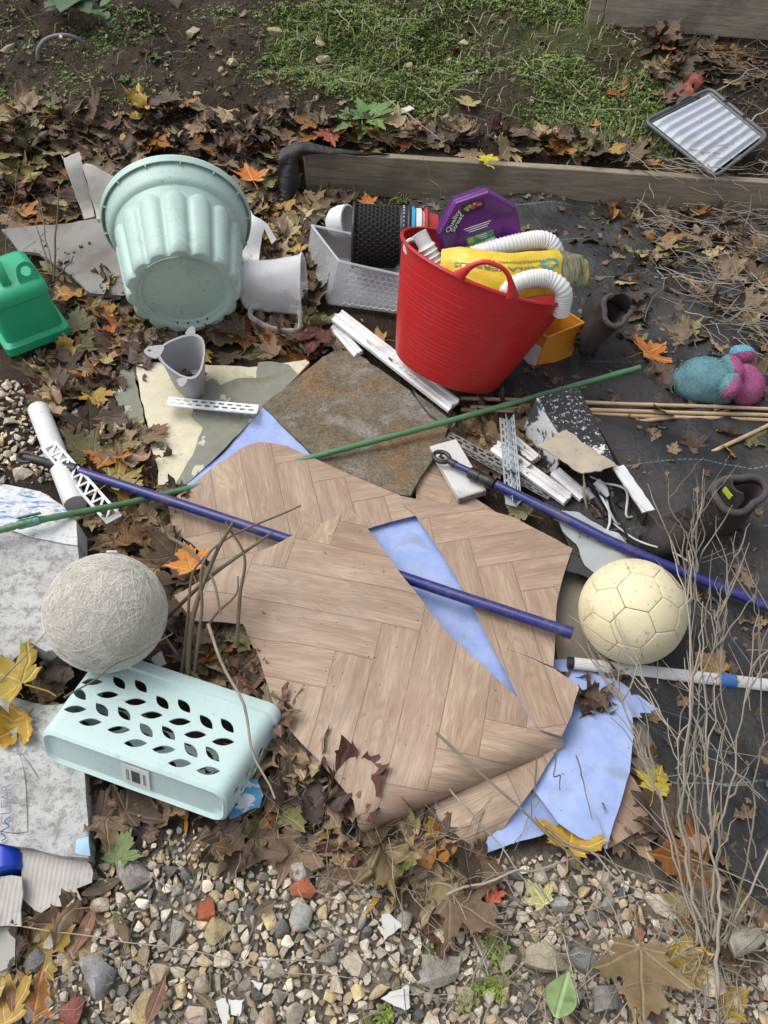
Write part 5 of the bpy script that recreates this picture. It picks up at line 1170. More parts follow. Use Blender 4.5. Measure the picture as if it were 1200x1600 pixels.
boot('dark muddy hiking boot with a green tag on its tongue, under the slanting cane', frame(t_ + Vector((0, 0, .005)), (h_ - t_), z=(-.05, -.10, 1)) @ Matrix.Scale(.94, 4))
h_, t_ = P(905, 590, .03), P(938, 480, .05)
boot('dark muddy boot lying on its side behind the orange trough', frame(t_ + Vector((-.01, 0, .03)), (h_ - t_), z=(.42, .85, .30)) @ Matrix.Scale(.88, 4), False)

# ------------------------------------------------------------------ corrugated tray on the bank
TRM = pmat('tray_metal', (.44, .475, .52), .55, .14, 8, .1, 60, .002, (.20, .18, .15), .5, 6, speck=.3); TRD = pmat('tray_rim', (.10, .105, .11), .45, .15, 10, .1)
q0, q1, q2, q3 = P(1007, 189, .205), P(1109, 138, .26), P(1200, 213, .235), P(1117, 277, .165)
tr = thing('grill_tray', 'ribbed pale metal tray with a dark rim tilted on the bank', 'tray')
m = MB(); N = 97; rings = []
for s in range(13):
    v = s / 12; row = []
    for k in range(N):
        u = k / (N - 1); p = quadmap(q0, q1, q2, q3, .06 + .88 * v, .06 + .88 * u) if False else q0.lerp(q3, .06 + .88 * u).lerp(q1.lerp(q2, .06 + .88 * u), .06 + .88 * v)
        pr = (u * 8) % 1; hgt2 = .011 * (0 if .04 < u < .96 and pr < .35 else 1) if 0.03 < u < .97 else 0
        sm = .015 * (.5 - .5 * math.cos(2 * math.pi * u * 8)) ** 1.6
        env = min(1, v / .08, (1 - v) / .08); row.append(p + Vector((0, -.2, 1)).normalized() * (sm * env - .004))
    rings.append(row)
m.ring(rings, close=False, cap0=False, cap1=False); m.build('ribbed_plate', TRM, tr, 70, solid=.0015)
cs = [q0, q1, q2, q3]; rp = []
for i in range(4):
    a, b, c = cs[i - 1], cs[i], cs[(i + 1) % 4]; e_, f_ = (a - b).normalized() * .03, (c - b).normalized() * .03
    for k in range(7): t = k / 6; rp.append((b + e_).lerp(b, t).lerp(b.lerp(b + f_, t), t))
m = MB(); m.tube(rp, .0065, 8, closed=True); m.build('rim', TRD, tr, 60)
m = MB(); ins = [p.lerp((q0 + q1 + q2 + q3) / 4, .07) - Vector((0, 0, .008)) for p in rp]; m.ring([rp, ins], cap0=False, cap1=False); m.build('lip', TRD, tr, 60, solid=.001)
for u in (.30, .62):
    m = MB(); c = q1.lerp(q2, u); m.tube([c + Vector((-.01, 0, .006)), c + Vector((.03, -.025, .006))], .004, 6); m.build('clip', BLACKP, tr)

# ------------------------------------------------------------------ hoop handle in the soil
HG = pmat('grey_hoop', (.16, .145, .15), .5, .2, 20, .2)
hp = [G(60, 95, .0), G(60, 78, .035), G(72, 62, .075), G(96, 55, .095), G(120, 60, .075), G(137, 74, .03)]
m = MB(); m.tube(curve_pts(hp, 8), .008, 10); th_ = thing('bucket_handle', 'grey plastic bucket handle half buried in the dark soil', 'handle'); m.build('hoop', HG, th_, 60)
m = MB(); m.tube([hp[3] + Vector((-.004, -.008, 0)), hp[3] + Vector((.004, -.012, -.004))], .006, 8); m.build('lug', WHITEP, th_)

# ------------------------------------------------------------------ white plastic trunking
def trunking(name, a, b, w, h, label, cat='trim', mat=None, up=(0, 0, 1), lips=True):
    a, b = Vector(a), Vector(b); L = (b - a).length; M = frame(a, b - a, z=up)
    hw = w / 2; pr = [(-hw, 0), (hw, 0), (hw, h), (hw - .004, h + .002), (hw - .010, h + .002), (hw - .011, h - .002), (-hw * .05, h - .002), (-hw * .05 - .001, h + .001), (-hw * .3, h + .001), (-hw * .3 - .001, h - .003), (-hw + .006, h - .003), (-hw, h - .006)]
    m = MB(); n = 12; rings = []
    for k in range(n + 1):
        rings.append([(L * k / n + (.010 * noise.noise(Vector((y * 60, z * 40, a.x * 9))) if k in (0, n) else 0), y, z) for y, z in pr])
    m.ring(rings); o = m.build(name, mat or WHITEP, None, 25); o.matrix_world = M; return tag(o, label, cat, 'white plastic trim lengths')
t1 = trunking('plastic_trim', P(527, 497, .050), P(709, 638, .055), .048, .016, 'longest white plastic trim length leaning against the red tub')
m = MB()
for k in range(9): m.box((.36 - .02 * k if k < 5 else .20 - .006 * k, -.010 - .002 * (k % 2), .0142), (.008, .0012, .0006))
o = m.build('printed_marks', pmat('trim_ink', (.22, .20, .22), .6, damt=0), t1)
trunking('plastic_trim', P(522, 512, .030), P(560, 556, .030), .030, .012, 'short white trim stub beside the longest trim length')
trunking('plastic_trim', P(772, 700, .035), P(886, 783, .030), .036, .014, 'middle white trim length crossing under the blue hooked pole')
trunking('plastic_trim', P(800, 690, .022), P(838, 722, .020), .030, .012, 'small white trim offcut against the perforated bead')
trunking('plastic_trim', P(866, 740, .030), P(912, 780, .026), .030, .014, 'narrow white trim end poking out from the broken black box')
wt = thing('painted_batten', 'white painted wooden batten with a bare end below the pole hook', 'batten'); a, b = P(692, 692, .040), P(738, 772, .040)
M = frame(a, b - a, z=(0, 0, 1)); m = MB(); L = (b - a).length; m.box((L / 2, 0, -.008), (L, .075, .020)); o = m.build('paint_layer', pmat('old_white_paint', (.58, .57, .54), .6, .12, 20, .3, 60, .002, (.16, .15, .13), .5, 8, speck=.5), wt, bevel=.002); o.matrix_world = M
m = MB(); m.box((L + .001, 0, -.008), (.003, .073, .018)); o = m.build('cut_end', TIMBER_G, wt); o.matrix_world = M

# ------------------------------------------------------------------ perforated plaster beads
GALV = pmat('galvanised', (.55, .60, .62), .35, .10, 15, .1, 80, .001, (.20, .18, .15), .3, 9, Metallic=.35)
def slot(cx, cy, lx, ly): return [(cx - lx, cy - ly), (cx + lx, cy - ly), (cx + lx, cy + ly), (cx - lx, cy + ly)]
def bead(label, a, b, w, angs, up=(0, 0, 1), mat=None):
    a, b = Vector(a), Vector(b); L = (b - a).length; t = thing('perforated_bead', label, 'metal bead', M=frame(a, b - a, z=up), group='perforated plaster beads')
    for i, an in enumerate(angs):
        hs_ = []; n = int(L / .024)
        for k in range(n): hs_.append(slot(.014 + k * .024, w * .33, .0075, w * .10)); hs_.append(slot(.026 + k * .024 if k < n - 1 else .004 + 0.001, w * .72, .0075 if k < n - 1 else .002, w * .10))
        V, F = fill([(0, 0), (L, 0), (L, w), (0, w)], .012, hs_, seed=4)
        m = MB(); m.add([(x, y, 0) for x, y in V], F.tolist()); o = m.build('wing', mat or GALV, t, 40, solid=.0008); o.matrix_local = Matrix.Rotation(R(an), 4, 'X')
    m = MB(); m.tube([(0, 0, 0), (L, 0, 0)], .0022, 8); m.build('nose', mat or GALV, t)
bead('pale perforated bead lying across the cream board under the caddy', P(260, 633, .045), P(401, 646, .046), .028, (10, 140))
bead('three-winged perforated bead standing across the hooked pole', P(795, 657, .050), P(806, 792, .040), .028, (70, 160, 115), mat=GALV)
bead('dirty dark perforated bead running under the hooked pole', P(697, 684, .030), P(862, 775, .026), .022, (15, 165), mat=pmat('dirty_metal', (.14, .135, .13), .5, .6, 60, .3, 120, .002, (.5, .5, .48), .5, 30))

# ------------------------------------------------------------------ broken black box with peeling white paint
def peel_mat():
    t = NT('peeling_black'); v = t.coord('Object'); n = t.noise(v, 9, 8, .75, .3); n2 = t.noise(v, 90, 5, .75)
    k = t.math('MAXIMUM', t.ramp(n, .57, .585), t.math('MULTIPLY', t.ramp(n2, .58, .60), .9))
    return t.done(t.mix(k, (.016, .016, .018, 1), (.62, .62, .61, 1)), t.math('MULTIPLY_ADD', k, .4, .35), t.bump(k, .3, .001))
PEEL = peel_mat(); DARKB = pmat('dark_board', (.03, .026, .022), .8, .3, 20, .4); PRINT = pmat('torn_print', (.56, .58, .58), .55, .3, 30, .3, 60, .002, (.02, .03, .04), .95, 16, .50, .53)
bx = thing('broken_box', 'broken black box with peeling white paint and wires spilling out', 'box')
A0, B0, C0, D0 = P(838, 624, .118), P(903, 606, .118), P(964, 732, .105), P(884, 694, .110)
def quad(name, pts, mat, parent, th=.003, n=10, amp=.0015, rough=0):
    V = []; m = MB()
    for i in range(n + 1):
        for j in range(n + 1):
            u, v = i / n, j / n; p = pts[0].lerp(pts[1], u).lerp(pts[3].lerp(pts[2], u), v); nz = noise.noise(p * 25) * amp
            if rough and (i in (0, n) or j in (0, n)): p = p + Vector((noise.noise(p * 60), noise.noise(p * 60 + Vector((5, 0, 0))), 0)) * rough
            m.v.append(tuple(p + Vector((0, 0, nz)))); V.append((u, v))
    for i in range(n):
        for j in range(n): m.f.append((i * (n + 1) + j, (i + 1) * (n + 1) + j, (i + 1) * (n + 1) + j + 1, i * (n + 1) + j + 1)); m.mi.append(0)
    m.uv = V; return m.build(name, mat, parent, 30, solid=th)
quad('lid', [A0, B0, C0, D0], PEEL, bx, .004, 14)
dn = lambda p, z: Vector((p.x, p.y, z))
E1, F1 = P(1014, 801, .085), P(930, 800, .03)
quad('side_wall', [B0, E1, dn(E1, .012), dn(B0, .01)], DARKB, bx, .004)
quad('far_wall', [A0, B0, dn(B0, .01), dn(A0, .01)], PEEL, bx, .004)
quad('near_wall', [A0, D0, dn(D0, .01) + Vector((-.01, -.02, 0)), dn(A0, .01) + Vector((-.02, -.02, 0))], PRINT, bx, .004, rough=.004)
e_ = (E1 - C0).normalized(); quad('white_edge', [C0 + Vector((-.012, -.004, .004)), C0 + Vector((.014, .004, .004)), E1 + Vector((.012, .004, .003)), E1 + Vector((-.018, -.004, .003))], pmat('chipped_white', (.66, .66, .65), .45, .08, 20, .1, 60, .001, (.10, .10, .10), .6, 16), bx, .006, rough=.002)
quad('floor_panel', [P(880, 700, .012), P(965, 735, .012), P(1010, 805, .012), P(930, 800, .012)], DARKB, bx, .003)
quad('card_flap', [P(839, 697, .128), P(882, 673, .130), P(966, 729, .122), P(912, 742, .120)], pmat('dirty_card', (.40, .345, .26), .9, .25, 14, .4, 70, .002, (.10, .085, .06), .6, 9, speck=.4), bx, .003, 14, .006, .006)
quad('card_side', [P(912, 742, .119), P(908, 770, .06), P(918, 800, .02), P(914, 775, .06)], MATS['dirty_card'], bx, .002, 8, .006, .004)
WIREW, WIREB = pmat('white_wire', (.55, .55, .54), .4, .1), BLACKP
for k in range(9):
    a = Vector(P(925 + rng.uniform(-8, 25), 750 + rng.uniform(-6, 20), .05)); b = Vector(P(950 + rng.uniform(-20, 45), 800 + rng.uniform(-6, 55), .02 + .03 * rng.random())); c = a.lerp(b, .5) + Vector((rng.uniform(-.04, .04), rng.uniform(-.03, .03), rng.uniform(0, .04)))
    m = MB(); m.tube(curve_pts([a, c, b, b + Vector((rng.uniform(-.03, .05), rng.uniform(-.05, .02), -.01))], 8), rng.choice((.0015, .002, .003)), 6); m.build('wire', WIREW if k % 5 < 2 else WIREB, bx)
for (a, b, r, mt, nm) in ((P(932, 752, .06), P(951, 775, .045), .011, WHITEP, 'white_tube'), (P(922, 768, .05), P(948, 806, .03), .009, BLACKP, 'black_tube'), (P(915, 765, .05), P(926, 780, .045), .010, pmat('grey_ferrule', (.3, .3, .3), .4), 'ferrule')):
    m = MB(); m.tube([a, b], r, 14); m.build(nm, mt, bx)
lw_ = thing('loose_cable', 'long thin white cable trailing along the hooked blue pole', 'cable'); m = MB(); m.tube(curve_pts([P(955, 815, .03), P(985, 838, .05), P(1010, 850, .075), P(1050, 862, .07), P(1080, 880, .06)], 8), .0022, 6); m.build('cord', WIREW, lw_)

# ------------------------------------------------------------------ white roll and lattice strip
PAPER = pmat('white_roll', (.66, .66, .65), .5, .07, 8, .08, 60, .002, (.22, .20, .17), .35, 6, speck=.4)
rt_ = thing('paper_roll', 'white cardboard roll lying behind the lattice strip and blue pole', 'roll'); a, b = P(60, 640, .045), P(118, 788, .050)
m = MB(); m.tube([a.lerp(b, k / 8) for k in range(9)], .027, 28); m.build('tube', PAPER, rt_, 40); e_ = (a - b).normalized()
m = MB(); m.tube([a, a + e_ * .0012], .022, 20); m.build('end', pmat('roll_end', (.45, .44, .42), .7), rt_)
la, lb, = P(72, 694, .082), P(176, 812, .060); L = (lb - la).length; w = .042
hs_ = []; n = 9
for k in range(n):
    x0 = .010 + k * (L - .02) / n; x1 = x0 + (L - .02) / n - .006
    hs_.append([(x0, .007), (x1, .007), (x0, w - .010)] if True else 0); hs_.append([(x1 + .001, .013), (x1 + .001, w - .007), (x0 + .005, w - .007)])
V, F = fill([(0, 0), (L, 0), (L, w), (0, w)], .010, hs_, seed=6); m = MB(); m.add([(x, y, 0) for x, y in V], F.tolist())
o = m.build('lattice_strip', WHITEP, None, 40, solid=.003); o.matrix_world = frame(la + Vector((-.012, -.012, 0)), lb - la, z=(.25, -.1, 1)); tag(o, 'white plastic strip with triangular lattice holes crossing the blue pole', 'lattice strip')

# ------------------------------------------------------------------ clear film, cloth, wrappers
zq = idw([(860, 800, .042), (940, 830, .055), (1000, 880, .048), (900, 870, .050), (950, 890, .046)], .020, 14)
flat('plastic_film', [(862, 795), (905, 800), (960, 830), (1000, 868), (1010, 885), (975, 890), (935, 898), (915, 885), (900, 850), (880, 830)], zq, FILM, 'crumpled clear plastic film between the vinyl and the hooked blue pole', 'plastic film', .0008, 61, step=.012)
zq = idw([(885, 862, .05), (940, 900, .045), (900, 890, .055)], .016, 12)
flat('dark_cloth', [(880, 860), (900, 868), (930, 884), (945, 900), (920, 905), (885, 890)], zq, pmat('cloth_grey', (.035, .035, .038), .8, .2, 30, .4, 200), 'scrap of dark grey cloth tucked beside the football', 'cloth', .002, 62, step=.012)
WRAP = pmat('wrapper_blue', (.55, .60, .62), .35, .2, 20, .1, 60, .001, (.03, .22, .42), .95, 22, .5, .54)
zq = idw([(365, 1235, .03), (395, 1225, .045), (410, 1260, .03), (375, 1278, .01)], .022, 16)
flat('sweet_wrapper', [(366, 1240), (385, 1222), (402, 1218), (411, 1240), (405, 1262), (380, 1270), (360, 1278), (355, 1266), (372, 1256)], zq, WRAP, 'crumpled blue and white wrapper by the end of the mint basket', 'wrapper', .0008, 63, step=.010)
zq = idw([(612, 1375, .010), (648, 1342, .030)], .01, 16)
flat('sweet_wrapper', [(610, 1380), (614, 1360), (632, 1346), (650, 1340), (654, 1352), (630, 1362)], zq, pmat('wrapper_lime', (.52, .62, .10), .35, .2, 20, .1, 60, .001, (.40, .60, .45), .9, 12, .5, .56), 'small lime green wrapper lying on the gravel edge', 'wrapper', .0008, 64, step=.010)
# ------------------------------------------------------------------ landmarks used in labels
LAND = [(95, 60, 'by the half buried hoop'), (130, 25, 'under the tall nettle'), (275, 10, 'high on the soil bank'), (400, 50, 'where soil meets moss'), (500, 95, 'at the edge of the moss'), (572, 192, 'by the dandelion'), (730, 155, 'near the pale tan leaf'), (720, 68, 'high on the moss'), (865, 110, 'by the curled twig on the moss'), (965, 130, 'near the rusty leaf on the moss'), (1100, 90, 'below the raised bed'), (1100, 200, 'beside the grill tray'), (1000, 245, 'near the plank by the tray'), (850, 245, 'behind the middle of the plank'), (758, 235, 'by the bright yellow leaf behind the plank'), (632, 222, 'behind the plank by the small red leaf'), (500, 225, 'behind the plank corner'), (440, 280, 'by the membrane fold'), (365, 188, 'by the dark purple leaf'), (300, 150, 'at the foot of the soil bank'), (215, 195, 'in the leaf bank above the planter'), (100, 190, 'by the large brown leaf under the bank'), (20, 250, 'at the thin upright stalk'), (60, 310, 'beyond the grey board'), (140, 260, 'by the silvery wood sliver'), (395, 270, 'over the planter rim'), (430, 345, 'between planter and clear drawer'), (480, 300, 'beneath the plank corner'), (130, 450, 'below the grey board'), (190, 500, 'against the planter base'), (120, 540, 'beside the green can'), (390, 530, 'below the measuring jug'), (490, 480, 'by the clear drawer corner'), (470, 540, 'above the stone slab'), (590, 520, 'between trim and red tub'), (180, 590, 'above the lichened strips'), (60, 600, 'near the pale stone by the can'), (100, 680, 'beside the white roll'), (60, 720, 'at the black grip of the blue pole'), (210, 690, 'by the mossy strips'), (230, 800, 'under the blue pole'), (150, 830, 'between white box and lattice strip'), (260, 900, 'behind the fibre ball'), (300, 960, 'among the dark bent twigs'), (350, 1030, 'below the dark bent twigs'), (430, 1080, 'at the short bent twig'), (250, 1020, 'between ball and mint basket'), (440, 1190, 'at the end of the mint basket'), (385, 1260, 'by the blue wrapper'), (250, 1290, 'below the basket label'), (140, 1230, 'between white box and basket'), (150, 1310, 'by the white box corner'), (540, 1220, 'against the vinyl edge'), (640, 1290, 'under the rolled vinyl edge'), (740, 1350, 'by the vinyl tip'), (635, 1360, 'near the lime wrapper'), (560, 1350, 'at the top of the gravel'), (700, 640, 'beside the longest trim'), (760, 680, 'by the perforated bead'), (730, 610, 'in front of the red tub'), (860, 590, 'between red tub and trough'), (840, 740, 'beside the broken box'), (960, 800, 'among the wires'), (900, 350, 'on the membrane by the plank'), (930, 420, 'on the membrane past the bag'), (1000, 400, 'at the edge of the dry stalks'), (1100, 340, 'in the stalks by the plank end'), (1100, 450, 'in the middle of the dry stalks'), (1180, 500, 'in the stalks above the soft toy'), (1000, 530, 'above the green cane tip'), (920, 1040, 'at the white pole end'), (930, 1090, 'on the blue vinyl'), (1010, 1220, 'by the curled vinyl corner'), (1050, 1300, 'under the tall dead stems'), (970, 1330, 'between blue vinyl and largest leaf'), (1100, 1480, 'at the dead stem roots'), (1170, 1430, 'beside the big angular rock'), (1200, 1560, 'past the big angular rock'), (995, 1440, 'by the largest olive leaf'), (900, 1400, 'below the blue vinyl'), (770, 1395, 'near the small red leaf'), (850, 1505, 'by the large buff stone'), (880, 1560, 'beside the fresh green leaf'), (960, 1570, 'low between leaf and roots'), (690, 1505, 'by the flat smooth stone'), (740, 1470, 'in the yellow moss'), (620, 1555, 'near the pointed china shard'), (610, 1445, 'by the folded white scrap'), (520, 1420, 'past the upright grey stone'), (470, 1385, 'by the wide brick fragment'), (400, 1500, 'around the white tile chips'), (350, 1580, 'by the long tile splinter'), (340, 1450, 'near the honey coloured stone'), (320, 1415, 'by the red brick fragment'), (245, 1515, 'near the yellowish stone'), (225, 1575, 'by the ochre stone'), (205, 1365, 'beside the large pale grey stone'), (260, 1430, 'below the large pale grey stone'), (150, 1530, 'around the wide grey stone'), (120, 1432, 'by the orange brick chip'), (110, 1580, 'near the dull red brick piece'), (30, 1480, 'below the cardboard roll'), (15, 1565, 'by the pale orange corner leaf'), (440, 1560, 'in the lower middle gravel'), (530, 1520, 'in the gravel before the china shard'), (780, 1560, 'low in the gravel under the moss'), (690, 1590, 'lowest of the gravel by the moss')]
LANDW = [((G(a, b) if b < 330 else P(a, b, .02)), s) for a, b, s in LAND]
def near(p): return min(LANDW, key=lambda q: (q[0].x - p[0]) ** 2 + (q[0].y - p[1]) ** 2)[1]
# ------------------------------------------------------------------ moss and small weeds on the bank
def regions(px): return [ppoly_g(p) for p in px]
def sample(poly, n, seed):
    rr_ = np.random.default_rng(seed); A = np.array(poly); lo, hi = A.min(0), A.max(0); out = np.zeros((0, 2))
    while len(out) < n:
        g = lo + (hi - lo) * rr_.random((n * 2, 2)); out = np.vstack([out, g[inside(poly, g[:, 0], g[:, 1])]])
    return out[:n]
def scatter_mesh(name, protos, xyz, rots, scales, cols, mat, kind='stuff', label=None, cat=None, uv=False, ang=180):
    """many small pieces joined into one part: protos = list of (V, F, UV)"""
    VV = []; FF = []; CC = []; UU = []; off = 0
    for k in range(len(xyz)):
        V, F, U_ = protos[k % len(protos)]; M = rots[k]; v = (V * scales[k]) @ M.T + xyz[k]
        VV.append(v); FF.append(F + off); off += len(V); CC.append(np.repeat(cols[k][None], len(V), 0))
        if uv: UU.append(U_)
    V = np.vstack(VV); F = np.vstack(FF); C = np.vstack(CC)
    me = bpy.data.meshes.new(name); me.vertices.add(len(V)); me.vertices.foreach_set('co', V.astype(np.float32).ravel())
    me.loops.add(F.size); me.loops.foreach_set('vertex_index', F.astype(np.int32).ravel()); me.polygons.add(len(F)); me.polygons.foreach_set('loop_start', np.arange(0, F.size, 3, dtype=np.int32))
    me.update(calc_edges=True)
    at = me.color_attributes.new('col', 'FLOAT_COLOR', 'POINT'); at.data.foreach_set('color', np.column_stack([C, np.ones(len(C))]).astype(np.float32).ravel())
    if uv:
        ul = me.uv_layers.new(name='UVMap'); ul.data.foreach_set('uv', np.vstack(UU)[F.ravel()].astype(np.float32).ravel())
    me.validate(); smooth(me, ang); me.materials.append(mat)
    o = link(bpy.data.objects.new(name, me)); tag(o, label, cat, kind=kind); return o
def rotm(rz, rx=0.0, ry=0.0):
    a = Matrix.Rotation(rz, 3, 'Z') @ Matrix.Rotation(rx, 3, 'X') @ Matrix.Rotation(ry, 3, 'Y'); return np.array(a)
def clump():
    V = []; F = []
    for k in range(5):
        a = rng.uniform(0, 6.28); l = rng.uniform(.7, 1.2); e = rng.uniform(.1, 1.0); d = np.array([math.cos(a) * math.cos(e), math.sin(a) * math.cos(e), math.sin(e)]); s = np.array([-math.sin(a), math.cos(a), 0]) * .36; o = len(V)
        V += [d * .25, d * .7 + s, d * 1.15 * l, d * .7 - s]; F += [(o, o + 1, o + 2), (o, o + 2, o + 3)]
    return np.array(V), np.array(F), None
q = sample(MPOLY, 52000, 1); q = q + nrg.normal(0, .035, q.shape); dn_ = .66 + 1.5 * fbm(q[:, 0], q[:, 1], 2.8, 4) - .25 * (q[:, 0] < .15); pts = [q[(nrg.random(len(q)) < dn_) & (q[:, 1] > plank_y(q[:, 0]) + .06)]]
for poly, n, s_ in (([(60, 10), (260, -5), (330, 60), (290, 120), (180, 90), (90, 60)], 900, 2), ([(0, 140), (70, 160), (80, 215), (0, 215)], 450, 3), ([(130, 60), (260, 90), (240, 170), (140, 150)], 500, 4), ([(610, 302), (760, 306), (940, 316), (935, 326), (620, 318)], 900, 5), ([(400, 40), (470, 20), (470, 130), (330, 110)], 350, 6), ([(-20, 0), (480, 0), (480, 150), (-20, 165)], 1500, 14), ([(330, 20), (560, 5), (560, 110), (400, 110)], 1000, 7)):
    q = sample(ppoly_g(poly), n, s_); pts.append(q[fbm(q[:, 0], q[:, 1], 6, 3) > -.06])
q = np.vstack(pts); n = len(q); sc_ = nrg.uniform(.004, .011, n) * (1 + .5 * (nrg.random(n) > .93))
cl = np.array([[.155, .235, .048], [.205, .280, .062], [.110, .175, .036], [.245, .285, .090]])[nrg.integers(0, 4, n)] * nrg.uniform(.7, 1.3, (n, 1))
scatter_mesh('moss', [clump() for k in range(12)], np.column_stack([q, hgt(q[:, 0], q[:, 1]) + .001]), [rotm(a) for a in nrg.uniform(0, 6.28, n)], sc_, cl, MOSS, label='low green moss and seedlings carpeting the bank above the plank', cat='moss')
q = sample(ppoly_g([(690, 1445), (760, 1440), (800, 1500), (790, 1560), (640, 1600), (560, 1600), (640, 1540)]), 420, 8); q = q[fbm(q[:, 0], q[:, 1], 14, 3) > .0]; n = len(q)
scatter_mesh('moss', [clump() for k in range(8)], np.column_stack([q, hgt(q[:, 0], q[:, 1]) + .012]), [rotm(a) for a in nrg.uniform(0, 6.28, n)], nrg.uniform(.005, .010, n), np.array([[.20, .26, .04]]) * nrg.uniform(.7, 1.3, (n, 1)), MOSS, label='yellow-green moss tufts growing in the gravel', cat='moss')
def blade():
    a = rng.uniform(0, 6.28); d = np.array([math.cos(a), math.sin(a), 0]); s = np.array([-d[1], d[0], 0]) * .05; return np.array([s * -1, s, d * .35 + [0, 0, .7] + s * .8, d * .35 + [0, 0, .7] - s * .8, d * 1.0 + [0, 0, .8]]), np.array([(0, 1, 2), (0, 2, 3), (3, 2, 4)]), None
q = np.vstack([sample(MPOLY, 1100, 11), sample(ppoly_g([(0, 0), (480, 0), (480, 200), (0, 210)]), 160, 12), sample(ppoly([(480, 300), (960, 318), (960, 330), (480, 330)]), 120, 13)]); n = len(q)
scatter_mesh('grass', [blade() for k in range(14)], np.column_stack([q, hgt(q[:, 0], q[:, 1])]), [rotm(a) for a in nrg.uniform(0, 6.28, n)], nrg.uniform(.018, .055, n), np.array([[.15, .20, .055], [.24, .23, .10], [.10, .15, .04]])[nrg.integers(0, 3, n)], MOSS, label='short thin grass blades growing through the moss', cat='grass')
# soil crumbs
def rock(npts, seed, flatness=.7):
    r_ = np.random.default_rng(seed); p = r_.normal(size=(npts, 3)); p /= np.linalg.norm(p, axis=1)[:, None]; p *= r_.uniform(.82, 1.05, (npts, 1)); p *= [1, r_.uniform(.6, .95), flatness * r_.uniform(.6, 1)]
    bm = bmesh.new(); [bm.verts.new(v) for v in p]; bmesh.ops.convex_hull(bm, input=bm.verts); bmesh.ops.triangulate(bm, faces=bm.faces)
    bmesh.ops.delete(bm, geom=[v for v in bm.verts if not v.link_faces], context='VERTS'); bm.verts.index_update()
    V = np.array([tuple(v.co) for v in bm.verts]); F = np.array([[v.index for v in f.verts] for f in bm.faces]); bm.free(); return V, F, None
small = [rock(9, 100 + k) for k in range(14)]
q = np.vstack([sample(ppoly_g([(-60, -40), (1260, -40), (1260, 200), (1000, 250), (470, 235), (-60, 260)]), 9000, 9), sample(ppoly([(-100, 250), (1000, 250), (900, 700), (1100, 1500), (1300, 1700), (-100, 1700)]), 5000, 10)]); n = len(q)
scatter_mesh('soil_crumbs', small, np.column_stack([q, hgt(q[:, 0], q[:, 1])]), [rotm(*nrg.uniform(0, 6.28, 3)) for k in range(n)], nrg.uniform(.002, .013, n) * nrg.uniform(.4, 1, n) * (1 + (nrg.random(n) > .97)), np.where(nrg.random((n, 1)) < .07, np.array([[.40, .36, .26]]), np.array([[.085, .065, .048]])) * nrg.uniform(.5, 1.6, (n, 1)), STONE_A, label='dark soil crumbs over the bank and ground', cat='soil', ang=40)

# ------------------------------------------------------------------ stones and gravel
PAL = [((.34, .31, .265), 5), ((.43, .395, .34), 4), ((.53, .49, .42), 2), ((.22, .21, .195), 2), ((.37, .30, .20), 3), ((.44, .36, .22), 1.2), ((.27, .22, .16), 2), ((.26, .12, .085), 0.25), ((.10, .10, .105), 1), ((.34, .28, .25), 1)]
cw = np.array([w for _, w in PAL]); cw = cw / cw.sum(); PC = np.array([c for c, _ in PAL]) * np.array([1.62, 1.57, 1.44])
gpoly = GPOLY; gpoly2 = ppoly([(-10, 585), (60, 600), (140, 640), (180, 690), (160, 745), (-10, 750)])
placed = []; cellg = {}
def room(x, y, r, k=.80):
    c = (int(x / .08), int(y / .08))
    for i in (-1, 0, 1):
        for j in (-1, 0, 1):
            for (a, b, s) in cellg.get((c[0] + i, c[1] + j), ()):
                if (a - x) ** 2 + (b - y) ** 2 < (k * (r + s)) ** 2: return False
    return True
def put(x, y, r): cellg.setdefault((int(x / .08), int(y / .08)), []).append((x, y, r))
big = []
KEY = [(205, 1365, .036, (.40, .375, .33), 'large pale grey stone beside the cardboard flap'), (850, 1505, .040, (.40, .36, .26), 'large buff stone next to the fresh green leaf'), (912, 1490, .034, (.34, .325, .31), 'grey speckled stone beside the large buff one'), (30, 605, .018, (.40, .40, .33), 'pale round stone near the green can'), (690, 1505, .045, (.42, .39, .34), 'flat smooth pale stone in the gravel'), (245, 1515, .022, (.45, .38, .25), 'yellowish stone low in the gravel'), (225, 1575, .030, (.47, .36, .19), 'ochre stone at the bottom of the gravel'), (340, 1450, .026, (.45, .36, .20), 'honey coloured stone among grey pebbles'), (320, 1420, .022, (.36, .11, .055), 'red brick fragment in the middle of the gravel'), (475, 1382, .030, (.38, .12, .06), 'wide red brick fragment below the leaf litter'), (470, 1358, .030, (.45, .40, .36), 'long pale pinkish stone above the wide brick fragment'), (120, 1432, .022, (.40, .13, .06), 'orange brick chip below the cardboard flap'), (110, 1580, .028, (.28, .10, .08), 'dull red flat brick piece near the orange leaf'), (1165, 1480, .055, (.42, .39, .30), 'big angular buff rock by the dead stem roots'), (950, 1560, .03, (.33, .32, .30), 'grey stone low beside the green leaf'), (470, 1430, .026, (.40, .39, .36), 'upright pale grey stone in the gravel'), (150, 1530, .040, (.36, .36, .36), 'wide grey stone under the dry leaves'), (45, 1500, .024, (.20, .20, .20), 'dark speckled stone by the corner'), (800, 1500, .022, (.46, .42, .30), 'cream pointed stone near the moss tufts'), (880, 1410, .022, (.40, .38, .34), 'grey stone below the blue vinyl')]
for (a, b, r, c, lab) in KEY:
    p = P(a, b, .012); big.append((p.x, p.y, r, c, lab)); put(p.x, p.y, r)
rs = sorted(np.concatenate([nrg.uniform(.017, .027, 80), nrg.uniform(.0105, .016, 330)]).tolist(), reverse=True)
cand = np.vstack([sample(gpoly, 5200, 20), sample(gpoly2, 900, 21)]); nrg.shuffle(cand); ci = 0
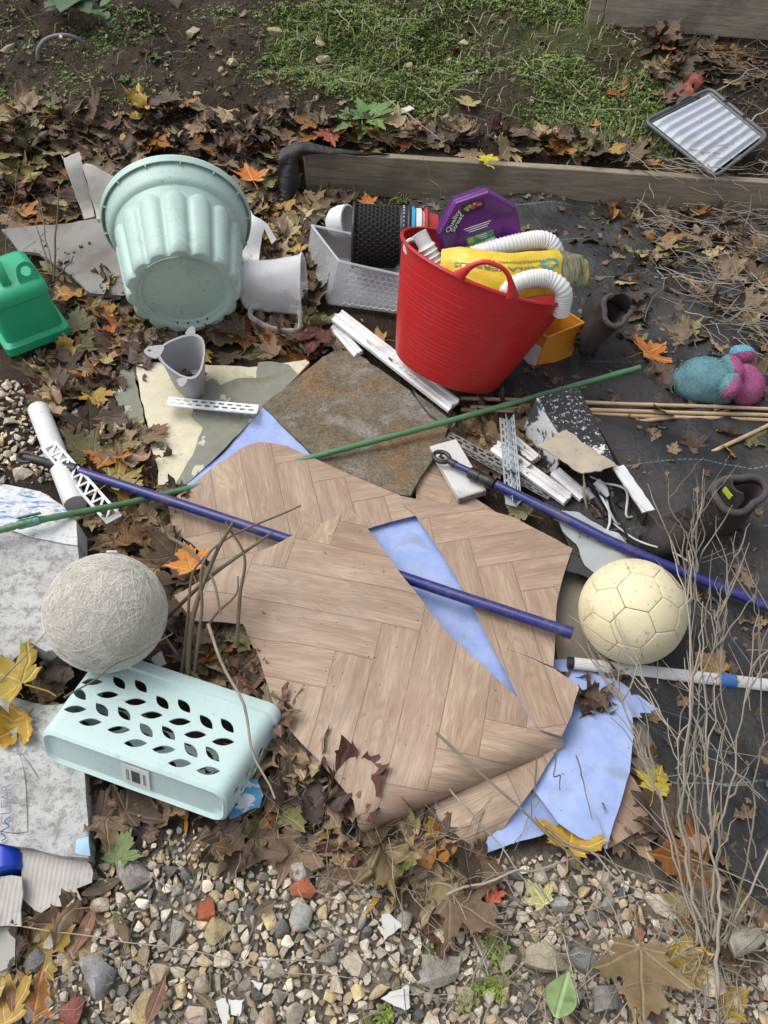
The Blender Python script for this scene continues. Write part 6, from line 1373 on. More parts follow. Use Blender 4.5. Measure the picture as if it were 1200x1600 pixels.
for r in rs:
    for t in range(14):
        x, y = cand[ci % len(cand)]; ci += 1
        if room(x, y, r): big.append((x, y, r, None, None)); put(x, y, r); break
big.sort(key=lambda s: -s[2] - (1 if s[4] else 0)); rest = big[262:]; big = big[:262]
rocks = []
for k in range(26):
    V, F, _ = rock(9 if k < 12 else 12, 300 + k, .8); me = bpy.data.meshes.new('stone'); me.from_pydata(V.tolist(), [], F.tolist()); bmr = bmesh.new(); bmr.from_mesh(me); bmesh.ops.subdivide_edges(bmr, edges=bmr.edges, cuts=1, smooth=.0 if k % 2 else .2, use_grid_fill=True)
    for v_ in bmr.verts: v_.co *= 1 + .10 * noise.noise(v_.co * 2.2 + Vector((k, 0, 0))) + .05 * noise.noise(v_.co * 6)
    bmr.to_mesh(me); bmr.free(); smooth(me, 30 if k % 3 else 50); me.materials.append(STONE_O); rocks.append(me)
SHN = {0: 'grey', 1: 'pale grey', 2: 'whitish', 3: 'dark grey', 4: 'brownish', 5: 'ochre', 6: 'brown', 7: 'brick red', 8: 'near black', 9: 'pinkish'}
for k, (x, y, r, c, lab) in enumerate(big):
    ci_ = None
    if c is None: ci_ = int(nrg.choice(len(PAL), p=cw)); c = tuple(PC[ci_] * nrg.uniform(.8, 1.2))
    o = link(bpy.data.objects.new('stone', rocks[k % len(rocks)])); o.color = tuple(c) + (1,)
    o.location = (x, y, hz(x, y) + r * .22 + .004); o.rotation_euler = (rng.uniform(-.5, .5), rng.uniform(-.5, .5), rng.uniform(0, 6.28)); o.scale = (r * 1.15, r * 1.15, r * 1.1)
    if lab: tag(o, lab, 'stone', 'stones in the gravel')
    else:
        far = y > .8; sh = SHN[ci_]
        tag(o, '%s %s %s %s' % ('angular' if k % 2 else 'rounded', sh, 'stone' if r > .014 else 'pebble', near((x, y))), 'stone', '%s stones %s' % (sh, 'behind the box' if far else 'in the gravel'))
# stones on the bank
BK = [(15, 165 / 2, .020), (277, 10, .018), (432, 57, .026), (303, 55, .018), (505, 97, .018), (262, 87, .012), (308, 150, .012), (365, 103, .018), (497, 62, .008), (495, 155, .010), (345, 110, .008), (170, 60, .010), (600, 335, .006), (445, 165, .010), (1143, 92, .012), (450, 160, .012), (725, 70, .014), (160, 124, .006), (640, 105, .01), (660, 80, .008), (500, 70, .012), (455, 318 / 2, .008), (700, 190 / 2, .008), (770, 382, .0), (222, 240, .012), (305, 232, .018), (1080, 110, .01), (990, 70, .01), (830, 160, .010), (745, 115, .009)]
for k, (a, b, r) in enumerate(BK):
    if r == 0 or b > 330: continue
    r *= 1.7; p = G(a, b); o = link(bpy.data.objects.new('stone', rocks[(k * 5) % len(rocks)])); o.color = tuple(np.array([.46, .40, .25]) * rng.uniform(.8, 1.15)) + (1,); o.location = (p.x, p.y, p.z + r * .3); o.scale = (r * 1.2, r, r); o.rotation_euler = (rng.uniform(-.5, .5), rng.uniform(-.5, .5), rng.uniform(0, 6))
    tag(o, 'yellowish limestone lump %s' % near(p), 'stone', 'limestone lumps on the bank')
gx = []
GP3 = ppoly([(560, 1300), (780, 1340), (900, 1330), (1060, 1390), (900, 1400), (560, 1400)]); GP4 = ppoly([(140, 1300), (560, 1290), (560, 1360), (140, 1360)])
for pl, n, r0, r1, s_ in ((gpoly, 5000, .0085, .0130, 22), (gpoly, 9000, .0060, .0095, 26), (gpoly, 16000, .0035, .0055, 27), (gpoly2, 900, .004, .010, 23), (GP3, 1100, .004, .009, 24), (GP4, 500, .004, .008, 25)):
    for (x, y) in sample(pl, n, s_):
        r = float(nrg.uniform(r0, r1))
        if room(x, y, r, .66): gx.append((x, y, r)); put(x, y, r)
gx += [(x, y, r) for x, y, r, c, l in rest]; n = len(gx); g_ = np.array(gx)
cols = PC[nrg.choice(len(PAL), n, p=cw)] * nrg.uniform(.65, 1.2, (n, 1))
scatter_mesh('gravel', [rock(9 if k % 2 else 15, 500 + k) for k in range(30)], np.column_stack([g_[:, 0], g_[:, 1], hgt(g_[:, 0], g_[:, 1]) + g_[:, 2] * .4 + .002]), [rotm(*nrg.uniform(-.6, .6, 3) * np.array([5, 1, 1])) for k in range(n)], g_[:, 2] * 1.15, cols, STONE_A, label='small mixed grey and buff gravel filling between the stones', cat='gravel', ang=40)

# broken white tile bits and other small litter
TILE = pmat('white_tile', (.56, .56, .53), .35, .06, 10, .05, 60, .001, (.25, .22, .18), .3, 10)
TB = [([(594, 1560), (640, 1535), (642, 1575), (632, 1578)], 'white china shard with one pointed corner on the gravel'), ([(596, 1430), (610, 1428), (632, 1445), (618, 1455), (600, 1470)], 'folded white plastic scrap beside the long brick bits'), ([(405, 1495), (425, 1495), (412, 1518)], 'small white tile shard pointing down, highest of the trio'), ([(392, 1532), (412, 1535), (405, 1548)], 'tiny white tile chip between larger shards'), ([(337, 1565), (354, 1558), (362, 1600), (350, 1606)], 'long white tile splinter at the lower edge'), ([(357, 1562), (382, 1562), (374, 1588), (362, 1586)], 'squarish white tile shard next to the long splinter'), ([(236, 1030), (252, 1018), (262, 1036), (245, 1044)], 'white plastic scrap between fibre ball and mint basket'), ([(608, 178), (640, 168), (648, 172), (615, 182)], 'thin white plastic strip on the mossy bank'), ([(768, 195), (782, 193), (786, 213), (774, 216)], 'small white plastic scrap among leaves behind the plank'), ([(432, 150), (442, 152), (460, 175), (457, 185)], 'pale crumpled paper scrap on the soil of the bank')]
for k, (pl, lab) in enumerate(TB):
    if k < 7: zf = (lambda x, y: hz(x, y) + .022 + .012 * noise.noise(Vector((x * 20, y * 20, 1))))
    else: zf = (lambda x, y: hz(x, y) + .022)
    if k == 6: zf = lambda x, y: .05
    c_ = U(sum(a for a, b in pl) / len(pl), sum(b for a, b in pl) / len(pl), zf) if k < 7 else G(sum(a for a, b in pl) / len(pl), sum(b for a, b in pl) / len(pl), .02)
    q = [(P(a, b, c_.z) - c_) for a, b in pl]; m = MB(); tlt = rng.uniform(-.15, .35); m.prism([(x_ + .0035 * noise.noise(Vector((x_ * 90, y_ * 90, k))), y_ + .0035 * noise.noise(Vector((x_ * 90, y_ * 90, k + 7)))) for x_, y_ in resample([(v.x, v.y) for v in q], .006)], 0, .004); o = m.build('tile_shard' if k < 6 else 'plastic_scrap', TILE, None, 30, bevel=.0006, seg=1); o.matrix_world = Matrix.Translation(c_) @ Matrix.Rotation(tlt, 4, 'X'); tag(o, lab, 'shard' if k < 6 else 'scrap')

# ------------------------------------------------------------------ maple leaves
HALF = [(0, 0), (.09, -.06), (.22, -.09), (.46, -.06), (.40, .03), (.44, .10), (.36, .15), (.50, .20), (.62, .22), (.62, .29), (.82, .46), (.64, .46), (.60, .54), (.50, .50), (.28, .44), (.30, .58), (.38, .72), (.26, .72), (.22, .84), (.12, .82), (0, 1.10)]
OUT = HALF + [(-x, y) for x, y in HALF[1:-1]][::-1]
def leaf_geo(seed, step, curl, crumple, cup, fold=0.0):
    r_ = random.Random(seed); ol = [(x * (1 + r_.uniform(-.08, .08)), y * (1 + r_.uniform(-.06, .06))) for x, y in OUT]
    fine = []
    for i in range(len(ol)):
        a, b = Vector(ol[i]), Vector(ol[(i + 1) % len(ol)]); fine += [tuple(a), tuple(a.lerp(b, .5) + Vector((r_.uniform(-.012, .012), r_.uniform(-.012, .012))))]
    V, F = fill(fine, step, seed=seed, keep=True); out = []
    ax2 = r_.uniform(0, 3.14); sv = Vector((seed * 1.7, 3, 1))
    for x, y in V:
        yy = y - .35; rad = math.hypot(x, yy); u = x * math.cos(ax2) + yy * math.sin(ax2); w = -x * math.sin(ax2) + yy * math.cos(ax2)
        if abs(curl) > .01: th = u * curl; u2, z = math.sin(th) / curl, (1 - math.cos(th)) / curl
        else: u2, z = u, 0
        p = Vector((u2 * math.cos(ax2) - w * math.sin(ax2), u2 * math.sin(ax2) + w * math.cos(ax2) + .35, z + cup * rad * rad + fold * abs(x)))
        an = math.atan2(y, x); p.z += .03 * math.cos(an * 9) * rad * (1 if crumple < .3 else 1.5)
        nv = noise.noise_vector(Vector((x, y, 0)) * 2.6 + sv); n2 = noise.noise_vector(Vector((x, y, 0)) * 6 + sv); p += nv * crumple * .30 + n2 * crumple * .13; out.append(p)
    A = np.array([tuple(p) for p in out]); A[:, 2] -= np.percentile(A[:, 2], 8); return A, F, np.column_stack([V[:, 0] * .45 + .5, V[:, 1] * .45 + .1])
SPEC = [(0.2, .12, .10, 0), (.5, .15, .05, .05), (-.4, .15, .15, 0), (.9, .25, .0, .1), (1.4, .4, .1, 0), (-1.0, .45, .3, 0), (1.8, .6, .2, .1), (.6, .8, .2, .1), (2.2, .5, .1, 0), (-.2, .10, .02, .12), (1.2, .9, .35, 0), (.3, .3, .2, .2)]
leafme = []
for k, sp in enumerate(SPEC):
    A, F, UVs = leaf_geo(900 + k, .095, *sp); m = MB(); m.add(A.tolist(), F.tolist()); m.uv = UVs; me = m.mesh('leaf_blade', 180); me.materials.append(LEAF_O); leafme.append(me)
pet = MB(); pet.tube(curve_pts([(0, .01, .02), (.02, -.2, .03), (.05, -.45, .01), (.03, -.62, .0)], 4), [.016] * 6 + [.014] * 7, 5); petme = pet.mesh('petiole'); petme.materials.append(STALK_O)
LC = dict(dark=(.084, .055, .037), brown=(.152, .096, .060), tan=(.270, .180, .108), purple=(.070, .045, .042), orange=(.30, .115, .026), yellow=(.36, .22, .04), olive=(.175, .150, .055), red=(.26, .060, .034), green=(.13, .16, .045), pale=(.36, .275, .135), wine=(.085, .028, .024))
def leaf(p, size, rz, kind, col, rx=0.0, ry=0.0, label=None, group=None, stalk=True):
    t = bpy.data.objects.new('maple_leaf', leafme[kind]); link(t); c = LC[col] if isinstance(col, str) else col
    t.color = tuple(v * rng.uniform(.85, 1.15) for v in c) + (1,); t.matrix_world = Matrix.Translation(p) @ Matrix.Rotation(rz, 4, 'Z') @ Matrix.Rotation(rx, 4, 'X') @ Matrix.Rotation(ry, 4, 'Y') @ Matrix.Scale(size, 4)
    if stalk: s = bpy.data.objects.new('petiole', petme); link(s, t); s.color = (min(.4, c[0] * 1.3 + .04), c[1] * 1.0 + .02, c[2] * .8 + .01, 1)
    return tag(t, label, 'leaf', group)
KL = [(175, 735, .150, -40, 2, (.24, .225, .06), .075, 'large olive yellow maple leaf leaning beside the blue pole'), (300, 872, .105, 20, 0, (.50, .17, .02), .085, 'vivid orange and red maple leaf by the twigs'), (885, 1300, .125, -20, 3, (.36, .25, .03), .055, 'yellow-green maple leaf on the dirty blue scrap'), (995, 1440, .165, 170, 0, (.165, .125, .06), .055, 'largest olive brown maple leaf among the stem roots'), (1060, 1450, .10, 200, 4, (.32, .19, .04), .04, 'yellowish leaf behind the largest olive one'), (45, 1040, .16, 70, 3, (.34, .21, .03), .12, 'yellow maple leaf draped over the end of the fibre ball'), (40, 1095, .12, 150, 6, (.40, .22, .03), .085, 'bright yellow curled leaf on the white box'), (15, 1565, .13, 30, 1, (.36, .20, .05), .03, 'pale orange maple leaf at the corner by the cardboard'),
      (120, 450, .13, 60, 5, (.38, .16, .03), .05, 'orange leaf leaning below the grey board'), (150, 478, .13, -30, 6, (.30, .12, .02), .06, 'rusty leaf with yellow edge beside the green can'), (190, 500, .12, 100, 4, (.36, .10, .025), .05, 'red-orange leaf close to the planter base'), (125, 500, .13, 10, 9, (.13, .10, .05), .04, 'dull olive leaf standing by the green can'), (395, 270, .14, 20, 1, (.42, .16, .03), .06, 'large orange maple leaf above the planter rim'), (435, 320, .13, -40, 5, (.34, .17, .04), .04, 'golden brown leaf between planter and membrane fold'), (460, 385, .09, 0, 3, (.36, .22, .05), .05, 'yellowish leaf by the clear drawer corner'), (415, 370, .09, 60, 6, (.35, .20, .03), .05, 'curled golden leaf by the torn carton'),
      (965, 130, .13, 20, 4, (.24, .095, .035), .02, 'rusty maple leaf on the moss near the tray'), (935, 188, .075, 60, 1, (.38, .15, .03), .02, 'small orange leaf on moss below the rusty one'), (730, 155, .11, 0, 0, (.38, .245, .11), .03, 'pale tan maple leaf on the mossy bank'), (718, 68, .09, 30, 5, (.24, .085, .03), .02, 'brown orange leaf high on the moss'), (758, 235, .10, 200, 1, (.52, .34, .02), .04, 'bright yellow leaf just behind the plank'), (632, 222, .06, 0, 0, (.42, .07, .04), .03, 'small red leaf behind the plank'), (1020, 250, .06, 10, 0, (.40, .17, .03), .03, 'orange leaf beside the tray corner'), (100, 190, .17, 20, 1, (.115, .055, .035), .03, 'large brown maple leaf at the foot of the soil bank'), (365, 188, .15, 10, 0, (.045, .025, .035), .03, 'dark purple maple leaf on the soil'), (215, 195, .10, 60, 5, (.30, .12, .04), .03, 'orange brown leaf on the leaf bank'),
      (1000, 535, .15, -60, 3, (.40, .12, .02), .06, 'rust orange maple leaf above the green cane tip'), (1020, 560, .13, -120, 5, (.28, .17, .03), .04, 'yellow brown leaf under the rust orange one'), (1025, 480, .09, 0, 0, (.40, .30, .08), .03, 'pale yellow leaf in the dry stalks'), (1065, 470, .10, 200, 1, (.20, .17, .09), .03, 'grey green leaf in the dry stalks'), (1075, 318, .09, 60, 3, (.46, .26, .03), .05, 'yellow leaf in the stalks near the plank end'), (500, 505, .13, 160, 11, (.085, .024, .024), .07, 'dark wine red leaf against the clear drawer'), (600, 515, .11, 80, 5, (.30, .17, .06), .03, 'tan maple leaf between the trim and the red tub'), (575, 312, .08, 10, 1, (.48, .12, .03), .03, 'orange red leaf below the plank by the basket'), (1125, 1030, .10, 40, 2, (.26, .135, .05), .06, 'tan leaf behind the dead stems beyond the football'), (1020, 1215, .09, -30, 9, (.40, .24, .03), .05, 'yellow leaf upright beside the curled vinyl corner'), (930, 1090, .10, 20, 10, (.075, .042, .030), .05, 'dark crumpled leaf on the blue vinyl'),
      (530, 1200, .17, -70, 6, (.085, .040, .026), .06, 'large curled dark brown leaf at the vinyl edge'), (185, 830, .13, -60, 8, (.15, .062, .035), .06, 'brown curled leaf below the lattice strip'), (430, 1065, .10, -40, 9, (.060, .040, .033), .05, 'dark grey brown leaf under the twig'), (345, 1010, .13, 60, 2, (.085, .075, .035), .05, 'dull green brown leaf among the twigs'), (180, 1325, .09, -20, 9, (.13, .15, .05), .04, 'green leaf with pale veins beside the large grey stone'), (870, 1535, .0, 0, 0, (0, 0, 0), 0, ''), (640, 1350, .11, 20, 7, (.13, .10, .065), .03, 'grey brown leaf next to the lime wrapper'), (780, 680, .14, 30, 5, (.20, .12, .07), .05, 'tan crumpled leaf above the perforated bead'), (700, 370, .0, 0, 0, (0, 0, 0), 0, ''), (895, 350, .12, -30, 1, (.20, .16, .07), .03, 'olive leaf lying on the black membrane'), (925, 395, .11, 40, 7, (.14, .085, .045), .03, 'brown rolled leaf on the black membrane'), (770, 1395, .05, 0, 0, (.42, .08, .04), .03, 'small red leaf on the gravel'), (850, 1395, .07, 30, 9, (.45, .40, .22), .03, 'pale cream leaf on the gravel'), (705, 1430, .10, 90, 8, (.13, .08, .05), .03, 'brown rolled leaf in the middle of the gravel'), (740, 665, .08, 10, 6, (.15, .085, .05), .06, 'brown leaf beside the green cane'), (825, 790, .09, 60, 3, (.22, .15, .08), .045, 'tan leaf at the back edge of the vinyl'), (865, 595, .10, 10, 8, (.17, .10, .06), .03, 'brown leaf between red tub and orange trough'), (705, 792, .0, 0, 0, (0, 0, 0), 0, ''), (30, 345, .08, 30, 5, (.38, .18, .07), .03, 'orange leaf pair beyond the grey board'), (20, 250, .08, 0, 1, (.40, .22, .03), .03, 'orange yellow leaf by the thin upright stalk')]
for (a, b, s, kd, c) in ((395, 1000, .10, 6, 'brown'), (412, 1050, .11, 4, 'dark'), (425, 1100, .10, 10, 'brown'), (455, 1135, .11, 5, 'dark'), (480, 1165, .10, 8, 'tan'), (515, 1235, .12, 7, 'brown'), (560, 1262, .11, 6, 'dark'), (385, 975, .09, 3, 'olive'), (600, 1300, .12, 10, 'brown'), (690, 1285, .10, 5, 'dark'), (335, 955, .10, 1, 'brown'), (372, 985, .10, 4, 'olive'), (325, 1010, .11, 10, 'dark'), (372, 1035, .11, 6, 'brown'), (290, 925, .09, 2, 'dark'), (405, 1085, .10, 8, 'tan'), (60, 1060, .11, 4, 'brown'), (95, 1045, .10, 7, 'dark'), (15, 1050, .11, 2, 'tan'), (80, 1080, .10, 5, 'olive')): KL.append((a, b, s, rng.uniform(0, 360), kd, LC[c], .055, '%s %s leaf on the %s %s' % ({'dark': 'dark brown', 'brown': 'mid brown', 'tan': 'tan', 'olive': 'olive'}[c], ['flat', 'bent', 'cupped', 'folded', 'curled', 'arched', 'rolled', 'crumpled', 'half rolled', 'open', 'shrivelled', 'wavy'][kd], 'box edge' if a < 110 else 'vinyl edge', near(P(a, b)))))
for (a, b, s, rz, kd, c, z, lab) in KL:
    if s == 0: continue
    p = G(a, b, z); s *= .66; leaf(p - Vector((0, s * .35, .02 if kd in (4, 5, 6, 8) else .01)), s, R(rz), kd, c, rng.uniform(-.25, .25), rng.uniform(-.2, .2), lab)
# litter beds
BEDS = [([(0, 175), (300, 165), (470, 175), (470, 230), (430, 330), (480, 400), (520, 560), (330, 570), (180, 560), (0, 300)], 1.0, 'in the leaf bank behind the planter'),
        ([(110, 540), (240, 560), (215, 590), (170, 600), (230, 700), (260, 760), (150, 770), (120, 690), (40, 600)], 1.1, 'around the white roll'),
        ([(125, 770), (270, 790), (280, 850), (290, 950), (420, 985), (460, 1150), (560, 1280), (480, 1330), (300, 1330), (140, 1300), (110, 1200), (300, 1280), (420, 1190), (400, 1100), (240, 1010), (250, 900)], 1.3, 'around the mint basket'),
        ([(480, 1180), (600, 1290), (700, 1270), (780, 1350), (690, 1440), (560, 1380), (430, 1330), (420, 1240)], .8, 'below the vinyl'),
        ([(480, 190), (700, 205), (1010, 235), (1010, 262), (800, 250), (480, 228)], 1.2, 'behind the plank'),
        ([(860, 315), (1210, 330), (1210, 560), (1060, 540), (960, 500), (930, 420)], .7, 'in the dry stalks'),
        ([(690, 625), (830, 630), (850, 740), (800, 760), (700, 700)], 1.2, 'around the perforated beads'),
        ([(880, 1000), (960, 1050), (940, 1100), (880, 1080)], .8, 'beside the white pole'), ([(960, 1180), (1080, 1180), (1100, 1330), (960, 1330)], .7, 'under the dead stems'),
        ([(1000, 60), (1210, 90), (1210, 150), (1100, 130), (1040, 180)], .8, 'below the raised bed'), ([(410, 320), (560, 310), (560, 345), (480, 350), (470, 470), (530, 540), (440, 540)], 1.2, 'around the clear drawer'), ([(620, 600), (860, 560), (900, 640), (720, 650)], .5, 'in front of the red tub'), ([(840, 730), (990, 770), (1020, 860), (900, 800)], .5, 'around the broken box'), ([(-80, 1420), (140, 1420), (120, 1600), (-80, 1600)], .4, 'by the cardboard'), ([(1060, 1320), (1260, 1380), (1260, 1620), (1080, 1560)], .35, 'at the dead stem roots'), ([(930, 330), (1240, 340), (1240, 760), (1050, 720), (980, 560)], .22, 'on the black membrane')]
LSTATE = ['flat', 'slightly bent', 'cupped', 'folded', 'curled', 'arched', 'tightly rolled', 'crumpled', 'half rolled', 'open', 'shrivelled', 'wavy']
low = [leaf_geo(1200 + k, .17, *SPEC[k % 12]) for k in range(16)]
CN = ['dark', 'brown', 'tan', 'purple', 'orange', 'yellow', 'olive', 'red', 'pale', 'wine']; CWT = np.array([.24, .31, .18, .04, .075, .04, .08, .008, .05, .008]); CWT /= CWT.sum()
CDESC = dict(dark='dark brown', brown='brown', tan='tan', purple='purplish', orange='orange', yellow='yellow', olive='olive', red='red', pale='pale', wine='wine red')
lx, lr, ls, lcl = [], [], [], []; nind = 0
for bi, (pl, dens, where) in enumerate(BEDS):
    poly = ppoly_g(pl); A = np.array(poly); area = .5 * abs(np.dot(A[:, 0], np.roll(A[:, 1], 1)) - np.dot(A[:, 1], np.roll(A[:, 0], 1))); n = int(area * 820 * dens) + 4; q = sample(poly, n, 40 + bi)
    for k, (x, y) in enumerate(q):
        layer = k / n; s = float(nrg.uniform(.046, .098)); cn = CN[int(nrg.choice(len(CN), p=CWT))]; z = hz(x, y) + (.03 if bi == 15 else .002) + .038 * layer * min(1, dens) * nrg.uniform(.5, 1.1); rx, ry = nrg.normal(0, .28, 2)
        if layer > .80 and nind < 215:
            nind += 1; leaf(Vector((x, y, z)), s, float(nrg.uniform(0, 6.28)), (kd_ := int(nrg.integers(0, 12))), cn, rx, ry, '%s %s %s maple leaf %s' % ('small' if s < .055 else 'large' if s > .075 else 'middling', LSTATE[kd_], CDESC[cn], near((x, y))), 'fallen maple leaves ' + where, stalk=bool(k % 2))
        else:
            lx.append((x, y, z)); lr.append(rotm(float(nrg.uniform(0, 6.28)), rx, ry)); ls.append(s); lcl.append(np.array(LC[cn]) * nrg.uniform(.6, 1.15))
scatter_mesh('leaf_litter', low, np.array(lx), lr, ls, lcl, LEAF_A, label='thick litter of dead brown maple leaves around the dumped things', cat='leaf litter', uv=True)
q = np.vstack([sample(mp, 900, 61), sample(ppoly_g([(-40, -20), (1250, -20), (1250, 240), (-40, 200)]), 700, 62)]); q = q[fbm(q[:, 0], q[:, 1], 5, 3) > -.15]; n = len(q)
zc_ = np.where(inside(mp, q[:, 0], q[:, 1]), .008 + wrinkle(q[:, 0], q[:, 1]), hgt(q[:, 0], q[:, 1]) + .004)
scatter_mesh('leaf_crumbs', low, np.column_stack([q, zc_]), [rotm(float(a), *nrg.normal(0, .3, 2)) for a in nrg.uniform(0, 6.28, n)], nrg.uniform(.006, .030, n) ** 1.0, np.array([[.15, .10, .06]]) * nrg.uniform(.4, 1.7, (n, 1)), LEAF_A, label='brown leaf crumbs scattered over the membrane and bank', cat='leaf litter', uv=True)
cg = [(U(a, b, zC).x, U(a, b, zC).y) for a, b in ((300, 935), (545, 800), (600, 870), (700, 995), (800, 1090), (700, 1170), (590, 1230), (450, 1110), (400, 1000))]; q = sample(cg, 90, 63); n = len(q)
scatter_mesh('grit', small, np.column_stack([q, [zC(x, y) + .0005 for x, y in q]]), [rotm(*nrg.uniform(0, 6.28, 3)) for k in range(n)], nrg.uniform(.0008, .0026, n), np.array([[.12, .09, .06]]) * nrg.uniform(.4, 1.6, (n, 1)), STONE_A, label='specks of soil and grit on the largest vinyl piece', cat='grit', ang=40)
# other leaves: narrow dry ones on the gravel, one fresh green leaf
def lance(n=9, curl=.3):
    V = []; F = []
    for i in range(n):
        u = i / (n - 1); w = .17 * math.sin(math.pi * min(.98, max(.02, u)) ** .8); z = curl * (u - .5) ** 2
        V += [(u, -w, z + .3 * w), (u, 0, z), (u, w, z + .3 * w)]
    for i in range(n - 1):
        for j in (0, 1): a = i * 3 + j; F += [(a, a + 3, a + 4), (a, a + 4, a + 1)]
    V = np.array(V); return V, np.array(F), np.column_stack([V[:, 1] * .5 + .5, V[:, 0] * .4 + .1])
V, F, UVs = lance(); m = MB(); m.add(V.tolist(), F.tolist()); m.uv = UVs; lme = m.mesh('narrow_leaf', 180); lme.materials.append(LEAF_O)
for k, (x, y) in enumerate(sample(gpoly, 26, 77)):
    o = link(bpy.data.objects.new('narrow_leaf', lme)); o.color = (.17 * rng.uniform(.6, 1.4), .11 * rng.uniform(.6, 1.3), .06, 1); o.location = (x, y, hz(x, y) + .022); s = rng.uniform(.04, .075); dk = o.color[0] < .15; o.scale = (s, s, s); o.rotation_euler = (rng.uniform(-.4, .4), rng.uniform(-.3, .3), rng.uniform(0, 6.28)); tag(o, '%s narrow %s leaf %s' % ('short' if s < .052 else 'long' if s > .064 else 'medium', 'dark brown' if dk else 'light brown', near((x, y))), 'leaf', 'narrow dry leaves on the gravel')
V, F, UVs = lance(14, .05); V[:, 1] *= 2.1; m = MB(); m.add(V.tolist(), F.tolist()); m.uv = UVs; me = m.mesh('green_leaf', 180); me.materials.append(LEAF_O)
o = link(bpy.data.objects.new('fresh_leaf', me)); o.color = (.19, .27, .10, 1); a, b = P(868, 1590, .045), P(888, 1518, .05); o.matrix_world = frame(a, b - a, z=(0, 0, 1)) @ Matrix.Scale((b - a).length, 4); tag(o, 'fresh light green oval leaf lying on the stones', 'leaf')
# ------------------------------------------------------------------ living plants on the bank
def serrated(n=9, w=.33, tooth=.05):
    pts = []
    for i in range(n * 2 + 1):
        u = i / (n * 2); ww = w * math.sin(math.pi * u ** .75) ** .9 + (tooth if i % 2 else 0) * math.sin(math.pi * u); pts.append((u, ww))
    V = []; F = []
    for i, (u, ww) in enumerate(pts): V += [(u, -ww, .10 * ww - .25 * u * u), (u, 0, -.25 * u * u), (u, ww, .10 * ww - .25 * u * u)]
    for i in range(len(pts) - 1):
        for j in (0, 1): a = i * 3 + j; F += [(a, a + 3, a + 4, a + 1)]
    m = MB(); m.add(V, F); m.uv = [(v[1] * .9 + .5, v[0] * .8 + .1) for v in V]; me = m.mesh('leaf', 180); me.materials.append(LEAF_O); return me
NL, DL = serrated(), serrated(6, .16, .07)
def plant(name, label, p, leaves, mesh, col, stem_h=.0, cat='plant', group=None):
    t = thing(name, label, cat, p, group=group)
    if stem_h: m = MB(); m.tube([(0, 0, -.02), (.004, 0, stem_h * .5), (0, .003, stem_h)], .003, 6); o = m.build('stem', PLANT_O, t); o.color = (.08, .11, .03, 1)
    for (rz, el, s, z) in leaves:
        o = link(bpy.data.objects.new('leaf', mesh), t); o.matrix_local = Matrix.Translation((0, 0, z)) @ Matrix.Rotation(rz, 4, 'Z') @ Matrix.Rotation(-el, 4, 'Y') @ Matrix.Scale(s, 4); k = rng.uniform(.8, 1.2); o.color = (col[0] * k, col[1] * k, col[2] * k, 1)
NC = (.050, .098, .042)
plant('nettle', 'tall stinging nettle with broad toothed leaves at the top of the bank', G(128, 40), [(R(-95), .25, .15, .10), (R(-55), .2, .14, .09), (R(-135), .2, .13, .10), (R(5), .3, .13, .11), (R(180), .3, .13, .10), (R(80), .5, .10, .12), (R(-25), .2, .12, .07), (R(-160), .2, .12, .07)], NL, NC, .12)
plant('nettle', 'short young nettle growing below the tall one', G(170, 62), [(R(a), .5, .055, .03 + .012 * k) for k, a in enumerate((-100, -40, 20, 80, 150, 210, -70, 40))], NL, (.07, .13, .04), .07)
plant('dandelion', 'green dandelion rosette with jagged leaves behind the membrane fold', G(572, 192), [(R(a), rng.uniform(.15, .7), rng.uniform(.09, .15), .01) for a in (-170, -140, -100, -60, -30, 0, 30, 70, 110, 150, -15, -120, 180)], DL, (.10, .18, .05))
for k, (a, b) in enumerate([(240, 95), (195, 130), (410, 100), (30, 165), (60, 190), (215, 40), (560, 45), (545, 95), (470, 120)]):
    plant('seedling', 'green weed seedling ' + near(G(a, b)), G(a, b), [(R(rng.uniform(0, 360)), rng.uniform(.2, .8), rng.uniform(.018, .036), .008) for i in range(9)], NL, (.07, .12, .035), .02, group='weed seedlings on the bank')
plant('maple_seedling', 'small green leaf sprig behind the planter', G(273, 235), [(R(90), .9, .06, .02), (R(-60), .4, .04, .02)], NL, (.09, .15, .04), .03)

# ------------------------------------------------------------------ dead stems: rooted dry plants
def wander(a, b, n, amp, seed, sag=0.0):
    a, b = Vector(a), Vector(b); out = []
    for k in range(n + 1):
        u = k / n; p = a.lerp(b, u); w = amp * (u * (1 - u) * 4) ** .5
        out.append(p + Vector((w * noise.noise(Vector((u * 3.2, seed, 0))), w * noise.noise(Vector((u * 3.2, seed, 5))), w * .7 * noise.noise(Vector((u * 3.2, seed, 9))) - sag * 4 * u * (1 - u))))
    return out
def stem(parent, a, b, r0, r1, seed, col, branches=0, amp=.03, name='stem'):
    pts = wander(a, b, 14, amp, seed); m = MB(); m.tube(pts, [r0 + (r1 - r0) * k / 14 for k in range(15)], 6)
    r_ = random.Random(seed)
    for i in range(branches):
        k = r_.randint(3, 12); p = pts[k]; d = (pts[k + 1] - pts[k - 1]).normalized() if k < 14 else Vector((0, 0, 1)); sd = Vector((r_.uniform(-1, 1), r_.uniform(-.6, 1), r_.uniform(-.2, .8))).normalized()
        q = p + (d * .8 + sd * .7).normalized() * r_.uniform(.06, .16); m.tube(wander(p, q, 5, .012, seed + i * 3.1), [r1 * 1.0, r1 * .9, r1 * .8, r1 * .65, r1 * .5, r1 * .35], 4)
    o = m.build(name, STALK_O, parent, 60); kf = r_.uniform(.75, 1.15); o.color = tuple(c * kf for c in col) + (1,); return o
DRY = (.33, .285, .225); DRK = (.185, .15, .108)
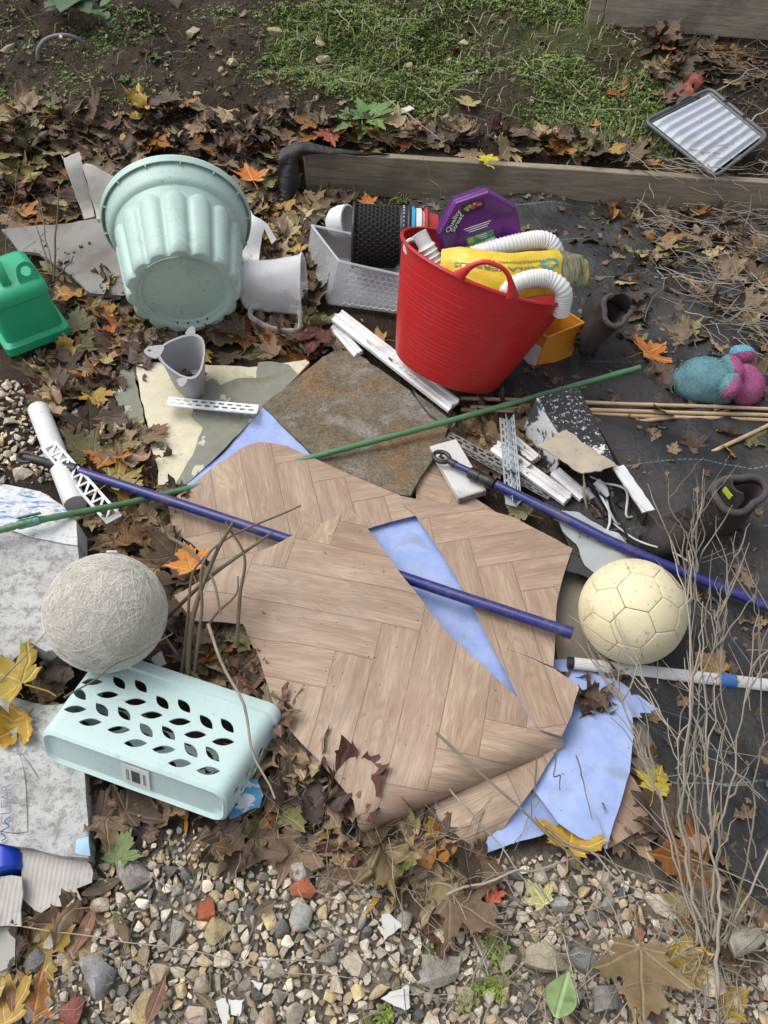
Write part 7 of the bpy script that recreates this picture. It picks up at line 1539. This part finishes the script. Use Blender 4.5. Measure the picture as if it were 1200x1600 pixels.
# main clump: traced stems from root to tip (photo point and height)
d1 = thing('dead_plant', 'tall dead plant of thick pale stems rising from the gravel in front', 'dead plant')
S1 = [((1105, 1475, .01), (1065, 1300, .12), (1078, 1090, .30), (1075, 860, .36), .0075), ((1100, 1470, .01), (1062, 1240, .10), (1080, 1120, .22), (1090, 760, .40), .0055), ((1115, 1500, .01), (1118, 1350, .10), (1150, 1180, .22), (1185, 960, .34), .0065), ((1120, 1560, .01), (1122, 1400, .08), (1105, 1210, .18), (1098, 940, .30), .008), ((1098, 1480, .02), (1030, 1240, .10), (1000, 1160, .14), (948, 1040, .20), .0055), ((1090, 1470, .02), (1035, 1270, .10), (985, 1130, .15), (930, 1010, .18), .0045), ((1130, 1500, .01), (1180, 1260, .16), (1188, 1000, .22), (1165, 900, .26), .0045), ((1108, 1490, .01), (1085, 1150, .20), (1130, 950, .30), (1150, 830, .36), .004), ((1120, 1480, .02), (1060, 1180, .14), (1000, 1050, .16), (960, 960, .2), .003), ((1110, 1480, .02), (1130, 1200, .18), (1125, 1020, .26), (1122, 900, .3), .004), ((1118, 1500, .01), (1200, 1330, .12), (1250, 1200, .2), (1260, 1050, .28), .005), ((1100, 1480, .01), (1095, 1200, .16), (1110, 1010, .26), (1060, 880, .32), .0035)]
for k, (a, b, c, d, r) in enumerate(S1):
    pts = [P(*q) for q in (a, b, c, d)]; cp = curve_pts(pts, 8); cp = [p + Vector((.012 * noise.noise(Vector((i * .5, k, 0))), .006 * noise.noise(Vector((i * .5, k, 4))), 0)) for i, p in enumerate(cp)]
    m = MB(); m.tube(cp, [r * (1 - .72 * i / (len(cp) - 1)) * .46 for i in range(len(cp))], 7); r_ = random.Random(k)
    for i in range(7):
        j = r_.randint(8, len(cp) - 3); d = (cp[j + 1] - cp[j - 1]).normalized(); sd = Vector((r_.uniform(-1, 1), r_.uniform(-.3, .8), r_.uniform(-.3, .8))); q = cp[j] + (d + sd * .6).normalized() * r_.uniform(.05, .15)
        m.tube(wander(cp[j], q, 5, .012, k + i * 2.3), [.0016, .0015, .0013, .0011, .0009, .0006], 4)
    o = m.build('stem', STALK_O, d1, 60); kf = r_.uniform(.8, 1.12); kf *= (1, .62, .85, 1.05, .75)[k % 5]; o.color = tuple(c_ * kf for c_ in DRY) + (1,)
m = MB()
for k in range(40): a = P(1108 + rng.gauss(0, 12), 1478 + rng.gauss(0, 22), .015); m.tube(wander(a, a + Vector((rng.gauss(0, .06), rng.gauss(-.01, .05), rng.uniform(-.012, .02))), 5, .02, k), [.0012] * 5 + [.0006], 4)
o = m.build('fine_roots', STALK_O, d1); o.color = (.30, .25, .18, 1); o['kind'] = 'stuff'
d2 = thing('dead_plant', 'fine dead plant with thin forked twigs standing behind the tall one', 'dead plant')
for k in range(7): stem(d2, P(1078 + rng.uniform(-8, 10), 905 + rng.uniform(-10, 25), .02), P(1065 + rng.uniform(-70, 90), 760 + rng.uniform(-40, 60), .18 + rng.uniform(0, .1)), .0024, .0008, 30 + k, DRY, 2, .03)
d3 = thing('dead_plant', 'clump of dark bent dead twigs between the fibre ball and the vinyl', 'dead plant')
S3 = [((292, 1090, .02), (300, 970, .12), (335, 870, .20), (365, 815, .26), .0065), ((300, 1080, .02), (315, 960, .14), (330, 860, .22), (470, 790, .16), .004), ((370, 1010, .05), (375, 930, .14), (382, 870, .20), (352, 815, .25), .0045), ((255, 970, .03), (330, 900, .16), (400, 850, .20), (425, 832, .2), .005), ((265, 840, .04), (290, 855, .12), (330, 900, .18), (345, 960, .16), .0045), ((250, 985, .06), (290, 1040, .05), (330, 1080, .05), (345, 1100, .04), .004), ((285, 1060, .03), (330, 970, .10), (368, 930, .14), (372, 900, .15), .0035), ((280, 1085, .02), (292, 980, .10), (300, 900, .16), (320, 870, .2), .004)]
for k, (a, b, c, d, r) in enumerate(S3):
    cp = curve_pts([P(*q) for q in (a, b, c, d)], 7); m = MB(); m.tube([p + Vector((.004 * noise.noise(Vector((i, k, 0))), 0, .004 * noise.noise(Vector((i, k, 6))))) for i, p in enumerate(cp)], [r * (1 - .5 * i / (len(cp) - 1)) for i in range(len(cp))], 7); o = m.build('stem', STALK_O, d3, 60); kf = rng.uniform(.8, 1.2); o.color = (.15 * kf, .115 * kf, .078 * kf, 1)
d4 = thing('dead_plant', 'small dead weed with upright grey stalks behind the green can', 'dead plant')
for a, b, r in (((84, 440, .02), (92, 290, .20), .004), ((80, 430, .05), (55, 345, .15), .003), ((82, 425, .06), (62, 310, .17), .0025), ((88, 438, .03), (115, 400, .09), .0035), ((75, 425, .05), (48, 420, .08), .003)): stem(d4, P(*a), P(*b), r, r * .5, a[0] + b[0], (.15, .125, .09), 0, .01)
# loose twigs
TW = [((325, 975, .17), (430, 1248, .10), .0048, 'long pale twig slanting over the end of the mint basket', DRY), ((698, 1398, .03), (900, 1340, .035), .0042, 'straight pale twig on the gravel below the vinyl tip', DRY), ((682, 1145, .12), (960, 1400, .04), .0042, 'curved grey twig crossing the vinyl curl', DRK), ((410, 1105, .06), (470, 1110, .06), .0042, 'short bent grey twig at the vinyl edge', DRK), ((700, 1230, .06), (850, 1400, .02), .0026, 'thin twig beside the vinyl tip', DRY), ((0, 1065, .15), (75, 985, .15), .0030, 'pale straw over the yellow leaf at the box', DRY), ((100, 1090, .16), (270, 990, .20), .0030, 'dark dry stalk bent across the fibre ball', DRK), ((440, 1235, .03), (590, 1310, .02), .0030, 'grey twig in the litter under the vinyl', DRK), ((0, 1440, .02), (560, 1530, .02), .0018, 'long thin straw stretched over the gravel', DRY), ((600, 150, .22), (690, 220, .20), .0022, 'grass stalk bent over the bank moss', DRY), ((600, 30, .45), (680, 30, .45), .002, 'pale straw lying on the moss', DRY), ((0, 440, .02), (30, 250, .25), .0022, 'thin upright stalk at the leaf bank edge', DRK), ((660, 245, .17), (690, 310, .05), .0020, 'thin stalk hanging over the plank face', DRY), ((850, 1290, .05), (1010, 1400, .03), .004, 'bundle stalk leaning out from under the yellow-green leaf', DRY), ((905, 1330, .03), (1080, 1395, .02), .003, 'grey stalk on the ground near the largest leaf', DRK), ((840, 400 / 4, .3), (870, 130, .26), .003, 'dark curled twig on the moss', DRK), ((1120, 142, .30), (1185, 105, .36), .0035, 'pale stick across the tray corner', DRY), ((1174, 190, .27), (1225, 150, .32), .0045, 'thick pale stick beside the tray', DRY), ((840, 720, .07), (880, 590, .12), .0022, 'reddish thin stalk leaning on the green cane', (.14, .07, .05)), ((840, 1180, .10), (830, 1280, .06), .0025, 'short stalk standing on the blue vinyl', DRK), ((865, 1175, .10), (875, 1235, .06), .0025, 'second short stalk on the blue vinyl', DRK), ((900, 1180, .09), (925, 1280, .05), .0022, 'thin curved stalk over the blue vinyl', DRK)]
for k, (a, b, r, lab, col) in enumerate(TW):
    zo = lambda q: P(*q); o = stem(None, zo(a), zo(b), r * .72, r * .4, 60 + k, col, 0, .02, 'twig'); tag(o, lab, 'twig')
# dry stalk tangle and straw
VV = []; FF = []; CC = []
def straws(poly, n, lmin, lmax, z0, z1, r, seed, dirn=None, col=DRY, spread=1.2):
    global VV
    for (x, y) in sample(poly, n, seed):
        a = rng.gauss(dirn, spread) if dirn is not None else rng.uniform(0, 6.28); L = rng.uniform(lmin, lmax); z = hz(x, y) + rng.uniform(z0, z1); p = Vector((x, y, z)); q = p + Vector((math.cos(a) * L, math.sin(a) * L, rng.uniform(-.1, .25) * L))
        q.z = max(q.z, hz(q.x, q.y) + .004); pts = wander(p, q, 4, L * .12, rng.random() * 99); rr_ = r * rng.uniform(.6, 1.4); m_.tube(pts, [rr_, rr_, rr_ * .9, rr_ * .8, rr_ * .5], 4, caps=False); kf = rng.uniform(.45, 1.15); CC.extend([tuple(v * kf for v in col)] * 20)
m_ = MB()
straws(ppoly_g([(960, 290), (1260, 300), (1260, 560), (1070, 540), (1000, 450)]), 420, .08, .28, .005, .08, .0014, 90, R(-20), DRY, .8)
straws(ppoly_g([(1040, 60), (1260, 80), (1260, 330), (1150, 320), (1130, 140)]), 170, .08, .25, .003, .05, .0014, 91, R(0), DRK, .8)
straws(ppoly([(430, 1180), (600, 1290), (820, 1330), (800, 1400), (500, 1370), (380, 1280)]), 120, .04, .14, .012, .05, .0009, 92, None, DRY)
straws(ppoly([(650, 1440), (1100, 1380), (1260, 1400), (1260, 1640), (700, 1640)]), 170, .04, .16, .012, .045, .0009, 93, None, DRY)
straws(ppoly([(0, 1430), (650, 1350), (650, 1640), (0, 1640)]), 60, .04, .14, .015, .04, .0008, 94, None, DRY)
straws(ppoly_g([(0, 200), (470, 180), (470, 560), (0, 560)]), 110, .04, .14, .01, .06, .0013, 95, None, DRK)
straws(ppoly_g([(480, 0), (1000, 60), (1000, 240), (480, 230)]), 110, .05, .18, .005, .04, .0014, 96, None, DRY)
straws(ppoly_g([(-20, 0), (480, 0), (480, 170), (-20, 170)]), 70, .03, .12, .003, .02, .0012, 97, None, DRK)
straws(ppoly([(1000, 1050), (1260, 950), (1260, 1480), (1080, 1480)]), 55, .08, .30, .01, .12, .0009, 98, R(100), DRY, .6)
me = m_.mesh('dry_straw', 60); at = me.color_attributes.new('col', 'FLOAT_COLOR', 'POINT'); at.data.foreach_set('color', np.column_stack([np.array(CC), np.ones(len(CC))]).astype(np.float32).ravel()); me.materials.append(STALK_A)
tag(link(bpy.data.objects.new('dry_straw', me)), 'tangle of fine dry straw and stalks over the ground and bank', 'straw', kind='stuff')
# ------------------------------------------------------------------ put every thing's origin at its base
bpy.context.view_layer.update()
for e in [o for o in bpy.data.objects if o.type == 'EMPTY' and o.parent is None and o.children and o.matrix_world == Matrix()]:
    c = [ch.matrix_world @ Vector(b) for ch in e.children for b in ch.bound_box]
    base = Vector(((min(p.x for p in c) + max(p.x for p in c)) / 2, (min(p.y for p in c) + max(p.y for p in c)) / 2, min(p.z for p in c)))
    e.location = base
    for ch in e.children: ch.matrix_parent_inverse = Matrix.Translation(-base)
# ------------------------------------------------------------------ tell apart things that share a label, by their size
bpy.context.view_layer.update()
def extent(o):
    c = [x for x in ([o] + list(o.children)) if x.type == 'MESH']
    return max(max(x.dimensions) for x in c) if c else 0
byl = {}
for o in bpy.data.objects:
    if o.parent is None and 'label' in o: byl.setdefault(o['label'].lower(), []).append(o)
NUM = ['', '', 'two', 'three', 'four', 'five', 'six', 'seven']; ORD = ['', 'second ', 'third ', 'fourth ', 'fifth ', 'sixth ']
for lab, v in byl.items():
    n = len(v)
    if 1 < n < 8:
        v.sort(key=extent, reverse=True)
        for k, o in enumerate(v):
            w = 'smaller' if n == 2 and k else 'larger' if n == 2 else 'smallest' if k == n - 1 else ORD[k] + 'largest'
            nl = '%s, %s of %s' % (o['label'], w, NUM[n])
            if len(nl.split()) <= 16: o['label'] = nl
